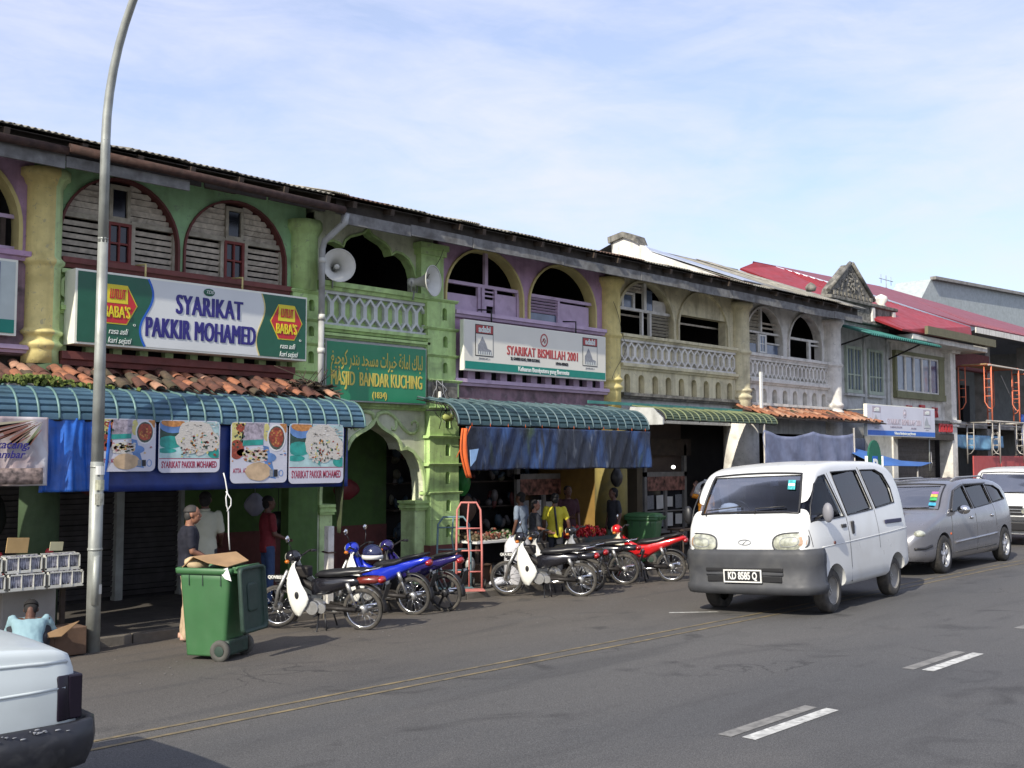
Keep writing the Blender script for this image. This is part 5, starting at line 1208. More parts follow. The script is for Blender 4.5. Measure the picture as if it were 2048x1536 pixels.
# ------------------------------------------------------------------ loudspeakers, drainpipe, wires, lamp pole
def speaker(label, loc, aim, rx=0):
    T = thing('loudspeaker', label, 'loudspeaker', loc, aim, 'horn loudspeakers at the mosque arch', local=True)
    pr = [(.05, .30), (.055, .22), (.085, .10), (.12, .02), (.17, -.05), (.235, -.10), (.262, -.115), (.262, -.125), (.25, -.12)]
    o = MB().lathe([(r, -z) for r, z in pr], (0, 0, 0), (0, -1, 0), 28).build('horn', 'horn', T, solid=.006)
    MB().lathe([(0, -.36), (.075, -.355), (.08, -.29), (.06, -.24), (.04, -.22)], (0, 0, 0), (0, -1, 0), 18).build('driver', 'horn', T)
    MB().lathe([(.018, -.2), (.03, -.06), (.045, -.02), (.03, .02), (0, .035)], (0, 0, 0), (0, -1, 0), 14).build('phase_plug', 'horn', T)
    MB().tube([(-.1, .25, -.0), (-.1, .26, -.16), (.1, .26, -.16), (.1, .25, 0)], .01, 6).tube([(0, .26, -.16), (0, .28, -.3)], .014, 6).build('bracket', 'steel', T)
    T.rotation_euler[0] = rx
    return T
speaker('round horn loudspeaker facing the street, left of the scalloped arch by the drainpipe', (10.18, 13.55, 4.98), radians(-22))
speaker('horn loudspeaker turned along the street at the right foot of the scalloped arch', (12.02, 13.5, 4.96), radians(18))
DP = thing('drainpipe', 'grey drainpipe with an elbow under the eave beside the left loudspeaker', 'drainpipe', (9.9, 13.6, 3))
MB().tube([(10.02, 13.12, 5.72), (10.02, 13.14, 5.60), (9.90, 13.5, 5.34), (9.90, 13.56, 5.22), (9.90, 13.56, 4.1)], .05, 10).build('upper_pipe', 'pipe', DP)
MB().tube([(9.90, 13.56, 4.14), (9.90, 13.56, 2.98)], .046, 10).build('lower_pipe', 'pipe', DP)
for z in (4.12, 5.0, 3.6): MB().tube([(9.90, 13.56, z), (9.90, 13.56, z + .08)], .057, 10).build('collar', 'horn', DP)
WB = thing('cable_bundle', 'tangle of cables and a small lamp on the stepped green pilaster beside the mosque sign', 'cables', (12.6, 13.75, 2.9))
q = random.Random(3)
for i in range(9):
    p = [(12.5 + q.uniform(-.1, .15), 13.74 + q.uniform(-.02, .03), 3.32)]
    for k in range(7): p.append((p[-1][0] + q.uniform(-.07, .1), 13.72 + q.uniform(-.05, .05), p[-1][2] - .1 + q.uniform(-.05, .06)))
    MB().tube(p, .007, 5).build('cable', 'black' if i % 3 else 'grey_p', WB)
MB().tube([(12.48, 13.68, 3.12), (12.42, 13.62, 2.92)], .03, 8).build('lamp_tube', 'horn', WB)
MB().tube([(12.2, 13.72, 2.80), (13.1, 13.70, 2.83)], .012, 5).build('cable', 'black', WB)
MB().ell((12.72, 13.72, 2.7), (.14, .06, .08), 9, 5).build('plastic_bag', mat('yellowish_rag', (.30, .34, .10), .7, var=.3), WB)
for k, (a, b_) in enumerate([((12.2, 13.3, 5.5), (12.05, 13.6, 4.9)), ((17.35, 13.75, 5.2), (17.75, 13.72, 4.3)), ((17.75, 13.72, 4.3), (17.3, 13.75, 3.6))]):
    m_ = [(a[0] + (b_[0] - a[0]) * t + .03 * sin(t * 6), a[1] + (b_[1] - a[1]) * t, a[2] + (b_[2] - a[2]) * t) for t in [i / 8 for i in range(9)]]
    tag(MB().tube(m_, .006, 4).build('cable', 'black'), ['thin cable dropping from the eave to the right-hand loudspeaker', 'thin looped cable on the yellow column above the balustrade', 'loose lower end of cable on the yellow column'][k], 'cable')
LP = thing('street_lamp', 'tall grey lamp pole with a curved top beside the SYARIKAT PAKKIR MOHAMED sign', 'street lamp', (5.80, 12.30, -.2))
lx, ly = 5.80, 12.30
def seg(n): return n
MB().tube([(lx, ly, -.3), (lx, ly, 1.95)], [.086, .080], 8).build('pole_base', 'steel', LP)
MB().tube([(lx, ly, 1.90), (lx, ly, 4.6)], [.075, .062], 8).build('pole_shaft', 'steel', LP)
pth = [(lx, ly, 4.55), (lx, ly, 5.8)]
# curved arm reaches out over the road (toward -y) and along +x
for i in range(1, 15):
    a = pi / 2 * i / 14 * .96; Rr = 2.6
    pth.append((lx + .36 * (1 - cos(a)) * Rr * .28, ly - Rr * (1 - cos(a)) * .95, 5.8 + Rr * sin(a)))
MB().tube(pth, [.062, .056] + [.054 - .0014 * i for i in range(14)], 10).build('curved_arm', 'steel', LP)
e = Vector(pth[-1])
MB().ell(tuple(e + Vector((.05, -.35, .0))), (.14, .42, .09), 14, 8).build('lamp_head', 'horn', LP)
for z in (1.88, 4.58, 5.78, .92): MB().tube([(lx, ly, z), (lx, ly, z + .025)], [.097 - z * .0072, .097 - z * .0072], 8).build('joint_collar', 'steel', LP)
MB().tube([(lx - .02, ly - .075, .30), (lx - .02, ly - .075, .86)], .045, 6).build('access_door', 'steel', LP)
for (z, h, m_) in [(1.80, .10, 'white'), (1.62, .12, mat('yellowed_sticker', (.42, .42, .30), .8, var=.3, vs=20)), (1.45, .13, mat('peeled_sticker', (.33, .33, .27), .8, var=.4, vs=20)), (.42, .11, 'horn')]:
    MB().add([(lx - .055 + .11 * u, ly - math.sqrt(.09 ** 2 - (.055 - .11 * u) ** 2) - .006, z + hh) for hh in (0, h) for u in (0, .25, .5, .75, 1)], [(i, i + 1, i + 6, i + 5) for i in range(4)]).build('sticker', m_, LP, solid=.002)
# ------------------------------------------------------------------ road vehicles
def lerp_tab(tab, x):
    if x <= tab[0][0]: return tab[0][1]
    for (a, va), (b, vb) in zip(tab, tab[1:]):
        if x <= b:
            t = (x - a) / (b - a); return va + (vb - va) * t
    return tab[-1][1]
def smooth_tab(tab, x):
    """Catmull-style smooth interpolation"""
    n = len(tab)
    if x <= tab[0][0]: return tab[0][1]
    if x >= tab[-1][0]: return tab[-1][1]
    for i in range(n - 1):
        if x <= tab[i + 1][0]:
            x0, y0 = tab[i]; x1, y1 = tab[i + 1]; h = x1 - x0; t = (x - x0) / h
            def sl(k):
                if k <= 0 or k >= n - 1: return (tab[min(k + 1, n - 1)][1] - tab[max(k - 1, 0)][1]) / max(1e-6, tab[min(k + 1, n - 1)][0] - tab[max(k - 1, 0)][0])
                a = (tab[k][1] - tab[k - 1][1]) / (tab[k][0] - tab[k - 1][0]); b = (tab[k + 1][1] - tab[k][1]) / (tab[k + 1][0] - tab[k][0])
                return 0 if a * b <= 0 else 2 * a * b / (a + b)
            m0, m1 = sl(i), sl(i + 1)
            return (2 * t**3 - 3 * t**2 + 1) * y0 + (t**3 - 2 * t**2 + t) * h * m0 + (-2 * t**3 + 3 * t**2) * y1 + (t**3 - t**2) * h * m1
class Car:
    """body from a side outline (top, bottom) and plan/height half-widths; d runs from the nose to the tail; local x = xn - d"""
    def __init__(s, xn, top, bot, plan, tumble, crown=.05, rc=.12):
        s.xn, s.top, s.bot, s.plan, s.tumble, s.crown, s.rc = xn, top, bot, plan, tumble, crown, rc
    def zt(s, d): return smooth_tab(s.top, d)
    def zb(s, d): return smooth_tab(s.bot, d)
    def hw(s, d, z): return smooth_tab(s.plan, d) * smooth_tab(s.tumble, z)
    def loop(s, d, inset=0, zb=None, ns=12, nt=6):
        zt, z0 = s.zt(d) - inset, (s.zb(d) if zb is None else zb)
        rc = min(s.rc, (zt - z0) * .45); P = []
        ze = zt - rc
        h = []
        w0 = s.hw(d, z0) - inset
        h.append((0, z0)); h.append((w0 * .5, z0)); h.append((w0 - .05, z0 + .0)); h.append((w0 - .012, z0 + .03))
        for k in range(ns + 1):
            z = z0 + .07 + (ze - z0 - .07) * k / ns; h.append((s.hw(d, z) - inset, z))
        we = s.hw(d, ze) - inset
        for k in range(1, 6):
            a = pi / 2 * k / 5; h.append((we - rc * (1 - cos(a)), ze + rc * sin(a) - s.crown * 0))
        wt = we - rc
        for k in range(1, nt): y = wt * (1 - k / nt); h.append((y, zt + s.crown * (1 - (y / wt) ** 2)))
        h.append((0, zt + s.crown))
        P = [(s.xn - d, y, z) for y, z in h] + [(s.xn - d, -y, z) for y, z in h[-2:0:-1]]
        return P
    def body(s, ds, inset=0, zb=None): return MB().loft([s.loop(d, inset, zb) for d in ds])
    def side(s, d, z, off=0, sg=1): return (s.xn - d, sg * (s.hw(d, z) + off), z)
    def topp(s, d, f, off=0):
        """point on the upper surface; f -1..1 across the flat part"""
        rc = s.rc; we = s.hw(d, s.zt(d) - rc) - rc; e = .01; g = (s.zt(d + e) - s.zt(d - e)) / (2 * e); nn = Vector((g, 1)).normalized()
        return (s.xn - d + nn.x * off, f * we, s.zt(d) + s.crown * (1 - f * f) + nn.y * off)
def poly_grid(poly, n=10):
    """triangulated fill of a convex-ish side-window outline, rows in z"""
    return poly
def side_patch(car, poly, off, sg, nz=8):
    """glass following the body side inside a polygon given as (d, z)"""
    zs = [p[1] for p in poly]; z0, z1 = min(zs), max(zs); b = MB(); rows = []
    for k in range(nz + 1):
        z = z0 + (z1 - z0) * (k / nz); z = min(max(z, z0 + 1e-4), z1 - 1e-4); xs = []
        for i in range(len(poly)):
            (xa, za), (xb, zb_) = poly[i], poly[(i + 1) % len(poly)]
            if (za - z) * (zb_ - z) < 0: xs.append(xa + (xb - xa) * (z - za) / (zb_ - za))
        if len(xs) >= 2: rows.append((min(xs), max(xs), z))
    vs = []
    for a, c, z in rows:
        for t in (0, .25, .5, .75, 1): vs.append(car.side(a + (c - a) * t, z, off, sg))
    m = 5
    return b.add(vs, [(i * m + j, i * m + j + 1, (i + 1) * m + j + 1, (i + 1) * m + j) for i in range(len(rows) - 1) for j in range(m - 1)], True)
def outline(car, poly, off, sg, r, root, m, name, closed=True, sub=4):
    P = []
    for i in range(len(poly) if closed else len(poly) - 1):
        a, b = poly[i], poly[(i + 1) % len(poly)]
        for k in range(sub): t = k / sub; P.append(car.side(a[0] + (b[0] - a[0]) * t, a[1] + (b[1] - a[1]) * t, off, sg))
    if not closed: P.append(car.side(poly[-1][0], poly[-1][1], off, sg))
    return MB().tube(P, r, 5, closed=closed).build(name, m, root)
def wheel(root, x, y, r, w, kind='steel', tyre='tyre', sg=1):
    W = MB().lathe([(r * .60, -w / 2 + .01), (r * .66, -w / 2), (r * .93, -w / 2), (r, -w / 2 + .025), (r, w / 2 - .025), (r * .93, w / 2), (r * .66, w / 2), (r * .60, w / 2 - .01)], (0, 0, 0), (0, 1, 0), 36)
    tr = W.build('tyre', tyre, None, org=(0, 0, 0))
    wh = bpy.data.objects.new('wheel', tr.data); COL.objects.link(wh); bpy.data.objects.remove(tr)
    attach(wh, root, (x, y, r)); o = ORG[wh.name]
    def sub(b, n, m):
        vv = [Vector(p) + o for p in b.v]; b.v = [tuple(p) for p in vv]; return b.build(n, m, wh)
    f = sg * w / 2
    if kind == 'steel':
        sub(MB().lathe([(0, f * .35), (r * .18, f * .45), (r * .22, f * .2), (r * .40, f * .30), (r * .46, f * .55), (r * .50, f * .55), (r * .60, f * .85), (r * .64, f * 1.02)], (0, 0, 0), (0, 1, 0), 28), 'rim', mat('dusty_steel_rim', (.24, .23, .21), .6, metal=.3, var=.2, dirt=(.10, .09, .075), da=.4))
        b = MB()
        for i in range(4): a = pi / 2 * i; b.cyl((r * .12 * cos(a), f * .4, r * .12 * sin(a)), (r * .12 * cos(a), f * .55, r * .12 * sin(a)), .012, n=6)
        sub(b, 'wheel_nuts', 'alu')
    else:
        sub(MB().lathe([(r * .60, f * .3), (r * .60, f * .9), (r * .66, f * 1.02)], (0, 0, 0), (0, 1, 0), 28), 'rim', 'alu')
        b = MB().lathe([(0, f * .85), (r * .13, f * .8), (r * .15, f * .3)], (0, 0, 0), (0, 1, 0), 14)
        for i in range(5):
            a = 2 * pi * i / 5 + .3; b.obox((r * .36 * cos(a), f * .62, r * .36 * sin(a)), (r * .52, .035, r * .17), (0, -a, 0))
        sub(b, 'spokes', mat('bright_alloy', (.55, .56, .60), .3, metal=.6, var=.05))
        sub(MB().lathe([(0, f * .1), (r * .6, f * .1)], (0, 0, 0), (0, 1, 0), 20), 'brake_disc', 'dirty')
    return wh
def arches(body, car, xs, r, zc):
    for x in xs:
        c = MB().cyl((x, -1.2, zc), (x, -1.2 + .62, zc), r, n=32).cyl((x, 1.2, zc), (x, 1.2 - .62, zc), r, n=32).build('cut', None, None, org=(0, 0, 0)); boolean(body, c)
def seat(root, x, y, z, m='seatcloth'):
    M.setdefault('seatcloth', mat('grey_seat_cloth', (.10, .10, .12), .9))
    b = MB().obox((x, y, z), (.50, .48, .14)).obox((x - .24, y, z + .34), (.14, .46, .60), (0, -.2, 0)).obox((x - .33, y, z + .72), (.09, .26, .18), (0, -.2, 0))
    return b.build('seat', m, root, bevel=.03)

# white van: nose at d = 0
van = thing('van', 'dusty white van with grey bumper, number plate KD 8585 Q', 'van', (14.64, 7.95, gz(7.9)), radians(184.8), local=True)
van.rotation_euler = (radians(2.8), 0, radians(184.8))
CV = Car(1.98, top=[(0, .94), (.015, 1.02), (.05, 1.14), (.10, 1.24), (.16, 1.31), (.34, 1.60), (.50, 1.83), (.60, 1.905), (.85, 1.97), (1.4, 2.01), (2.6, 2.01), (3.1, 1.97), (3.4, 1.87), (3.56, 1.6), (3.66, 1.3), (3.70, 1.0)],
         bot=[(0, .34), (.5, .34), (1.2, .32), (3.0, .34), (3.70, .42)],
         plan=[(0, .80), (.04, .845), (.12, .895), (.3, .935), (.6, .95), (1.5, .955), (3.1, .955), (3.5, .94), (3.70, .88)],
         tumble=[(.3, .97), (.5, 1.0), (.95, 1.0), (1.1, .985), (1.3, .955), (1.6, .90), (1.9, .84)], crown=.03, rc=.11)
vds = [0, .008, .02, .04, .07, .10, .13, .16, .20, .26, .34, .42, .50, .55, .60, .70, .85, 1.1, 1.4, 1.8, 2.2, 2.6, 2.9, 3.1, 3.25, 3.4, 3.5, 3.56, 3.62, 3.66, 3.70]
M['van_paint'] = mat('dusty_white_van_paint', (.60, .61, .60), .35, var=.04, vs=2, dirt=(.45, .44, .40), da=.25, ds=1.2, coat=.4, obj=True)
body = CV.body(vds).build('body', 'van_paint', None, org=(0, 0, 0))
cav = CV.body([.20, .26, .34, .42, .50, .60, .85, 1.4, 2.0, 2.6, 3.1, 3.4, 3.5], .05, 1.0).build('cut', None, None, org=(0, 0, 0)); boolean(body, cav)
winf = [(.16, 1.22), (.22, 1.42), (.44, 1.70), (.62, 1.80), (.84, 1.83), (1.18, 1.25)]
win2 = [(1.30, 1.26), (1.06, 1.86), (1.98, 1.88), (2.26, 1.31)]
win3 = [(2.38, 1.32), (2.12, 1.88), (2.72, 1.88), (2.98, 1.81), (3.16, 1.6), (3.18, 1.38)]
for w in (winf, win2, win3):
    c = MB().prism([(CV.xn - p[0], p[1]) for p in w], 'y', -1.1, 1.1).build('cut', None, None, org=(0, 0, 0)); boolean(body, c)
c = MB().prism([(-.74, 1.335), (.74, 1.335), (.66, 1.84), (-.66, 1.84)], 'x', CV.xn - .60, 2.6).build('cut', None, None, org=(0, 0, 0)); boolean(body, c)
arches(body, CV, (1.26, -1.04), .345, .30)
reparent(body, van)
GL = glass_mat('van_glass', (.50, .56, .68), refl=.45); GLs = glass_mat('tinted_side_glass', (.30, .32, .34), refl=1.1)
def screen(car, root, d0, d1, m, off=-.012, name='windscreen', n=10, fx=1.0):
    b = MB().grid(lambda u, v: car.topp(d0 + (d1 - d0) * u, fx * (2 * v - 1), off), n, 10); return b.build(name, m, root, fix=False)
screen(CV, van, .15, .56, GL, -.015)
def frame_loop(car, root, d0, d1, f0, f1, m='rubber', r=.012, name='windscreen_seal', off=.002):
    P = []
    for i in range(13): P.append(car.topp(d0, f0 * (-1 + 2 * i / 12), off))
    for i in range(1, 9): t = i / 8; P.append(car.topp(d0 + (d1 - d0) * t, f0 + (f1 - f0) * t, off))
    for i in range(1, 13): P.append(car.topp(d1, f1 * (1 - 2 * i / 12), off))
    for i in range(1, 8): t = i / 8; P.append(car.topp(d1 + (d0 - d1) * t, -(f1 + (f0 - f1) * t), off))
    return MB().tube(P, r, 6, closed=True).build(name, m, root)
frame_loop(CV, van, .175, .515, .92, .90, r=.016)
for sg in (1, -1):
    for w, nm in ((winf, 'front_window'), (win2, 'sliding_door_window'), (win3, 'rear_window')):
        side_patch(CV, [(p[0], p[1]) for p in w], -.02, sg).build(nm, GLs if w is not winf else GL, van, fix=False)
        outline(CV, w, -.001, sg, .012, van, 'rubber', 'window_seal')
# seams: door cuts, waist crease
M['seam'] = mat('dark_panel_gap', (.05, .05, .05), .8, var=0)
for sg in (1, -1):
    outline(CV, [(.10, 1.12), (.14, .90)], -.001, sg, .006, van, 'seam', 'door_seam', False)
    outline(CV, [(.92, 1.85), (1.24, 1.22), (1.27, .36)], -.001, sg, .006, van, 'seam', 'door_seam', False)
    outline(CV, [(2.05, 1.92), (2.32, 1.30), (2.36, .75)], -.001, sg, .005, van, 'seam', 'door_seam', False)
    outline(CV, [(.34, .88), (1.0, .90), (1.72, .92), (2.6, .95), (3.3, .98), (3.66, .99)], .0, sg, .007, van, 'van_paint', 'waist_crease', False, 6)
MB().box(CV.xn - 1.16, CV.xn - 1.02, CV.hw(1.1, 1.12) - .01, CV.hw(1.1, 1.12) + .022, 1.10, 1.15).build('door_handle', 'rubber', van, bevel=.01)
MB().box(CV.xn - 1.43, CV.xn - 1.35, CV.hw(1.4, 1.08) - .01, CV.hw(1.4, 1.08) + .022, 1.00, 1.18).build('door_handle', 'rubber', van, bevel=.015)
MB().box(CV.xn - 3.28, CV.xn - 2.62, CV.hw(3, 1.0) - .01, CV.hw(3, 1.0) + .014, 1.08, 1.14).build('side_vent', mat('dark_blue_plastic', (.02, .02, .06), .5, var=0), van, bevel=.008)
MB().cyl((CV.xn - .72, CV.hw(.7, .9) - .01, .92), (CV.xn - .72, CV.hw(.7, .9) + .014, .92), .022, n=10).build('side_lamp', 'maroon', van)
# bumper wraps the nose
M['bumper'] = mat('grey_plastic_bumper', (.045, .047, .052), .6, var=.15, vs=5, dirt=(.09, .09, .088), da=.35, ds=3, obj=True)
bl = []
BP = [(.36, .962), (.26, .955), (.16, .935), (.07, .90), (.01, .84), (-.03, .74), (-.055, .55), (-.07, .25), (-.072, 0)]
BP = BP + [(d, -y) for d, y in BP[-2::-1]]
prof = [(.875, -.03), (.865, .004), (.80, .02), (.70, .018), (.645, .010), (.43, .010), (.41, .035), (.35, .035), (.29, .005), (.28, -.04), (.40, -.08), (.84, -.08)]
loops = []
for i, (d, yy) in enumerate(BP):
    t = Vector((BP[min(i + 1, len(BP) - 1)][0] - BP[max(i - 1, 0)][0], BP[min(i + 1, len(BP) - 1)][1] - BP[max(i - 1, 0)][1])).normalized(); nrm = Vector((t.y, -t.x))
    if nrm.x > 0: nrm = -nrm
    if abs(d - .36) < .01: nrm = Vector((0, 1 if yy > 0 else -1))
    loops.append([(CV.xn - (d + nrm.x * o), yy + nrm.y * o, z) for z, o in prof])
bump = MB().loft(loops).build('front_bumper', 'bumper', van)
gr = MB()
MB().box(CV.xn + .03, CV.xn + .086, -.56, .56, .585, .635).build('grille_slot', 'black', van, bevel=.008)
MB().box(CV.xn + .03, CV.xn + .087, -.54, .54, .45, .53).build('grille_slot', 'black', van, bevel=.008)
MB().box(CV.xn + .04, CV.xn + .09, -.56, .56, .54, .575).build('grille_bar', 'bumper', van, bevel=.006)
np_ = MB().box(CV.xn + .105, CV.xn + .120, -.27, .27, .45, .61).build('number_plate', 'black', van, bevel=.004)
MB().ring([(-.275, .445), (.275, .445), (.275, .615), (-.275, .615)], [(-.258, .462), (.258, .462), (.258, .598), (-.258, .598)], 'x', CV.xn + .106, CV.xn + .126).build('plate_frame', 'white', np_)
text('KD 8585 Q', np_, (CV.xn + .123, 0, .53), .135, 'white', rot=(pi / 2, 0, pi / 2), sx=.66, off=.004, ext=.002)
# headlamps: rounded lenses on the corners of the nose
M['lens'] = mat('headlamp_lens', (.36, .37, .30), .10, spec=.8, var=.5, vs=14, coat=.8)
def headlamp(car, root, sg, y0, y1, z0, z1, m='lens', dbase=.0, bulge=.03, nm='headlight'):
    def f(u, v):
        # superellipse patch wrapping round the nose plan
        a = 2 * pi * u; r = v; yy = y0 + (y1 - y0) * .5 + (y1 - y0) * .5 * r * (abs(cos(a)) ** .7) * (1 if cos(a) > 0 else -1)
        zz = (z0 + z1) / 2 + (z1 - z0) * .5 * r * (abs(sin(a)) ** .7) * (1 if sin(a) > 0 else -1) + .03 * ((yy - y0) / (y1 - y0) - .5)
        t = max(0, (yy - .66) / .3); dd = dbase - .018 + .16 * t * t * 1.1 + max(0, zz - .96) * .30
        return (car.xn - dd + bulge * (1 - r * r), sg * yy, zz)
    b = MB().grid(f, 24, 5).build(nm, m, root, fix=False)
    P = [f(i / 24, 1.03) for i in range(24)]; MB().tube(P, .013, 5, closed=True).build('lamp_surround', 'bumper', b)
    P = [f(i / 16, .55) for i in range(16)]; MB().tube(P, .005, 5, closed=True).build('reflector', 'grey_p', b)
    vs_ = [Vector(f(t, r_)) + Vector((.004, 0, 0)) for t in (.90, .95, 0, .05, .10) for r_ in (.62, .96)]
    MB().add(vs_, [(2 * i, 2 * i + 1, 2 * i + 3, 2 * i + 2) for i in range(4)]).build('indicator', mat('pale_amber_lens', (.45, .30, .20), .2, coat=.5), b, solid=.003, fix=False)
    return b
headlamp(CV, van, 1, .42, .87, .86, 1.08); headlamp(CV, van, -1, .42, .87, .86, 1.08)
MB().tube([(CV.xn - .012 + .012, .09 * cos(2 * pi * i / 20), .965 + .035 * sin(2 * pi * i / 20)) for i in range(20)], .007, 5, closed=True).tube([(CV.xn + .004, -.03, .94), (CV.xn + .002, 0, .965), (CV.xn - .002, .03, .99)], .006, 5).build('badge', 'grey_p', van)
for sg, x, t in ((1, 1.26, 'tyre_l'), (-1, 1.26, 'tyre_l'), (1, -1.04, 'tyre_l'), (-1, -1.04, 'tyre_l')): wheel(van, x, sg * .80, .29, .175, 'steel', t, sg)
MB().box(-1.7, 1.7, -.7, .7, .30, .42).build('underbody', 'black', van)
# mirror, wipers, interior
MB().ell((CV.xn - .36, 1.04, 1.33), (.055, .075, .13), 12, 8).build('mirror', mat('grey_mirror_shell', (.20, .20, .22), .5), van); MB().tube([(CV.xn - .34, .86, 1.25), (CV.xn - .36, 1.0, 1.31)], .02, 6).build('mirror_arm', 'rubber', van)
MB().ell((CV.xn - .36, -1.04, 1.33), (.055, .075, .13), 12, 8).build('mirror', 'rubber', van)
for y0, y1 in ((.10, .50), (-.62, -.12)):
    a = CV.topp(.20, y0 / .75, .02); b_ = CV.topp(.22, y1 / .75, .02); c_ = CV.topp(.15, y0 / .75, .01)
    MB().tube([c_, a, b_], .009, 5).build('wiper', 'rubber', van)
MB().box(CV.xn - .62, CV.xn - .24, -.84, .84, 1.0, 1.26).build('dashboard', mat('grey_dashboard', (.08, .08, .09), .8), van, bevel=.03)
MB().box(CV.xn - 3.45, CV.xn - .3, -.86, .86, .98, 1.01).build('cabin_floor', 'black', van)
for x, y in ((CV.xn - 1.15, .42), (CV.xn - 1.15, -.42), (CV.xn - 2.0, .42), (CV.xn - 2.0, -.42), (CV.xn - 2.9, 0)): seat(van, x, y, 1.05)
MB().tube([(CV.xn - .70 + .05 * sin(2 * pi * i / 20), -.42 + .17 * cos(2 * pi * i / 20), 1.36 + .15 * sin(2 * pi * i / 20)) for i in range(20)], .014, 6, closed=True).build('steering_wheel', 'rubber', van)
MB().box(CV.xn - .42, CV.xn - .30, -.52, -.24, 1.27, 1.42).ell((CV.xn - .36, -.38, 1.43), (.07, .14, .06), 10, 6).build('tissue_box', 'paper', van)
MB().obox((CV.xn - .34, .12, 1.285), (.14, .46, .02), (0, .15, 0)).build('papers', 'paper', van)
q_ = [CV.topp(d, f, .004) for d in (.36, .44) for f in (.66, .80)]
MB().add(q_, [(0, 1, 3, 2)]).build('windscreen_sticker', mat('teal_sticker', (.05, .35, .36), .4, var=.6, vs=25), van, solid=.002)
q_ = [CV.topp(d, f, .005) for d in (.39, .41) for f in (.67, .79)]
MB().add(q_, [(0, 1, 3, 2)]).build('windscreen_sticker', 'paper', van, solid=.002)
# roof rim of the windscreen, rear lamp
MB().box(CV.xn - 3.71, CV.xn - 3.67, .70, .86, .8, 1.2).build('tail_light', 'maroon', van)

# silver MPV behind the van
mpv = thing('parked_car', 'silver-grey people carrier with five-spoke alloy wheels following the white van', 'car', (21.36, 8.92, gz(8.9)), radians(181.5), local=True)
mpv.rotation_euler = (radians(2.2), 0, radians(181.5)); mpv.scale = (1, 1, 1.06)
CM = Car(2.62, top=[(0, .58), (.04, .66), (.15, .76), (.5, .90), (.95, 1.00), (1.15, 1.05), (1.6, 1.34), (1.95, 1.50), (2.3, 1.57), (3.0, 1.60), (3.9, 1.58), (4.5, 1.50), (4.8, 1.36), (5.0, 1.02), (5.06, .8)],
         bot=[(0, .26), (.6, .22), (4.4, .22), (5.06, .32)],
         plan=[(0, .60), (.06, .70), (.2, .80), (.6, .87), (1.2, .885), (4.0, .885), (4.7, .85), (5.06, .74)],
         tumble=[(.22, .95), (.4, .99), (.7, 1.0), (.95, .985), (1.05, .955), (1.3, .88), (1.6, .80)], crown=.03, rc=.10)
M['silver'] = mat('silver_grey_paint', (.20, .20, .215), .32, metal=.55, var=.05, vs=2, coat=.7, obj=True)
mds = [0, .015, .04, .09, .15, .3, .5, .75, .95, 1.05, 1.15, 1.3, 1.45, 1.6, 1.78, 1.95, 2.1, 2.3, 2.6, 3.0, 3.5, 3.9, 4.2, 4.5, 4.65, 4.8, 4.9, 5.0, 5.06]
mb_ = CM.body(mds).build('body', 'silver', None, org=(0, 0, 0))
cav = CM.body([1.15, 1.3, 1.6, 1.95, 2.3, 3.0, 3.9, 4.4, 4.6], .05, .72).build('cut', None, None, org=(0, 0, 0)); boolean(mb_, cav)
wa = [(1.42, 1.03), (1.55, 1.14), (1.85, 1.37), (2.15, 1.45), (2.42, 1.47), (2.62, 1.06)]
wb_ = [(2.70, 1.06), (2.50, 1.475), (3.55, 1.48), (3.72, 1.12)]
wc_ = [(3.80, 1.13), (3.64, 1.475), (4.10, 1.45), (4.44, 1.36), (4.60, 1.18)]
for w in (wa, wb_, wc_):
    c = MB().prism([(CM.xn - p[0], p[1]) for p in w], 'y', -1.1, 1.1).build('cut', None, None, org=(0, 0, 0)); boolean(mb_, c)
c = MB().prism([(-.62, 1.12), (.62, 1.12), (.54, 1.48), (-.54, 1.48)], 'x', CM.xn - 2.0, 2.8).build('cut', None, None, org=(0, 0, 0)); boolean(mb_, c)
arches(mb_, CM, (1.65, -1.62), .37, .33)
reparent(mb_, mpv)
GLd = glass_mat('dark_tinted_glass', (.14, .16, .17), refl=1.0)
screen(CM, mpv, 1.16, 1.98, GL, -.012); frame_loop(CM, mpv, 1.20, 1.93, .93, .93, r=.014)
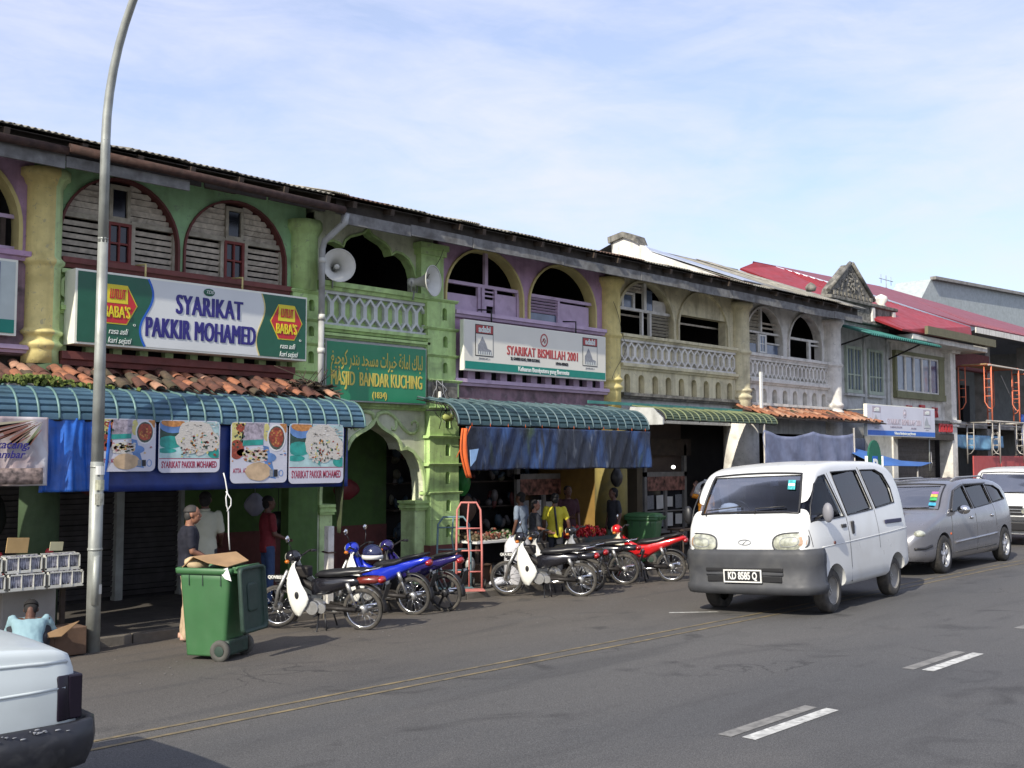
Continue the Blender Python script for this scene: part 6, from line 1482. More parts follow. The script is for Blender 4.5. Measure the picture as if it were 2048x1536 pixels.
for sg in (1, -1):
    for w, nm in ((wa, 'front_window'), (wb_, 'rear_door_window'), (wc_, 'quarter_window')):
        side_patch(CM, w, -.018, sg).build(nm, GLd, mpv, fix=False); outline(CM, w, 0, sg, .011, mpv, 'rubber', 'window_seal')
    outline(CM, [(2.66, 1.05), (2.68, .60), (2.66, .30)], -.001, sg, .005, mpv, 'seam', 'door_seam', False)
    outline(CM, [(1.42, 1.0), (1.38, .7), (1.40, .30)], -.001, sg, .005, mpv, 'seam', 'door_seam', False)
    outline(CM, [(3.76, 1.1), (3.78, .7)], -.001, sg, .005, mpv, 'seam', 'door_seam', False)
    outline(CM, [(1.45, .50), (3.75, .56)], .012, sg, .024, mpv, 'silver', 'side_moulding', False, 8)
    outline(CM, [(1.50, .33), (3.70, .35)], .002, sg, .012, mpv, 'seam', 'sill_shadow_gap', False, 8)
    outline(CM, [(1.45, 1.05), (1.85, 1.40), (2.4, 1.50), (2.75, 1.50), (3.6, 1.505)], .022, sg, .016, mpv, mat('smoked_visor', (.05, .05, .055), .3), 'rain_visor', False, 6)
    MB().tube([(CM.xn - 2.2, sg * .60, 1.57), (CM.xn - 2.4, sg * .62, 1.625), (CM.xn - 3.8, sg * .60, 1.635), (CM.xn - 4.1, sg * .58, 1.57)], .016, 6).build('roof_rail', 'grey_p', mpv)
    MB().ell((CM.xn - 1.72, sg * .99, 1.06), (.07, .12, .08), 14, 8).build('mirror', 'chrome', mpv)
    MB().ell((CM.xn - .27, sg * .72, .70), (.20, .10, .075), 14, 8).build('headlight', 'lens', mpv)
    for d in (2.42, 3.55): MB().ell(CM.side(d, .90, .012, sg), (.065, .018, .032), 10, 6).build('door_handle', 'chrome', mpv)
    MB().ell(CM.side(1.30, .66, .0, sg), (.03, .012, .02), 8, 5).build('side_lamp', 'orange_c', mpv)
    outline(CM, [(.05, .46), (.25, .46), (.45, .50)], .004, sg, .022, mpv, 'rubber', 'bumper_strip', False)
MB().box(2.56, 2.66, -.5, .5, .40, .55).build('grille', 'black', mpv, bevel=.01)
q = MB().box(2.645, 2.665, -.25, .25, .42, .53).build('number_plate', 'black', mpv)
for i, (c_, d0) in enumerate([((.05, .35, .10), 1.42), ((.45, .40, .08), 1.50), ((.35, .10, .30), 1.58), ((.05, .30, .45), 1.30)]):
    q_ = [CM.topp(d, f, .004) for d in (d0, d0 + .07) for f in (.66, .84)]
    MB().add(q_, [(0, 1, 3, 2)]).build('windscreen_sticker', mat('sticker_colour_%s' % 'abcd'[i], c_, .4, var=.3, vs=20), mpv, solid=.002)
MB().tube([CM.topp(1.17, .05, .02), CM.topp(1.22, .7, .02)], .009, 5).build('wiper', 'rubber', mpv)
for sg, x in ((1, 1.65), (-1, 1.65), (1, -1.62), (-1, -1.62)): wheel(mpv, x, sg * .785, .325, .20, 'alloy', 'tyre', sg)
MB().box(-2.2, 2.2, -.7, .7, .20, .34).build('underbody', 'black', mpv)
for x, y in ((CM.xn - 2.6, .36), (CM.xn - 2.6, -.36), (CM.xn - 3.5, .36), (CM.xn - 3.5, -.36)): seat(mpv, x, y, .78)
MB().box(CM.xn - 1.9, CM.xn - 1.3, -.74, .74, .80, .98).build('dashboard', 'rubber', mpv)

# second white van at the right edge
v2 = thing('van', 'white van with black grille, cut off by the right edge of the photo', 'van', (29.6, 10.0, gz(9.7)), radians(184), local=True)
C2 = Car(2.0, top=[(0, .95), (.05, 1.02), (.3, 1.16), (.4, 1.24), (.75, 1.62), (.9, 1.78), (1.2, 1.86), (2.0, 1.90), (3.4, 1.88), (3.8, 1.8), (4.0, 1.2)], bot=[(0, .3), (4.0, .35)],
         plan=[(0, .74), (.1, .80), (.4, .84), (3.8, .84), (4.0, .8)], tumble=[(.3, .97), (.6, 1.0), (1.0, .99), (1.3, .95), (1.9, .86)], crown=.03, rc=.09)
vb = C2.body([0, .02, .05, .12, .2, .3, .4, .5, .62, .75, .9, 1.05, 1.2, 1.6, 2, 2.6, 3.4, 3.6, 3.8, 3.95, 4]).build('body', 'van_paint', None, org=(0, 0, 0))
cav = C2.body([.42, .5, .6, .75, .9, 1.2, 2.0, 3.0, 3.6], .05, 1.0).build('cut', None, None, org=(0, 0, 0)); boolean(vb, cav)
c = MB().prism([(-.66, 1.27), (.66, 1.27), (.60, 1.74), (-.60, 1.74)], 'x', C2.xn - 1.0, 2.6).build('cut', None, None, org=(0, 0, 0)); boolean(vb, c)
c = MB().prism([(C2.xn - .75, 1.15), (C2.xn - 1.05, 1.7), (C2.xn - 1.7, 1.72), (C2.xn - 1.7, 1.15)], 'y', -1.1, 1.1).build('cut', None, None, org=(0, 0, 0)); boolean(vb, c)
arches(vb, C2, (1.2, -1.2), .34, .3)
reparent(vb, v2)
screen(C2, v2, .40, .92, GL, -.012); frame_loop(C2, v2, .42, .87, .93, .95)
for sg in (1, -1):
    side_patch(C2, [(.75, 1.15), (1.05, 1.7), (1.7, 1.72), (1.7, 1.15)], -.02, sg).build('front_window', GLs, v2, fix=False)
    MB().ell((C2.xn - .75, sg * .97, 1.3), (.05, .08, .12), 12, 7).build('mirror', 'rubber', v2)
    headlamp(C2, v2, sg, .52, .78, .80, .93, dbase=-.01)
    wheel(v2, 1.2, sg * .73, .29, .17, 'steel', 'tyre_l', sg); wheel(v2, -1.2, sg * .73, .29, .17, 'steel', 'tyre_l', sg)
MB().box(1.93, 2.03, -.56, .56, .76, .98).build('grille', 'rubber', v2, bevel=.01); MB().box(1.95, 2.12, -.80, .80, .38, .60).build('front_bumper', 'rubber', v2, bevel=.03)
MB().box(1.97, 2.045, -.80, .80, .62, .72).build('lower_panel', 'bumper', v2, bevel=.01)
for zz_ in (.82, .89): MB().box(2.03, 2.045, -.54, .54, zz_, zz_ + .015).build('grille_bar', 'grey_p', v2)
q = MB().box(2.12, 2.135, -.24, .24, .44, .56).build('number_plate', 'black', v2); MB().box(2.136, 2.14, -.20, .0, .46, .54).build('plate_lettering', 'white', q)
MB().tube([C2.topp(.41, -.6, .02), C2.topp(.44, .0, .02)], .01, 5).build('wiper', 'rubber', v2); MB().tube([C2.topp(.41, .1, .02), C2.topp(.44, .7, .02)], .01, 5).build('wiper', 'rubber', v2)
for y in (.36, -.36): seat(v2, C2.xn - 1.3, y, 1.03)
MB().box(C2.xn - .9, C2.xn - .5, -.7, .7, 1.0, 1.18).build('dashboard', 'rubber', v2)

# old white saloon, only its tail is in the photo (lower left)
car = thing('parked_car', 'old pale saloon car with scraped black bumper cut off by the lower left edge', 'car', (.55, 6.72, gz(6.7)), radians(180), local=True); car.scale = (1, 1, 1.08)
C3 = Car(2.1, top=[(0, .62), (.1, .70), (1.1, .86), (1.3, .90), (1.75, 1.25), (2.0, 1.34), (2.9, 1.34), (3.2, 1.22), (3.62, .985), (3.75, .965), (4.15, .93), (4.24, .90), (4.27, .80), (4.28, .6)], bot=[(0, .25), (4.0, .25), (4.28, .38)],
         plan=[(0, .66), (.1, .74), (.6, .80), (4.0, .80), (4.2, .785), (4.28, .75)], tumble=[(.25, .94), (.45, .99), (.6, 1.0), (.75, .995), (.86, .965), (.97, .93), (1.3, .72)], crown=.02, rc=.045)
M['old_paint'] = mat('chalky_pale_paint', (.50, .55, .55), .38, var=.06, vs=2, dirt=(.36, .39, .38), da=.3, ds=1.5, coat=.25, obj=True)
cb = C3.body([0, .1, .4, .8, 1.1, 1.3, 1.5, 1.75, 2.0, 2.4, 2.9, 3.05, 3.2, 3.4, 3.55, 3.62, 3.7, 3.85, 4.0, 4.15, 4.2, 4.24, 4.26, 4.28]).build('body', 'old_paint', None, org=(0, 0, 0))
arches(cb, C3, (1.35, -1.12), .33, .28)
reparent(cb, car)
for sg in (1, -1):
    outline(C3, [(1.2, .70), (3.0, .73), (4.2, .74)], .0, sg, .008, car, 'old_paint', 'waist_crease', False, 6)
    outline(C3, [(1.0, .885), (3.3, .90), (4.22, .865)], .0, sg, .010, car, 'old_paint', 'shoulder_crease', False, 6)
    side_patch(C3, [(1.5, .98), (1.85, 1.25), (3.0, 1.25), (3.3, 1.0)], .006, sg).build('side_windows', 'pane_d', car, fix=False)
    tl = MB()
    tl.loft([[C3.side(d, z, o, sg) for z, o in ((.575, -.02), (.575, .012), (.80, .012), (.80, -.02))] for d in (4.155, 4.19, 4.23)])
    tl.box(2.1 - 4.30, 2.1 - 4.22, *(sorted((sg * .44, sg * .785))), .575, .80)
    tl.build('tail_light', mat('smoked_tail_lamp', (.008, .005, .012), .25, spec=.4, var=0), car, bevel=.01)
    wheel(car, 1.35, sg * .70, .28, .165, 'steel', 'tyre', sg); wheel(car, -1.12, sg * .70, .28, .165, 'steel', 'tyre', sg)
M['bump_b'] = mat('scraped_black_bumper', (.02, .021, .026), .42, var=.3, vs=6, dirt=(.09, .09, .09), da=.35, ds=8, obj=True)
BP = [(3.45, .80), (3.9, .80), (4.2, .80), (4.33, .77), (4.38, .68), (4.40, .4), (4.41, 0)]; BP = BP + [(d, -y) for d, y in BP[-2::-1]]
pf = [(.55, -.02), (.57, .01), (.56, .035), (.47, .045), (.41, .035), (.34, .0), (.32, -.05)]
lo = []
for i, (d, yy) in enumerate(BP):
    t = Vector((BP[min(i + 1, len(BP) - 1)][0] - BP[max(i - 1, 0)][0], BP[min(i + 1, len(BP) - 1)][1] - BP[max(i - 1, 0)][1])).normalized(); nrm = Vector((-t.y, t.x))
    if nrm.x < 0: nrm = -nrm
    if d < 4.25: nrm = Vector((0, 1 if yy > 0 else -1))
    lo.append([(2.1 - (d + nrm.x * o), yy + nrm.y * o, z) for z, o in pf])
bb = MB().loft(lo).build('rear_bumper', 'bump_b', car)
sc = MB(); q = random.Random(4)
for i in range(34):
    d = q.choice([3.55, 3.75, 4.0, 4.12]) + q.gauss(0, .06); sc.ell((2.1 - d, .842, .548 + q.gauss(0, .008)), (q.uniform(.003, .018), .004, q.uniform(.002, .005)), 6, 4)
o = sc.build('scrapes', 'grey_p', bb); o['kind'] = 'stuff'
MB().cyl((2.1 - 4.0, .35, .935), (2.1 - 4.0, .35, .95), .02, n=8).build('boot_lock', 'dirty', car)
# ------------------------------------------------------------------ motorcycles
def bike_wheel(root, x, r=.275, spokes=True, steer=0.):
    W = MB().lathe([(r - .045, -.022), (r - .03, -.030), (r - .008, -.022), (r, 0), (r - .008, .022), (r - .03, .030), (r - .045, .022)], (0, 0, 0), (0, 1, 0), 36)
    tr = W.mesh('tyre', 'tyre_l'); wh = bpy.data.objects.new('wheel', tr); COL.objects.link(wh); attach(wh, root, (x, 0, r)); o = ORG[wh.name]; wh.rotation_euler[2] = steer
    def sub(b, n, m):
        b.v = [tuple(Vector(p) + o) for p in b.v]; return b.build(n, m, wh)
    sub(MB().lathe([(r - .045, -.017), (r - .055, -.019), (r - .062, -.008), (r - .062, .008), (r - .055, .019), (r - .045, .017)], (0, 0, 0), (0, 1, 0), 32), 'rim', 'chrome' if spokes else 'rubber')
    sub(MB().lathe([(0, -.05), (.03, -.05), (.055, -.04), (.06, 0), (.055, .04), (.03, .05), (0, .05)], (0, 0, 0), (0, 1, 0), 16), 'hub', 'alu' if spokes else 'rubber')
    b = MB()
    if spokes:
        for i in range(18):
            a = 2 * pi * i / 18; a2 = a + (.35 if i % 2 else -.35); s = .035 if i % 4 < 2 else -.035
            b.tube([(.055 * cos(a), s, .055 * sin(a)), ((r - .06) * cos(a2), s * .15, (r - .06) * sin(a2))], .0028, 4)
    else:
        for i in range(6): a = 2 * pi * i / 6; b.obox(((r - .02) * .5 * cos(a), 0, (r - .02) * .5 * sin(a)), (r - .08, .02, .028), (0, -a, 0))
    sub(b, 'spokes', 'chrome' if spokes else 'rubber')
    return wh
def bike(label, loc, rz, main, shield=None, fender=None, tailc='maroon', spokes=True, plate_f=None, plate_r=None, mirror=True, helmet=False, rear_only=False, lean=radians(4), side=None, sport=False, mirrors=2):
    """underbone step-through; local +x forwards, left side +y"""
    T = thing('motorcycle', label, 'motorcycle', loc, rz, 'motorcycles parked along the kerb', local=True)
    T.rotation_euler = (-lean, 0, rz)
    fender = fender or main; side = side or main
    bike_wheel(T, .61, spokes=spokes, steer=.15); bike_wheel(T, -.60, spokes=spokes)
    # fork, front fender, headset
    for s in (.07, -.07): MB().tube([(.61, s, .275), (.56, s, .50), (.42, s, .76)], [.022, .026, .024], 8).build('fork_leg', 'alu', T)
    MB().lathe([(.300, -.052), (.312, -.035), (.318, 0), (.312, .035), (.300, .052)], (.61, 0, .275), (0, 1, 0), 16, arc=radians(125), start=radians(188)).build('front_fender', fender, T, solid=.006)
    MB().tube([(.40, 0, .62), (.335, 0, .92)], .035, 8).build('steering_head', 'dirty', T)
    MB().tube([(.24, .33, .965), (.27, .24, .975), (.30, .10, .93), (.31, 0, .92), (.30, -.10, .93), (.27, -.24, .975), (.24, -.33, .965)], .013, 8).build('handlebar', 'dirty', T)
    for s in (1, -1): MB().tube([(.245, s * .27, .972), (.225, s * .36, .962)], .019, 8).build('grip', 'rubber', T)
    hl = MB().ell((.37, 0, .93), (.10, .115, .09), 16, 10).build('headlight_cowl', main, T)
    MB().ell((.445, 0, .925), (.035, .07, .06), 14, 8).build('headlight', 'lens', hl)
    for s in (1, -1): MB().ell((.40, s * .12, .88), (.035, .03, .025), 8, 6).build('indicator', mat('amber_lens', (.45, .13, .01), .25, var=0), T)
    if mirror:
        for s in ((1, -1) if mirrors == 2 else (1,)):
            mm = MB().tube([(.27, s * .20, .975), (.28, s * .25, 1.10), (.30, s * .27, 1.155)], .006, 6).build('mirror_stem', 'rubber', T)
            MB().ell((.305, s * .275, 1.20), (.016, .055, .045), 14, 8).build('mirror', 'chrome', mm)
    # leg shield: front cover and two wings that sweep back
    shield = shield or 'white'
    W_ = [(.88, .05, .34, .33), (.80, .10, .365, .30), (.70, .16, .375, .22), (.60, .195, .375, .16), (.50, .205, .365, .09), (.42, .205, .35, .06), (.34, .20, .33, .09), (.26, .19, .30, .15), (.19, .17, .26, .20)]
    def wing(s):
        def f(u, v):
            k = u * (len(W_) - 1); i = min(len(W_) - 2, int(k)); t = k - i; z, y, xf, xb = [W_[i][q] * (1 - t) + W_[i + 1][q] * t for q in range(4)]
            if v < .35: q = v / .35; a = q * pi / 2; return (xf + .035 * cos(a) - .035 + .03 * (1 - q), s * (y - .055 * (1 - sin(a)) - .02 * (1 - q)), z)
            q = (v - .35) / .65; return (xf - .035 + (xb - xf + .035) * q, s * (y + .012 * sin(q * pi)), z)
        return MB().grid(f, 24, 14).build('leg_shield', shield, T, solid=.009, fix=False)
    wing(1); wing(-1)
    MB().grid(lambda u, v: (.385 - .10 * u * u - .03 * abs(2 * v - 1), (2 * v - 1) * (.05 + .11 * min(1, u * 2.2)), .90 - .60 * u), 14, 8).build('front_cover', shield, T, solid=.008, fix=False)
    for s in (1, -1): MB().ell((.22, s * .224, .47), (.030, .008, .050), 12, 6).build('shield_opening', 'rubber', T)
    MB().tube([(.36, 0, .80), (.22, 0, .60), (.02, 0, .50), (-.20, 0, .56)], [.045, .055, .06, .06], 10).build('frame_spine', main if sport else 'dirty', T)
    def hull(secs, name, m, n=14):
        L = [[(x, w * (abs(cos(a)) ** .7) * (1 if cos(a) > 0 else -1), zc + h * (abs(sin(a)) ** .8) * (1 if sin(a) > 0 else -1)) for a in [2 * pi * i / n for i in range(n)]] for x, zc, w, h in secs]
        return MB().loft(L).build(name, m, T)
    if sport:
        hull([(.26, .74, .04, .10), (.14, .62, .07, .11), (0, .54, .09, .13), (-.15, .56, .11, .14), (-.30, .63, .12, .12), (-.50, .70, .12, .085), (-.68, .76, .105, .06), (-.82, .80, .08, .045), (-.88, .81, .05, .02)], 'body_cover', main)
        st = [(.0, .69, .06, .03), (-.06, .715, .10, .045), (-.20, .725, .125, .05), (-.38, .755, .13, .045), (-.50, .80, .12, .045), (-.68, .84, .10, .035), (-.78, .86, .06, .02)]
    else:
        hull([(.10, .54, .05, .10), (.0, .56, .09, .12), (-.15, .58, .11, .12), (-.35, .62, .115, .09), (-.52, .64, .11, .06), (-.60, .65, .09, .04)], 'body_cover', main)
        hull([(-.56, .655, .09, .05), (-.66, .66, .105, .055), (-.80, .665, .095, .05), (-.86, .67, .06, .03)], 'tail_unit', side)
        st = [(.04, .70, .06, .02), (-.02, .72, .10, .04), (-.16, .73, .125, .05), (-.34, .745, .13, .05), (-.42, .76, .125, .05), (-.60, .775, .115, .04), (-.72, .785, .07, .02)]
    hull(st, 'seat', 'seat')
    dz = .04 if sport else -.03
    P_ = [(-.30, .13, .745), (-.75, .11, .80 + dz)]
    # rear fender, tail, carrier, plate
    MB().lathe([(.305, -.055), (.318, -.035), (.322, 0), (.318, .035), (.305, .055)], (-.60, 0, .285), (0, 1, 0), 16, arc=radians(110), start=radians(218)).build('rear_fender', 'rubber' if sport else 'dirty', T, solid=.006)
    MB().ell((-.87, 0, .76 if sport else .665), (.05, .085, .05), 12, 8).build('tail_light', mat('red_tail_lens', (.30, .01, .01), .2, spec=.8, var=0, coat=.5) , T)
    MB().tube([(-.50, .12, .77 + dz), (-.72, .12, .83 + dz), (-.84, .08, .85 + dz), (-.84, -.08, .85 + dz), (-.72, -.12, .83 + dz), (-.50, -.12, .77 + dz)], .012, 6).build('grab_rail', 'chrome' if not sport else 'rubber', T)
    pf = MB().obox((-.93, 0, .52), (.012, .15, .20), (0, radians(-20), 0)).build('mud_flap', 'rubber', T)
    pr = MB().obox((-.925, 0, .60), (.008, .20, .11), (0, radians(-20), 0)).build('number_plate', 'black', T)
    for i, t_ in enumerate(plate_r or ('QKG', '8041')):
        text(t_, pr, (-.935 + .012 * i - .01, 0, .628 - .05 * i), .055, 'white', rot=(pi / 2 , 0, -pi / 2), sx=.9, off=.002, ext=.002)
    if plate_f:
        pl = MB().obox((.60, .055, .665), (.20, .008, .06), (0, .1, 0)).build('front_number_plate', 'black', T)
        text(plate_f, pl, (.60, .063, .663), .058, 'white', rot=(pi / 2, 0, pi), sx=.85, off=.002, ext=.002)
        MB().box(.5, .62, -.05, .05, .60, .63).build('plate_bracket', 'rubber', T)
    # engine, exhaust, chain case, shocks, stands
    eng = MB().ell((.05, .02, .30), (.15, .12, .10), 14, 8).cyl((.16, 0, .36), (.30, 0, .40), .065, n=12).cyl((.04, .10, .30), (.04, .17, .30), .085, n=16).cyl((-.08, .08, .29), (-.08, .145, .29), .06, n=14)
    eng.build('engine', 'alu', T)
    fins = MB()
    for i in range(5): fins.cyl((.17 + i * .024, 0, .365 + i * .007), (.177 + i * .024, 0, .367 + i * .007), .082, n=12)
    fins.build('cooling_fins', 'engine', T)
    MB().tube([(-.05, .10, .30), (-.55, .10, .285)], [.028, .036], 8).build('chain_case', 'dirty', T)
    MB().tube([(-.10, .075, .33), (-.60, .075, .275)], .022, 6).tube([(-.10, -.075, .33), (-.60, -.075, .275)], .022, 6).build('swing_arm', 'dirty', T)
    MB().tube([(.28, -.06, .36), (.22, -.12, .22), (-.15, -.13, .20), (-.75, -.15, .30)], [.018, .02, .035, .045], 8).build('exhaust', 'chrome', T)
    for s in (1, -1):
        sh = MB().tube([(-.44, s * .125, .63), (-.56, s * .125, .32)], [.020, .014], 8).build('shock_absorber', 'alu', T)
        MB().tube([(-.44, s * .126, .63), (-.49, s * .126, .50)], .028, 10).build('shock_cover', 'alu', sh)
    MB().tube([(-.02, .08, .22), (-.06, .24, .02), (-.02, .26, .01)], .011, 6).build('side_stand', 'rubber', T)
    MB().tube([(.0, -.15, .2), (.0, .20, .2)], .012, 6).tube([(-.12, .12, .22), (-.16, .16, .02)], .012, 6).tube([(-.12, -.12, .22), (-.16, -.16, .02)], .012, 6).build('foot_rests', 'rubber', T)
    if not sport:
        bk = MB().obox((.24, 0, .74), (.22, .16, .14)).build('wire_basket', 'dirty', T, bevel=.02)
    if helmet:
        H = thing('helmet', helmet, 'helmet', (0, 0, 0)); p = Matrix.Translation(loc) @ Euler((-lean, 0, rz)).to_matrix().to_4x4() @ Vector((.04, 0, .76))
        H.location = p; H.rotation_euler = (0, 0, rz); ORG[H.name] = Vector((0, 0, 0))
        MB().ell((0, 0, .10), (.15, .13, .135), 20, 10, zmin=-.55).build('shell', mat('dark_blue_helmet', (.02, .025, .07), .15, var=0, coat=.6), H)
        MB().lathe([(.150, -.01), (.155, .03), (.150, .05)], (0, 0, .03), n=20).build('white_band', 'white', H, solid=.004)
        MB().tube([(.13, .07, .06), (.20, .05, .06), (.22, 0, .06), (.20, -.05, .06), (.13, -.07, .06)], .014, 6).build('peak', 'rubber', H)
    return T
M['gloss_black'] = mat('gloss_black_paint', (.012, .012, .016), .2, var=0, coat=.6)
M['bike_blue'] = mat('bright_blue_paint', (.012, .03, .42), .22, var=.05, coat=.7)
M['bike_red'] = mat('bright_red_paint', (.48, .012, .015), .22, var=.05, coat=.7)
M['bike_navy'] = mat('navy_bike_paint', (.02, .015, .10), .22, var=0, coat=.7)
M['shield_w'] = mat('white_leg_shield', (.72, .72, .66), .35, var=.04, dirt=(.45, .43, .38), da=.2)
M['dark_red_p'] = mat('dark_red_bike_panel', (.14, .02, .015), .3, var=.1, coat=.4)
H0 = radians(104)
def bz(x, y): return gz(y) + .004
bike('black motorcycle with white leg shield nearest to the green bin, front plate QKW 8033', (8.53, 11.62, bz(0, 11.6)), radians(118), 'gloss_black', 'shield_w', side='dark_red_p', plate_f='QKW8033', plate_r=('QKW', '8033'), mirrors=1)
bike('bright blue motorcycle with a dark helmet on its seat, second from the green bin', (10.02, 12.32, bz(0, 12.2)), radians(112), 'bike_blue', 'shield_w', plate_r=('QAT', '5536'), helmet='dark blue open helmet with white rim resting on the blue motorcycle', sport=True)
bike('dark navy motorcycle with red tail lamp and black cast wheels beside the pink hand truck', (10.62, 12.27, bz(0, 12.2)), radians(108), 'bike_navy', 'rubber', spokes=False, plate_r=('QAA', '6217'), mirror=False, sport=True)
bike('black motorcycle with white leg shield beside the white sack, front plate QKA 1823', (13.05, 11.80, bz(0, 11.7)), radians(120), 'gloss_black', 'shield_w', plate_f='QKA1823', plate_r=('QKA', '1823'), mirrors=1)
bike('dark motorcycle half hidden behind the black one, with grey shield', (13.80, 12.2, bz(0, 12.1)), radians(116), 'gloss_black', mat('grey_leg_shield', (.40, .40, .38), .4), plate_r=('QAM', '92'), mirror=False)
bike('motorcycle with a red front fender, mostly hidden behind the bright red one', (15.05, 12.45, bz(0, 12.3)), radians(112), 'gloss_black', 'grey_p', fender='bike_red', plate_f='QAB 771', mirror=False)
bike('bright red motorcycle with cream leg shield, nearest to the white van', (15.85, 12.03, bz(0, 12)), radians(118), 'bike_red', mat('cream_leg_shield', (.60, .55, .42), .4, var=.05), plate_r=('QKD', '447'), sport=True, mirrors=1)

# ------------------------------------------------------------------ wheelie bins
def bin_(label, loc, rz, lid_open=True, h=1.06):
    M['bin_g'] = mat('green_bin_plastic', (.040, .125, .045), .5, var=.10, vs=3, dirt=(.065, .13, .06), da=.35, ds=3, streak=.2, obj=True)
    M['bin_in'] = mat('dark_green_lid_inside', (.018, .04, .028), .6, var=.2, obj=True)
    T = thing('wheelie_bin', label, 'bin', loc, rz, 'green wheelie bins', local=True); T.scale = (.92, .92, .95)
    # tapered body: local x towards the hinge/wheel side
    def sect(t): return (-.27 - .07 * t + (.05 if t < .15 else 0) * 0, .25 + .09 * t, .21 + .065 * t)
    lo = []
    for t in (0, .02, .10, .3, .6, .9, 1.0):
        xa, xb, w = sect(t); z = .05 + t * (h - .10); r = .05; P = []
        for cx, cy, a0 in ((xb - r, w - r, 0), (xa + r, w - r, 90), (xa + r, -w + r, 180), (xb - r, -w + r, 270)):
            for k in range(4): a = radians(a0 + 30 * k); P.append((cx + r * cos(a), cy + r * sin(a), z))
        lo.append(P)
    inner = [[(p[0] * .95 + .0, p[1] * .94, p[2]) for p in L] for L in lo[:0:-1]]
    MB().loft(lo + inner).build('body', 'bin_g', T)
    def rr(x0, x1, w, z, r=.05): return [(cx + r * cos(radians(a0 + 30 * k)), cy + r * sin(radians(a0 + 30 * k)), z) for cx, cy, a0 in ((x1 - r, w - r, 0), (x0 + r, w - r, 90), (x0 + r, -w + r, 180), (x1 - r, -w + r, 270)) for k in range(4)]
    MB().loft([rr(-.34, .34, .275, h - .085), rr(-.385, .36, .30, h - .075), rr(-.39, .365, .305, h - .02), rr(-.375, .355, .29, h - .01), rr(-.34, .33, .262, h - .012), rr(-.33, .32, .255, h - .09)], caps=False).build('rim', 'bin_g', T)
    rb = MB()
    for s in (1, -1):
        for x in (-.20, -.02, .22): rb.obox((x, s * .272, h - .15), (.008, .012, .12))
    rb.build('rim_ribs', 'bin_in', T)
    MB().tube([(.40, -.25, h - .02), (.42, -.25, h + .0), (.42, .25, h + .0), (.40, .25, h - .02)], .016, 8).build('handle_bar', 'bin_g', T)
    for y in (-.22, -.06, .06, .22): MB().obox((.385, y, h - .03), (.08, .03, .07)).build('hinge', 'bin_g', T, bevel=.008)
    MB().tube([(.22, -.25, .11), (.22, .25, .11)], .012, 8).build('axle', 'steel', T)
    for s in (1, -1):
        w = MB().lathe([(0, -.02), (.06, -.02), (.07, -.03), (.118, -.03), (.125, 0), (.118, .03), (.07, .03), (.06, .02), (0, .02)], (.23, s * .275, .125), (0, 1, 0), 24).build('wheel', mat('bin_wheel_rubber', (.07, .068, .06), .8, var=.2), T)
        MB().lathe([(0, .034), (.02, .036), (.06, .030)] if s > 0 else [(0, -.034), (.02, -.036), (.06, -.030)], (.23, s * .275, .125), (0, 1, 0), 12).build('hub', 'bin_in', w)
    MB().obox((.27, 0, .15), (.10, .46, .18)).build('wheel_housing', 'bin_in', T, bevel=.03)
    if lid_open:   # lid hangs down behind, inside facing out
        L = thing_part('lid', T)
        lo = [rr(-.0, .74, .285, z, .06) for z in (0,)]
        b = MB()
        def tr(p): # lid plane: p.x downwards, p.y across, p.z outwards
            x, y, z = p; a = radians(6); return (.44 + z * cos(a) + x * sin(a) * .8, y, h - .0 - x * cos(a))
        ring = [rr(0, .74, .29, 0, .06), rr(0, .74, .29, .05, .06), rr(.03, .71, .262, .05, .05), rr(.035, .705, .258, .012, .05)]
        b.loft([[tr(p) for p in R_] for R_ in ring], caps=True); b.build('lid_panel', 'bin_in', L)
        b = MB(); b.loft([[tr(p) for p in R_] for R_ in (rr(.18, .52, .12, .012, .05), rr(.20, .50, .105, .03, .04))]); b.build('lid_boss', 'bin_in', L, bevel=.01)
        b = MB(); b.tube([tr((x, s * .295, .03)) for s in (1,) for x in (.03, .2, .4, .6, .70)], .018, 6); b.build('lid_edge', 'bin_g', L)
    else:
        b = MB().loft([rr(-.40, .36, .305, h - .01), rr(-.40, .36, .305, h + .02), rr(-.33, .30, .24, h + .07), rr(-.25, .22, .18, h + .08)]); b.build('lid', 'bin_g', T, bevel=.0)
    return T
def thing_part(name, parent):
    o = MB().tube([(.41, -.2, 1.05), (.41, .2, 1.05)], .012, 6).build(name, 'bin_g', parent); return o
b1 = bin_('green wheelie bin full of cardboard, its lid hanging open, left of the motorcycles', (6.44, 10.70, gz(10.7)), radians(-62))
bin_('green wheelie bin with closed lid beside the yellow column behind the red motorcycle', (17.75, 13.3, -.14), radians(-70), False, 1.0)
CB = thing('cardboard', 'folded cardboard sticking out of the green bin with the open lid', 'cardboard', (6.44, 10.70, .80), radians(-62), local=True)
MB().add([(-.34, -.2, -.03), (-.30, .2, -.04), (-.10, .22, .06), (-.16, -.22, .12), (.10, .24, .14), (.02, -.22, .06), (.28, .2, .05), (.26, -.2, .02)], [(0, 1, 2, 3), (3, 2, 4, 5), (5, 4, 6, 7)]).build('flap', 'card', CB, solid=.01)
MB().ell((-.22, -.05, .03), (.13, .16, .07), 12, 7, (0, .3, 0)).build('crumpled_sheet', mat('pale_cardboard', (.45, .34, .20), .9, var=.15, bump=.5, bs=12), CB)
MB().add([(.18, -.26, -.02), (.30, -.28, .02), (.36, -.30, -.12), (.28, -.29, -.1)], [(0, 1, 2, 3)]).build('plastic_scrap', 'paper', CB, solid=.004)

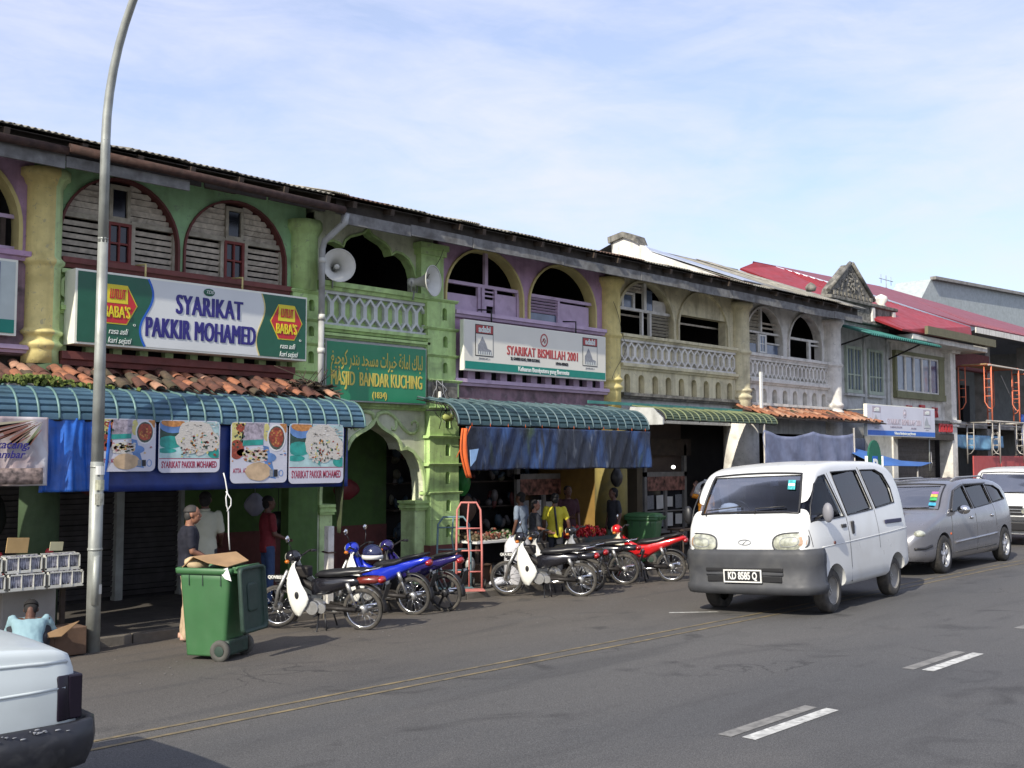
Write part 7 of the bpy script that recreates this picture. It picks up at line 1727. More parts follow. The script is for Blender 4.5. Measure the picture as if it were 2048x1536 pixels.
# ------------------------------------------------------------------ hand trucks, sack, bags
def handtruck(label, loc, rz, m, H=1.45, W=.42, lean=.2):
    T = thing('hand_truck', label, 'hand truck', loc, rz, 'hand trucks by the stepped pilaster', local=True)
    w = W / 2; fr = [(-w, 0, .02), (-w, lean * .12, .6), (-w * .92, lean * .8, H - .12), (-w * .6, lean, H), (w * .6, lean, H), (w * .92, lean * .8, H - .12), (w, lean * .12, .6), (w, 0, .02)]
    MB().tube(fr, .018, 8).build('frame', m, T)
    MB().tube([(0, 0, .04), (0, lean * .15, .6), (-.03, lean * .6, H - .35), (0, lean, H)], .013, 8).build('centre_rail', m, T)
    for z in (.28, .62, .98): MB().tube([(-w * .98, lean * z / H * .7, z), (w * .98, lean * z / H * .7, z)], .013, 8).build('cross_bar', m, T)
    MB().box(-w - .02, w + .02, -.30, 0, .0, .012).build('toe_plate', m, T)
    for s in (1, -1):
        MB().lathe([(0, -.018), (.05, -.018), (.07, -.024), (.078, 0), (.07, .024), (.05, .018), (0, .018)], (s * (w + .05), .10, .08), (1, 0, 0), 16).build('wheel', 'tyre_l', T)
        MB().tube([(s * w, .02, .28), (s * (w + .02), .12, .08)], .012, 6).build('wheel_stay', m, T)
    return T
M['pinkp'] = mat('salmon_pink_paint', (.50, .17, .145), .6, var=.12, vs=8, dirt=(.30, .16, .13), da=.3, obj=True)
M['bluegrey'] = mat('blue_grey_paint', (.12, .20, .22), .6, var=.15, vs=8)
handtruck('salmon pink steel hand truck standing upright beside the stepped green pilaster', (12.34, 12.80, -.14), radians(-38), 'pinkp', 1.40, .42, .10)
handtruck('blue-grey hand truck with black grips behind the pink one', (12.33, 13.15, -.14), radians(-36), 'bluegrey', 1.15, .56, .12)
SK = thing('sack', 'stuffed white woven sack standing by the produce table, left of a black motorcycle', 'sack', (13.45, 12.75, -.14))
def sk(u, v):
    a = 2 * pi * u; r = .20 + .05 * sin(v * pi) + .012 * sin(a * 5 + v * 8)
    k = 1 if v < .85 else 1 - (v - .85) * 2.2
    return (13.45 + r * 1.15 * k * cos(a), 12.75 + r * .8 * k * sin(a), -.13 + .80 * v)
MB().grid(sk, 28, 16).build('bag', mat('white_woven_sack', (.50, .50, .53), .75, var=.08, vs=8, dirt=(.32, .32, .33), da=.3, bump=.4, bs=30), SK)
MB().ell((13.45, 12.75, .655), (.16, .11, .03), 16, 6).build('sack_top', 'paper', SK)
tag(MB().ell((13.02, 12.78, -.07), (.16, .12, .075), 14, 8).ell((12.90, 12.8, -.09), (.08, .07, .05), 10, 6).build('plastic_bag', mat('white_plastic_bag', (.55, .56, .60), .4, var=.1)), 'crumpled white plastic bag on the ground right of the pink hand truck', 'plastic bag')
tag(MB().ell((12.75, 13.2, .2), (.10, .06, .14), 12, 8).build('plastic_bag', mat('translucent_grey_bag', (.30, .30, .28), .4, var=.2)), 'pale plastic bag hanging on the hand trucks', 'plastic bag')

# ------------------------------------------------------------------ newspaper stand at the far left
ST = thing('market_stall', 'stall table at the left edge with two rows of white wire racks along its front', 'stall', (4.6, 12.4, -.14))
MB().box(3.2, 5.66, 12.45, 13.2, .50, .54).build('table_top', 'white', ST); 
for x in (3.3, 5.55): MB().box(x, x + .05, 12.6, 12.65, -.14, .5).box(x, x + .05, 13.1, 13.15, -.14, .5).build('leg', 'wood_d', ST)
M['rackw'] = mat('white_rack_wire', (.46, .46, .42), .6, var=.08)
M['case'] = mat('grey_cassette_case', (.17, .17, .22), .25, var=.5, vs=22)
for r_, (z, dy) in enumerate(((.53, .0), (.72, .05))):
    for k in range(5):
        xb = 5.70 - k * .44 - (.02 if r_ else 0); xa = xb - .40
        b = MB().box(xa, xb, 12.36 + dy, 12.375 + dy, z, z + .02).box(xa, xb, 12.36 + dy, 12.375 + dy, z + .155, z + .17).box(xa, xa + .012, 12.36 + dy, 12.52 + dy, z, z + .17).box(xb - .012, xb, 12.36 + dy, 12.52 + dy, z, z + .17).box(xa, xb, 12.50 + dy, 12.52 + dy, z, z + .18)
        for f_ in (.33, .66): b.box(xa + .4 * f_, xa + .4 * f_ + .008, 12.355 + dy, 12.375 + dy, z, z + .17)
        b.box(xa, xb, 12.36 + dy, 12.52 + dy, z - .012, z)
        rk = b.build('rack', 'rackw', ST)
        for part_, mm_ in ((0, 'case'), (1, mat('pale_cassette_case', (.34, .34, .38), .3, var=.4, vs=22))):
            c_ = MB(); x = xa + .02 + .011 * part_; q2 = random.Random(k * 7 + r_ * 3 + part_)
            while x < xb - .03:
                c_.obox((x + .005, 12.43 + dy, z + .08 + q2.uniform(0, .03)), (.009, .11, .14), (0, q2.uniform(-.08, .08), 0)); x += .022
            o = c_.build('cassettes', mm_, rk); o['kind'] = 'stuff'
for x, w, h_, m_ in ((4.98, .24, .17, mat('brown_price_card', (.42, .28, .12), .8)), (5.42, .15, .10, mat('olive_price_card', (.40, .38, .24), .8)), (4.5, .2, .13, 'card')):
    tag(MB().obox((x, 12.47, .93 + h_ / 2), (w, .012, h_), (.15, .05, 0)).build('price_card', m_), {.24: 'large brown price card standing on the white racks at the left edge', .15: 'small olive price card standing on the white racks', .2: 'brown card at the far left of the racks'}[w], 'card')
rg = MB()
for i in range(60): rg.ell((R.uniform(3.6, 5.5), 12.75 + R.uniform(-.1, .15), .60 + R.uniform(0, .33)), (.05, .05, .05), 6, 4)
tag(rg.build('red_fruit', mat('red_packets', (.35, .015, .02), .4, var=.4, vs=20)), 'red goods heaped behind the white racks at the left edge', 'goods', kind='stuff')
tag(MB().box(5.0, 5.62, 12.9, 13.35, -.14, .47).build('carton', mat('printed_white_carton', (.42, .40, .37), .85, var=.12, vs=3, dirt=(.25, .23, .2), da=.3), bevel=.01), 'white printed carton under the stall table behind the crouching person', 'box')
BX = thing('cardboard_box', 'open brown cardboard box at the foot of the lamp pole', 'box', (5.25, 12.3, -.25))
MB().box(5.28, 5.66, 12.15, 12.5, -.23, .08).build('box_body', 'card_d', BX, bevel=.01)
MB().add([(5.0, 12.05, .02), (5.3, 12.0, .02), (5.50, 12.0, .17), (5.25, 12.1, .08)], [(0, 1, 2, 3)]).build('flap', 'card', BX, solid=.012)
MB().add([(4.95, 12.1, -.2), (5.27, 12.12, -.2), (5.27, 12.12, .12), (4.95, 12.1, .10)], [(0, 1, 2, 3)]).build('flap', 'card_d', BX, solid=.012)

# ------------------------------------------------------------------ goods in the shop under the teal awning
TB = thing('produce_table', 'low table of vegetables beside the stepped green pilaster', 'table', (13.9, 13.9, -.14))
MB().box(13.2, 14.7, 13.5, 14.4, .50, .54).build('table_top', 'paper', TB)
for x in (13.25, 14.6): MB().box(x, x + .05, 13.55, 13.6, -.14, .5).build('leg', 'wood_d', TB)
q = random.Random(9)
for nm_, cl_, r_a, lab in (('potatoes', (.10, .075, .04), (.035, .03, .03), 'brown roots heaped on the low table'), ('greens', (.03, .09, .015), (.09, .02, .015), 'leafy greens on the low table'), ('onions', (.16, .05, .03), (.03, .03, .03), 'red onions on the low table'), ('garlic', (.26, .24, .19), (.028, .028, .025), 'pale bulbs on the low table')):  # produce colours lowered to stand for the shade inside the shop
    vg = MB()
    for i in range(80):
        c0 = {'potatoes': 13.4, 'greens': 14.3, 'onions': 13.85, 'garlic': 14.05}[nm_]; vg.ell((c0 + q.gauss(0, .16), q.uniform(13.55, 14.3), .56 + abs(q.gauss(0, .05))), tuple(a * q.uniform(.7, 1.3) for a in r_a), 6, 4, (0, q.uniform(-.6, .6), q.uniform(0, 3)))
    tag(vg.build(nm_, mat('loose_' + nm_, cl_, .7, var=.4, vs=15)), lab, 'vegetables', kind='stuff')
for x, w, m_, lab in ((13.1, .32, 'card_d', 'dark carton left of the low vegetable table'), (14.85, .3, mat('blue_crate', (.02, .05, .12), .6), 'blue plastic crate behind the shopper in black')):
    tag(MB().ring([(x, -.14), (x + w, -.14), (x + w, .16), (x, .16)], [(x + .02, -.12), (x + w - .02, -.12), (x + w - .02, .14), (x + .02, .14)], 'y', 13.35, 13.4).box(x, x + w, 13.4, 13.7, -.14, .16).build('crate', m_), lab, 'crate')
CR = thing('crate', 'dark crate heaped with red peppers between the shoppers and the yellow column', 'crate', (15.7, 13.1, -.14))
MB().box(15.0, 16.3, 12.95, 13.5, .22, .52).build('crate_body', mat('dark_grey_crate', (.04, .055, .05), .7, var=.3), CR)
MB().box(15.1, 16.2, 13.0, 13.45, -.14, .22).build('stand', 'wood_d', CR)
pp = MB()
for i in range(190):
    x = q.uniform(15.05, 16.2); t = 1 - abs(x - 15.7) / .75; pp.ell((x, q.uniform(13.0, 13.45), .52 + q.random() * .24 * max(0, t)), (.055, .02, .02), 6, 4, (q.uniform(0, 3), q.uniform(0, 3), q.uniform(0, 3)))
tag(pp.build('red_peppers', mat('red_chilli', (.42, .01, .015), .35, var=.3, vs=20)), 'heap of red peppers in the dark crate', 'peppers', kind='stuff')
hang = [((13.9, 14.6, 1.55), (.16, .12, .26), mat('bright_green_bag', (.02, .22, .04), .5), 'green plastic bag hanging under the teal awning', 'bag'),
        ((13.3, 14.7, 1.2), (.14, .1, .2), mat('pinkish_bag', (.25, .16, .14), .6), 'pinkish bag of goods hanging left in the dark shop', 'bag'),
        ((13.75, 15.0, 1.05), (.16, .1, .22), mat('dim_beige_bag', (.28, .25, .20), .6), 'dim beige bag hanging behind the shoppers', 'bag'),
        ((14.6, 15.2, 1.0), (.2, .1, .25), mat('dim_brown_bag', (.16, .10, .07), .6), 'brown bag hanging in the back of the shop', 'bag'),
        ((16.85, 13.3, 1.62), (.14, .10, .20), 'rubber', 'black bag hanging from the end of the dirty tarpaulin', 'bag'),
        ((9.05, 14.0, 1.3), (.16, .1, .17), mat('dim_grey_bag', (.18, .18, .22), .6), 'grey knotted cloth hanging in front of the inner green wall', 'cloth'),
        ((9.6, 14.2, 1.0), (.28, .1, .17), 'rubber', 'black bundle hanging beside the canvas curtain', 'bag'),
        ((11.6, 15.1, 1.45), (.25, .1, .18), mat('dim_red_lantern', (.14, .015, .02), .6), 'dark red bundle hanging inside the cusped arch', 'bag'),
        ((7.2, 15.4, 1.65), (.28, .05, .2), mat('dim_rust_panel', (.10, .02, .015), .7), 'dark red round thing hanging in front of the roller shutter', 'hanging goods'),
        ((5.35, 14.4, 1.25), (.22, .15, .4), 'dark2', 'dark clothes hanging behind the pale banner', 'clothes')]
for c, r, m_, lab, cat_ in hang:
    o = MB(); 
    def hb(u, v, c=c, r=r): a = 2 * pi * u; k = sin(pi * min(1, .05 + v * .9)) ** .7 * (1 + .12 * sin(a * 4 + v * 5)); return (c[0] + r[0] * k * cos(a), c[1] + r[1] * k * sin(a), c[2] + r[2] * (1 - 2 * v))
    o.grid(hb, 18, 12).tube([(c[0], c[1], c[2] + r[2] * .9), (c[0], c[1], 2.8)], .006, 4)
    tag(o.build('hanging_bag' if cat_ == 'bag' else 'hanging_goods', m_), lab, cat_)
MB_ = MB
# interior clutter seen dimly: shelves of small goods
SH = thing('shelf', 'dim shelves of packaged goods along the back wall of the lilac shop', 'shelf', (15.2, 15.7, -.14))
for z in (.5, 1.0, 1.5, 2.0): MB().box(13.0, 17.2, 15.5, 15.9, z, z + .03).build('shelf_board', 'wood_d', SH)
cols = [mat('pack_a', (.09, .02, .02), .5), mat('pack_b', (.08, .075, .05), .5), mat('pack_c', (.02, .04, .06), .5), mat('pack_d', (.10, .09, .09), .5)]
for k, m_ in enumerate(cols):
    b = MB()
    for i in range(34): b.ell((q.uniform(13.0, 17.0), q.uniform(15.45, 15.6), q.choice([.6, 1.1, 1.6, 2.0]) + q.uniform(-.05, .15)), (q.uniform(.03, .13), .06, q.uniform(.05, .16)), 6, 4, (0, q.uniform(-.5, .5), 0))
    o = b.build('packets', m_, SH); o['kind'] = 'stuff'
# newspaper window behind the yellow column and posters at the corner shop
for nm, x0_, y_, lab in (('shop_window', 16.1, 15.3, 'grey-framed shop window hung with papers behind the shoppers'), ('shop_window', 20.3, 15.2, 'grey-framed glass door with white papers left of the white column')):
    T = thing(nm, lab, 'window', (x0_, y_, 0)); W_2 = 1.7
    fr = MB().box(x0_, x0_ + .1, y_, y_ + .08, -.1, 2.3).box(x0_ + W_2 - .1, x0_ + W_2, y_, y_ + .08, -.1, 2.3).box(x0_ + W_2 / 2 - .04, x0_ + W_2 / 2 + .04, y_, y_ + .08, .3, 1.55).box(x0_, x0_ + W_2, y_, y_ + .07, 1.55, 1.66).box(x0_, x0_ + W_2, y_, y_ + .07, .22, .32).box(x0_, x0_ + W_2, y_ + .01, y_ + .06, .72, .75)
    fr.build('frame', 'dimframe', T)
    MB().box(x0_ + .1, x0_ + W_2 - .1, y_ + .07, y_ + .075, .3, 1.55).build('glass', 'pane_d', T)
    for i in range(8):
        x = x0_ + .14 + (i % 4) * .38; z = .36 + (i // 4) * .42
        MB().obox((x + .14, y_ + .05, z + .17), (.27, .004, .32 if i % 3 else .24), (0, q.uniform(-.04, .04), 0)).build('paper_sheet', 'paper' if i % 3 != 1 else 'grey_p', T)
    MB().box(x0_ + .1, x0_ + W_2 - .1, y_ - .012, y_, 1.22, 1.55).build('poster', mat('faded_portrait_poster', (.22, .10, .08), .6, var=.9, vs=9), T)
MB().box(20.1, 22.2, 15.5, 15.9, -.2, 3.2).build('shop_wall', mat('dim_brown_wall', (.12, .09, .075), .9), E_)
BL = tag(MB().ell((20.6, 14.6, 1.78), (.05, .05, .04), 10, 6).build('light_bulb', mat('lit_bulb', (1, .95, .85), .5, var=0, emit=3)), 'small lit bulb glowing under the olive awning', 'light bulb')
STL = thing('stool', 'dark wooden stool beside the closed green bin', 'stool', (18.6, 13.0, -.14))
for dx, dy in ((0, 0), (.3, 0), (0, .3), (.3, .3)): MB().tube([(18.45 + dx * 1.1, 12.85 + dy, -.14), (18.48 + dx, 12.87 + dy, .5)], .018, 6).build('leg', 'wood_d', STL)
MB().box(18.42, 18.85, 12.82, 13.22, .5, .54).build('seat', 'wood_d', STL)

# ------------------------------------------------------------------ scaffolding and hoarding at the building site
SC = thing('scaffolding', 'orange tubular scaffold frames in front of the unfinished building', 'scaffolding', (39, 13.6, 0))
def frame_(x, y, z0, m, h=1.8, w=1.1, along='x'):
    P = lambda a, z: (x + a, y, z0 + z) if along == 'x' else (x, y + a, z0 + z)
    b = MB().tube([P(0, 0), P(0, h)], .026, 6).tube([P(w, 0), P(w, h)], .026, 6).tube([P(0, h), P(w, h)], .026, 6)
    b.tube([P(.22, h), P(.22, h * .35), P(.12, h * .25), P(0, h * .22)], .018, 5).tube([P(w - .22, h), P(w - .22, h * .35), P(w - .12, h * .25), P(w, h * .22)], .018, 5)
    for k in (.45, .6, .75): b.tube([P(0, h * k), P(.22, h * k)], .014, 5).tube([P(w, h * k), P(w - .22, h * k)], .014, 5)
    return b.build('scaffold_frame', m, SC)
for x, y in [(35.8, 12.9), (38.3, 12.9), (40.8, 12.9), (43.3, 12.9)]: frame_(x, y, 3.15, 'steel_o', 1.85, 1.05, 'y')
for x in (36.4, 38.6, 40.9): frame_(x, 12.9, 1.8, 'steel_s', 1.35, 1.05, 'y')
for x in (39.5, 42.6):
    MB().tube([(x, 12.9, 3.4), (x + 1.9, 12.9, 4.9)], .014, 5).build('cross_brace', 'steel_s', SC)
    MB().tube([(x + 1.9, 13.9, 3.4), (x, 13.9, 4.9)], .014, 5).build('cross_brace', 'steel_s', SC)
MB().tube([(35.3, 12.9, 3.17), (46, 12.9, 3.17)], .03, 6).tube([(35.3, 13.9, 3.1), (46, 13.9, 3.1)], .025, 6).tube([(35.6, 12.9, 4.98), (46, 12.9, 4.98)], .03, 6).build('guard_rail', 'steel_s', SC)
MB().box(35.7, 38.5, 13.0, 13.8, 5.0, 5.04).build('plank', 'card', SC)
HB = thing('hoarding', 'red sheet-metal hoarding at the foot of the scaffolding', 'hoarding', (40, 13.4, -.2))
for i in range(10): MB().box(35.2 + i * 1.22, 36.4 + i * 1.22, 13.3 + .02 * (i % 2), 13.34 + .02 * (i % 2), -.25, 2.05 + (.12 if i > 3 else 0)).build('panel', 'hoard', HB, bevel=.005)
MB().box(40.0, 47.4, 13.26, 13.30, 2.12, 2.30).build('top_panel', 'hoard', HB)
for x in (40.0, 41.3): MB().box(x, x + .08, 13.2, 13.3, -.2, 2.3).build('post', 'hoard', HB)
tag(cloth(None, 'tarpaulin', mat('pale_blue_sheet', (.14, .30, .45), .6, var=.2), 35.5, 39.8, 2.35, 2.75, 14.0, .05, 3, 40, 6, sag=.1), 'pale blue sheet hanging in the scaffolding above the red hoarding', 'tarpaulin')
tag(cloth(None, 'tarpaulin', 'sign_blue', 42.0, 46, 2.4, 3.6, 14.1, .05, 3, 40, 6), 'blue sheet hanging at the right end of the scaffolding', 'tarpaulin')
# rooftop aerial
tag(MB().tube([(46, 21, 9.1), (46, 21, 10.1)], .02, 5).tube([(45.3, 21, 9.9), (46.7, 21, 9.9)], .015, 5).tube([(45.5, 21, 9.7), (45.5, 21, 10.1)], .012, 4).tube([(46.5, 21, 9.7), (46.5, 21, 10.1)], .012, 4).build('aerial', 'steel'), 'thin television aerial on the red roof beside the pale building', 'aerial')

# litter
lt = MB(); q = random.Random(12)
for i in range(60):
    x, y = q.uniform(3, 18), q.uniform(9.6, 12.3); lt.obox((x, y, gz(y) + .006), (q.uniform(.006, .03), q.uniform(.006, .018), .003), (0, 0, q.uniform(0, 3)))
tag(lt.build('litter', 'line_f'), 'small scraps of pale litter scattered on the asphalt near the kerb', 'litter', kind='stuff')
# ------------------------------------------------------------------ people
def person(label, loc, face, H=1.6, shirt='shirt', trousers='trousers', skin='skin', hair='hair', pose=None, vox=.013, sleeves=.55, shorts=False, headturn=0., look=0., shoes='rubber', hairlen=0., collar=None, bare=False, inf=.016):
    """standing figure, local +y forwards; joints in units of a 1.7 m body"""
    k = H / 1.70
    T = thing('person', label, 'person', loc, face, local=True)
    J = dict(pel=(0, 0, .92), wai=(0, 0, 1.06), che=(0, .0, 1.26), nek=(0, -.005, 1.44), hed=(0, .015, 1.575),
             shl=(-.175, 0, 1.385), shr=(.175, 0, 1.385), ell=(-.225, -.02, 1.12), elr=(.225, -.02, 1.12), hal=(-.225, .06, .86), har=(.225, .06, .86),
             hil=(-.085, 0, .90), hir=(.085, 0, .90), knl=(-.095, .02, .48), knr=(.095, .02, .48), anl=(-.10, -.02, .08), anr=(.10, -.02, .08))
    if pose: J.update(pose)
    J = {a: Vector(b) * k for a, b in J.items()}
    def limb(b, a, c, r0, r1, n=10, bulge=0.):
        p, q = J[a] if isinstance(a, str) else a, J[c] if isinstance(c, str) else c
        pts = [p.lerp(q, t) for t in (0, .25, .5, .75, 1)]; rr = [(r0 + (r1 - r0) * t + bulge * sin(pi * t)) * k for t in (0, .25, .5, .75, 1)]
        b.tube(pts, rr, n); b.ell(tuple(p), r0 * k, 10, 6); b.ell(tuple(q), r1 * k, 10, 6)
    def torso(b, inf=0., low=.0, top=True):
        pe, wa, ch, ne = J['pel'], J['wai'], J['che'], J['nek']; sh = (J['shl'] + J['shr']) / 2
        ax = (J['shr'] - J['shl']).normalized()
        secs = [(pe - Vector((0, 0, .06 + low)) * k, .150, .105), (pe + Vector((0, 0, .02)) * k, .155, .11), (wa, .138, .10), ((wa + ch) / 2, .150, .108), (ch, .165, .118), (sh * .6 + ch * .4 + Vector((0, 0, .0)), .175, .110), (sh + Vector((0, 0, .012)) * k, .150, .085), (ne - Vector((0, 0, .01)) * k, .062, .058)]
        if not top: secs = secs[:3]
        L = []
        for c, a, d in secs:
            up = Vector((0, 1, 0)); ax2 = (ax if c.z > wa.z else Vector((1, 0, 0))).normalized(); fw = Vector((0, 0, 1)).cross(ax2)
            L.append([tuple(c + ax2 * cos(2 * pi * i / 18) * (a + inf) * k + fw * sin(2 * pi * i / 18) * (d + inf) * k) for i in range(18)])
        b.loft(L)
    def remesh(b, name, m, parent, v, smooth=3, disp=0.):
        ob = b.build(name, m, parent, org=(0, 0, 0), fix=True)
        q = ob.modifiers.new('r', 'REMESH'); q.mode = 'VOXEL'; q.voxel_size = v; q.use_smooth_shade = True
        if smooth: q = ob.modifiers.new('s', 'SMOOTH'); q.factor = .5; q.iterations = smooth
        if disp:
            tx = bpy.data.textures.get('folds') or bpy.data.textures.new('folds', 'CLOUDS'); tx.noise_scale = .09
            q = ob.modifiers.new('d', 'DISPLACE'); q.texture = tx; q.strength = disp; q.mid_level = .5; q.texture_coords = 'LOCAL'
        bpy.context.view_layer.update(); dg = bpy.context.evaluated_depsgraph_get(); me = bpy.data.meshes.new_from_object(ob.evaluated_get(dg)); ob.modifiers.clear(); ob.data = me
        return ob
    # --- body: one skin surface
    b = MB(); torso(b)
    limb(b, 'nek', J['nek'] + Vector((0, .01, .09)) * k, .055, .05)
    h = J['hed']; hr = Euler((look, 0, headturn)).to_matrix()
    def hp(x, y, z): return tuple(h + hr @ (Vector((x, y, z)) * k))
    e = (look, 0, headturn)
    b.ell(hp(0, -.005, .03), (.076 * k, .093 * k, .092 * k), 18, 12, e); b.ell(hp(0, .022, -.035), (.058 * k, .068 * k, .078 * k), 14, 10, e)
    b.ell(hp(0, .093, -.008), (.014 * k, .020 * k, .026 * k), 8, 6, e); b.ell(hp(0, .088, -.055), (.024 * k, .012 * k, .010 * k), 8, 5, e); b.ell(hp(0, .075, .022), (.045 * k, .02 * k, .012 * k), 8, 5, e)
    for s in (1, -1): b.ell(hp(s * .078, -.005, .0), (.010 * k, .020 * k, .030 * k), 8, 6, e); b.ell(hp(s * .032, .074, -.012), (.02 * k, .012 * k, .012 * k), 8, 5, e)
    for s, S_, E2, Hn in ((-1, 'shl', 'ell', 'hal'), (1, 'shr', 'elr', 'har')):
        limb(b, S_, E2, .048, .038, bulge=.004); limb(b, E2, Hn, .037, .024, bulge=.003)
        d = (J[Hn] - J[E2]).normalized(); a = J[Hn]; side = d.cross(Vector((0, 1, .3))).normalized(); nrm = side.cross(d).normalized()
        b.loft([[tuple(a + d * t * k + side * cos(2 * pi * i / 10) * w * k + nrm * sin(2 * pi * i / 10) * .014 * k) for i in range(10)] for t, w in ((-.01, .024), (.03, .036), (.075, .040), (.095, .036))])
        for f, (o, L_) in enumerate([(-.030, .062), (-.010, .074), (.010, .070), (.029, .056)]):
            p0 = a + (d * .085 + side * o) * k; p1 = p0 + (d * L_ * .5 + nrm * .006) * k; p2 = p1 + (d * L_ * .42 + nrm * .022) * k
            b.tube([p0, p1, p2], [.0095 * k, .0088 * k, .0070 * k], 7)
        p0 = a + (d * .02 - side * s * .03) * k; p1 = p0 + (d * .035 - side * s * .026 + nrm * .01) * k; p2 = p1 + (d * .030 - side * s * .006 + nrm * .012) * k
        b.tube([p0, p1, p2], [.013 * k, .011 * k, .009 * k], 7)
    for Hi, Kn, An in (('hil', 'knl', 'anl'), ('hir', 'knr', 'anr')):
        limb(b, Hi, Kn, .078, .052); limb(b, Kn, An, .050, .036, bulge=.008)
        a = J[An]; b.ell(tuple(a + Vector((0, .06, -.035)) * k), (.040 * k, .115 * k, .030 * k), 12, 8)
    remesh(b, 'body', skin, T, min(vox, .0085) * k, 1)
    # --- hair
    b = MB(); b.ell(hp(0, -.022, .045), (.085 * k, .095 * k, .086 * k), 18, 12, e, zmin=-.05 - hairlen); b.ell(hp(0, -.048, .0), (.079 * k, .060 * k, .088 * k), 14, 10, e)
    if hairlen: b.ell(hp(0, -.055, -.02), (.075 * k, .055 * k, .09 * k), 14, 10, e)
    b.build('hair', hair, T)
    ey = MB()
    for s in (1, -1): ey.ell(hp(s * .031, .086, .002), (.010 * k, .005 * k, .005 * k), 8, 4, e)
    ey.build('eyes', 'black', T)
    # --- shirt
    if not bare:
        b = MB(); torso(b, inf, .05)
        for S_, E2, Hn in (('shl', 'ell', 'hal'), ('shr', 'elr', 'har')):
            e_ = J[S_].lerp(J[E2], min(1, sleeves * 1.35)); limb(b, S_, e_, .057, .056)
            if sleeves > .8: limb(b, E2, J[E2].lerp(J[Hn], .85), .055, .042)
        remesh(b, 'shirt', shirt, T, .014 * k, 4, .022)
        if collar: MB().lathe([(.064 * k, 0), (.07 * k, .028 * k), (.062 * k, .034 * k)], tuple(J['nek'] - Vector((0, -.0, .012)) * k), n=16).build('collar', collar, T, solid=.006)
    # --- trousers
    b = MB(); torso(b, .008, .03, top=False)
    for Hi, Kn, An in (('hil', 'knl', 'anl'), ('hir', 'knr', 'anr')):
        limb(b, Hi, Kn, .092, .070)
        if not shorts: limb(b, Kn, J[An] + Vector((0, 0, -.02)) * k, .068, .062)
    remesh(b, 'trousers', trousers, T, .015 * k, 4, .022)
    b = MB()
    for An in ('anl', 'anr'):
        a = J[An]; b.loft([[tuple(a + Vector((w * cos(2 * pi * i / 12), y, z0 + (hh if sin(2 * pi * i / 12) > 0 else .02) * sin(2 * pi * i / 12))) * k) for i in range(12)] for y, w, hh, z0 in ((-.07, .02, .04, -.04), (-.055, .042, .05, -.045), (0, .048, .06, -.045), (.08, .052, .045, -.05), (.15, .048, .03, -.055), (.185, .02, .015, -.06))])
    b.build('shoes', shoes, T)
    return T
M['sh_navy'] = mat('navy_polo_shirt', (.006, .007, .016), .85, var=.15, obj=True)
M['kh'] = mat('khaki_trousers', (.42, .31, .20), .85, var=.12, obj=True)
M['sh_cream'] = mat('cream_shirt', (.40, .40, .31), .85, var=.06, obj=True)
M['dk'] = mat('dark_trousers', (.02, .022, .03), .85, var=.15, obj=True)
M['jean'] = mat('blue_jeans', (.03, .06, .14), .85, var=.15, obj=True)
M['sh_red'] = mat('dark_red_shirt', (.15, .012, .018), .85, var=.1, obj=True)
M['sh_pale'] = mat('pale_blue_shirt', (.21, .33, .37), .8, var=.05, obj=True)
M['sh_grey'] = mat('grey_blue_shirt', (.16, .20, .26), .85, var=.1, obj=True)
M['sh_black'] = mat('black_shirt', (.02, .022, .028), .85, var=.1, obj=True)
M['sh_yel'] = mat('yellow_shirt', (.50, .44, .03), .8, var=.06, obj=True)
M['sh_mar'] = mat('maroon_shirt', (.045, .012, .018), .85, var=.1, obj=True)
M['sh_or'] = mat('orange_shirt', (.55, .20, .01), .8, var=.06, obj=True)
M['trainer'] = mat('tan_trainers', (.50, .30, .22), .7, var=.1)
person('man in navy polo shirt and khaki trousers beside the open green bin, in profile', (6.93, 12.18, -.235), radians(-112), 1.66, 'sh_navy', 'kh', shoes='trainer', headturn=-.25,
       hair=mat('greying_hair', (.03, .028, .026), .7, obj=True), pose=dict(ell=(-.21, .05, 1.13), elr=(.23, .02, 1.12), har=(.16, .26, 1.0), hal=(-.12, .26, 1.0), hed=(0, .05, 1.56), nek=(0, .01, 1.44)), vox=.011)
person('person in a cream shirt seen from behind, standing by the roller shutter', (7.78, 13.25, -.14), radians(-35), 1.68, 'sh_cream', 'dk', 'skin_d', sleeves=.6, collar='sh_cream', pose=dict(hal=(-.20, .18, .98), har=(.2, .18, .98)))
person('person in a dark red shirt and jeans standing in shade by the inner green wall', (9.05, 13.65, -.14), radians(-105), 1.58, 'sh_red', 'jean', 'skin_d', pose=dict(har=(.14, .24, 1.02), elr=(.22, .04, 1.1)))
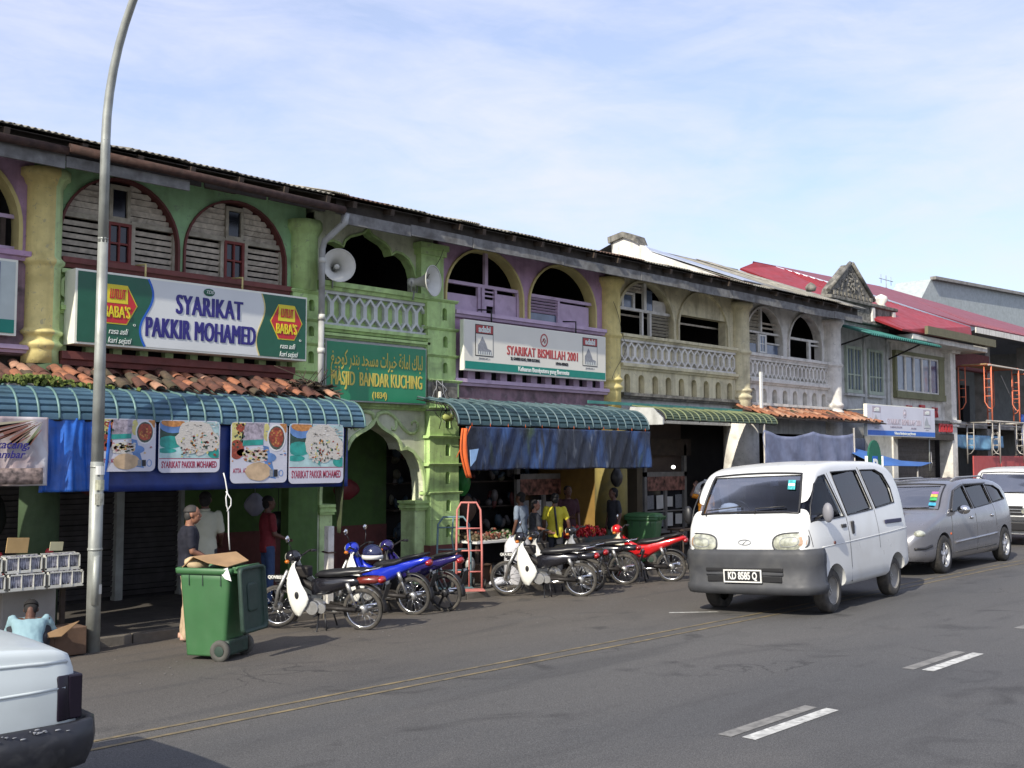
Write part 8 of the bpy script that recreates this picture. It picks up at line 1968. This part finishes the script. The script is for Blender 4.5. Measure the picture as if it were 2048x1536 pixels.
# crouching person behind the old car
person('person in a pale blue shirt crouching with back to the road at the stall', (4.93, 12.02, -.29), radians(-28), 1.55, 'sh_pale', 'dk', 'skin_d', look=-.55, sleeves=.7, inf=.035,
       pose=dict(pel=(0, 0, .26), wai=(0, .07, .36), che=(0, .19, .50), nek=(0, .31, .57), hed=(0, .385, .645), shl=(-.19, .25, .56), shr=(.19, .25, .56), ell=(-.26, .35, .34), elr=(.28, .32, .34), hal=(-.14, .56, .25), har=(.16, .54, .25),
                 hil=(-.09, 0, .25), hir=(.09, 0, .25), knl=(-.20, .30, .46), knr=(.20, .30, .46), anl=(-.14, .08, .08), anr=(.14, .08, .08)))
person('shopper in a grey-blue T-shirt at the produce table under the teal awning', (14.15, 13.35, -.14), radians(15), 1.52, 'sh_grey', 'dk', 'skin_d')
person('shopper in a black shirt with lit face and forearm beside the white sack', (14.05, 12.92, -.14), radians(-125), 1.40, 'sh_black', 'dk', 'skin', headturn=-.3, pose=dict(elr=(.2, .06, 1.1), har=(.10, .30, 1.02), hal=(-.1, .28, 1.0)))
person('shopper in a bright yellow shirt seen from behind with a dark bag strap', (14.62, 12.95, -.14), radians(-50), 1.50, 'sh_yel', 'dk', 'skin_d', pose=dict(elr=(.27, -.02, 1.12), har=(.31, .05, .90)))
person('heavy person in a maroon shirt facing the road behind the red peppers', (15.75, 13.62, -.14), radians(150), 1.60, 'sh_mar', 'dk', 'skin_d', pose=dict(har=(.05, .28, 1.08), elr=(.24, .08, 1.1)))
person('person in dark clothes standing against the yellow column', (16.75, 13.3, -.14), radians(70), 1.55, 'sh_black', mat('pale_green_trousers', (.12, .2, .16), .8), 'skin_d', hairlen=.3)
person('boy in an orange shirt carrying a white sack on his shoulder, left of the van', (20.0, 13.35, -.14), radians(150), 1.58, 'sh_or', 'dk', 'skin_d', headturn=.3, pose=dict(elr=(.36, .02, 1.42), har=(.26, .0, 1.62)))
tag(MB().grid(lambda u, v: (20.28 + (.34 + .04 * sin(u * 20)) * sin(pi * v) * cos(2 * pi * u), 13.55 + .2 * sin(pi * v) * sin(2 * pi * u), 1.28 + .20 * cos(pi * v) + .04 * cos(2 * pi * u)), 24, 14).build('sack', 'paper'), 'bulging white sack on the shoulder of the boy in orange', 'sack')
BG = MB().tube([(14.46, 12.82, 1.12), (14.52, 12.84, .9), (14.55, 12.83, .62)], .02, 6).build('strap', 'rubber')
tag(BG, 'dark bag strap over the back of the yellow shirt', 'strap')
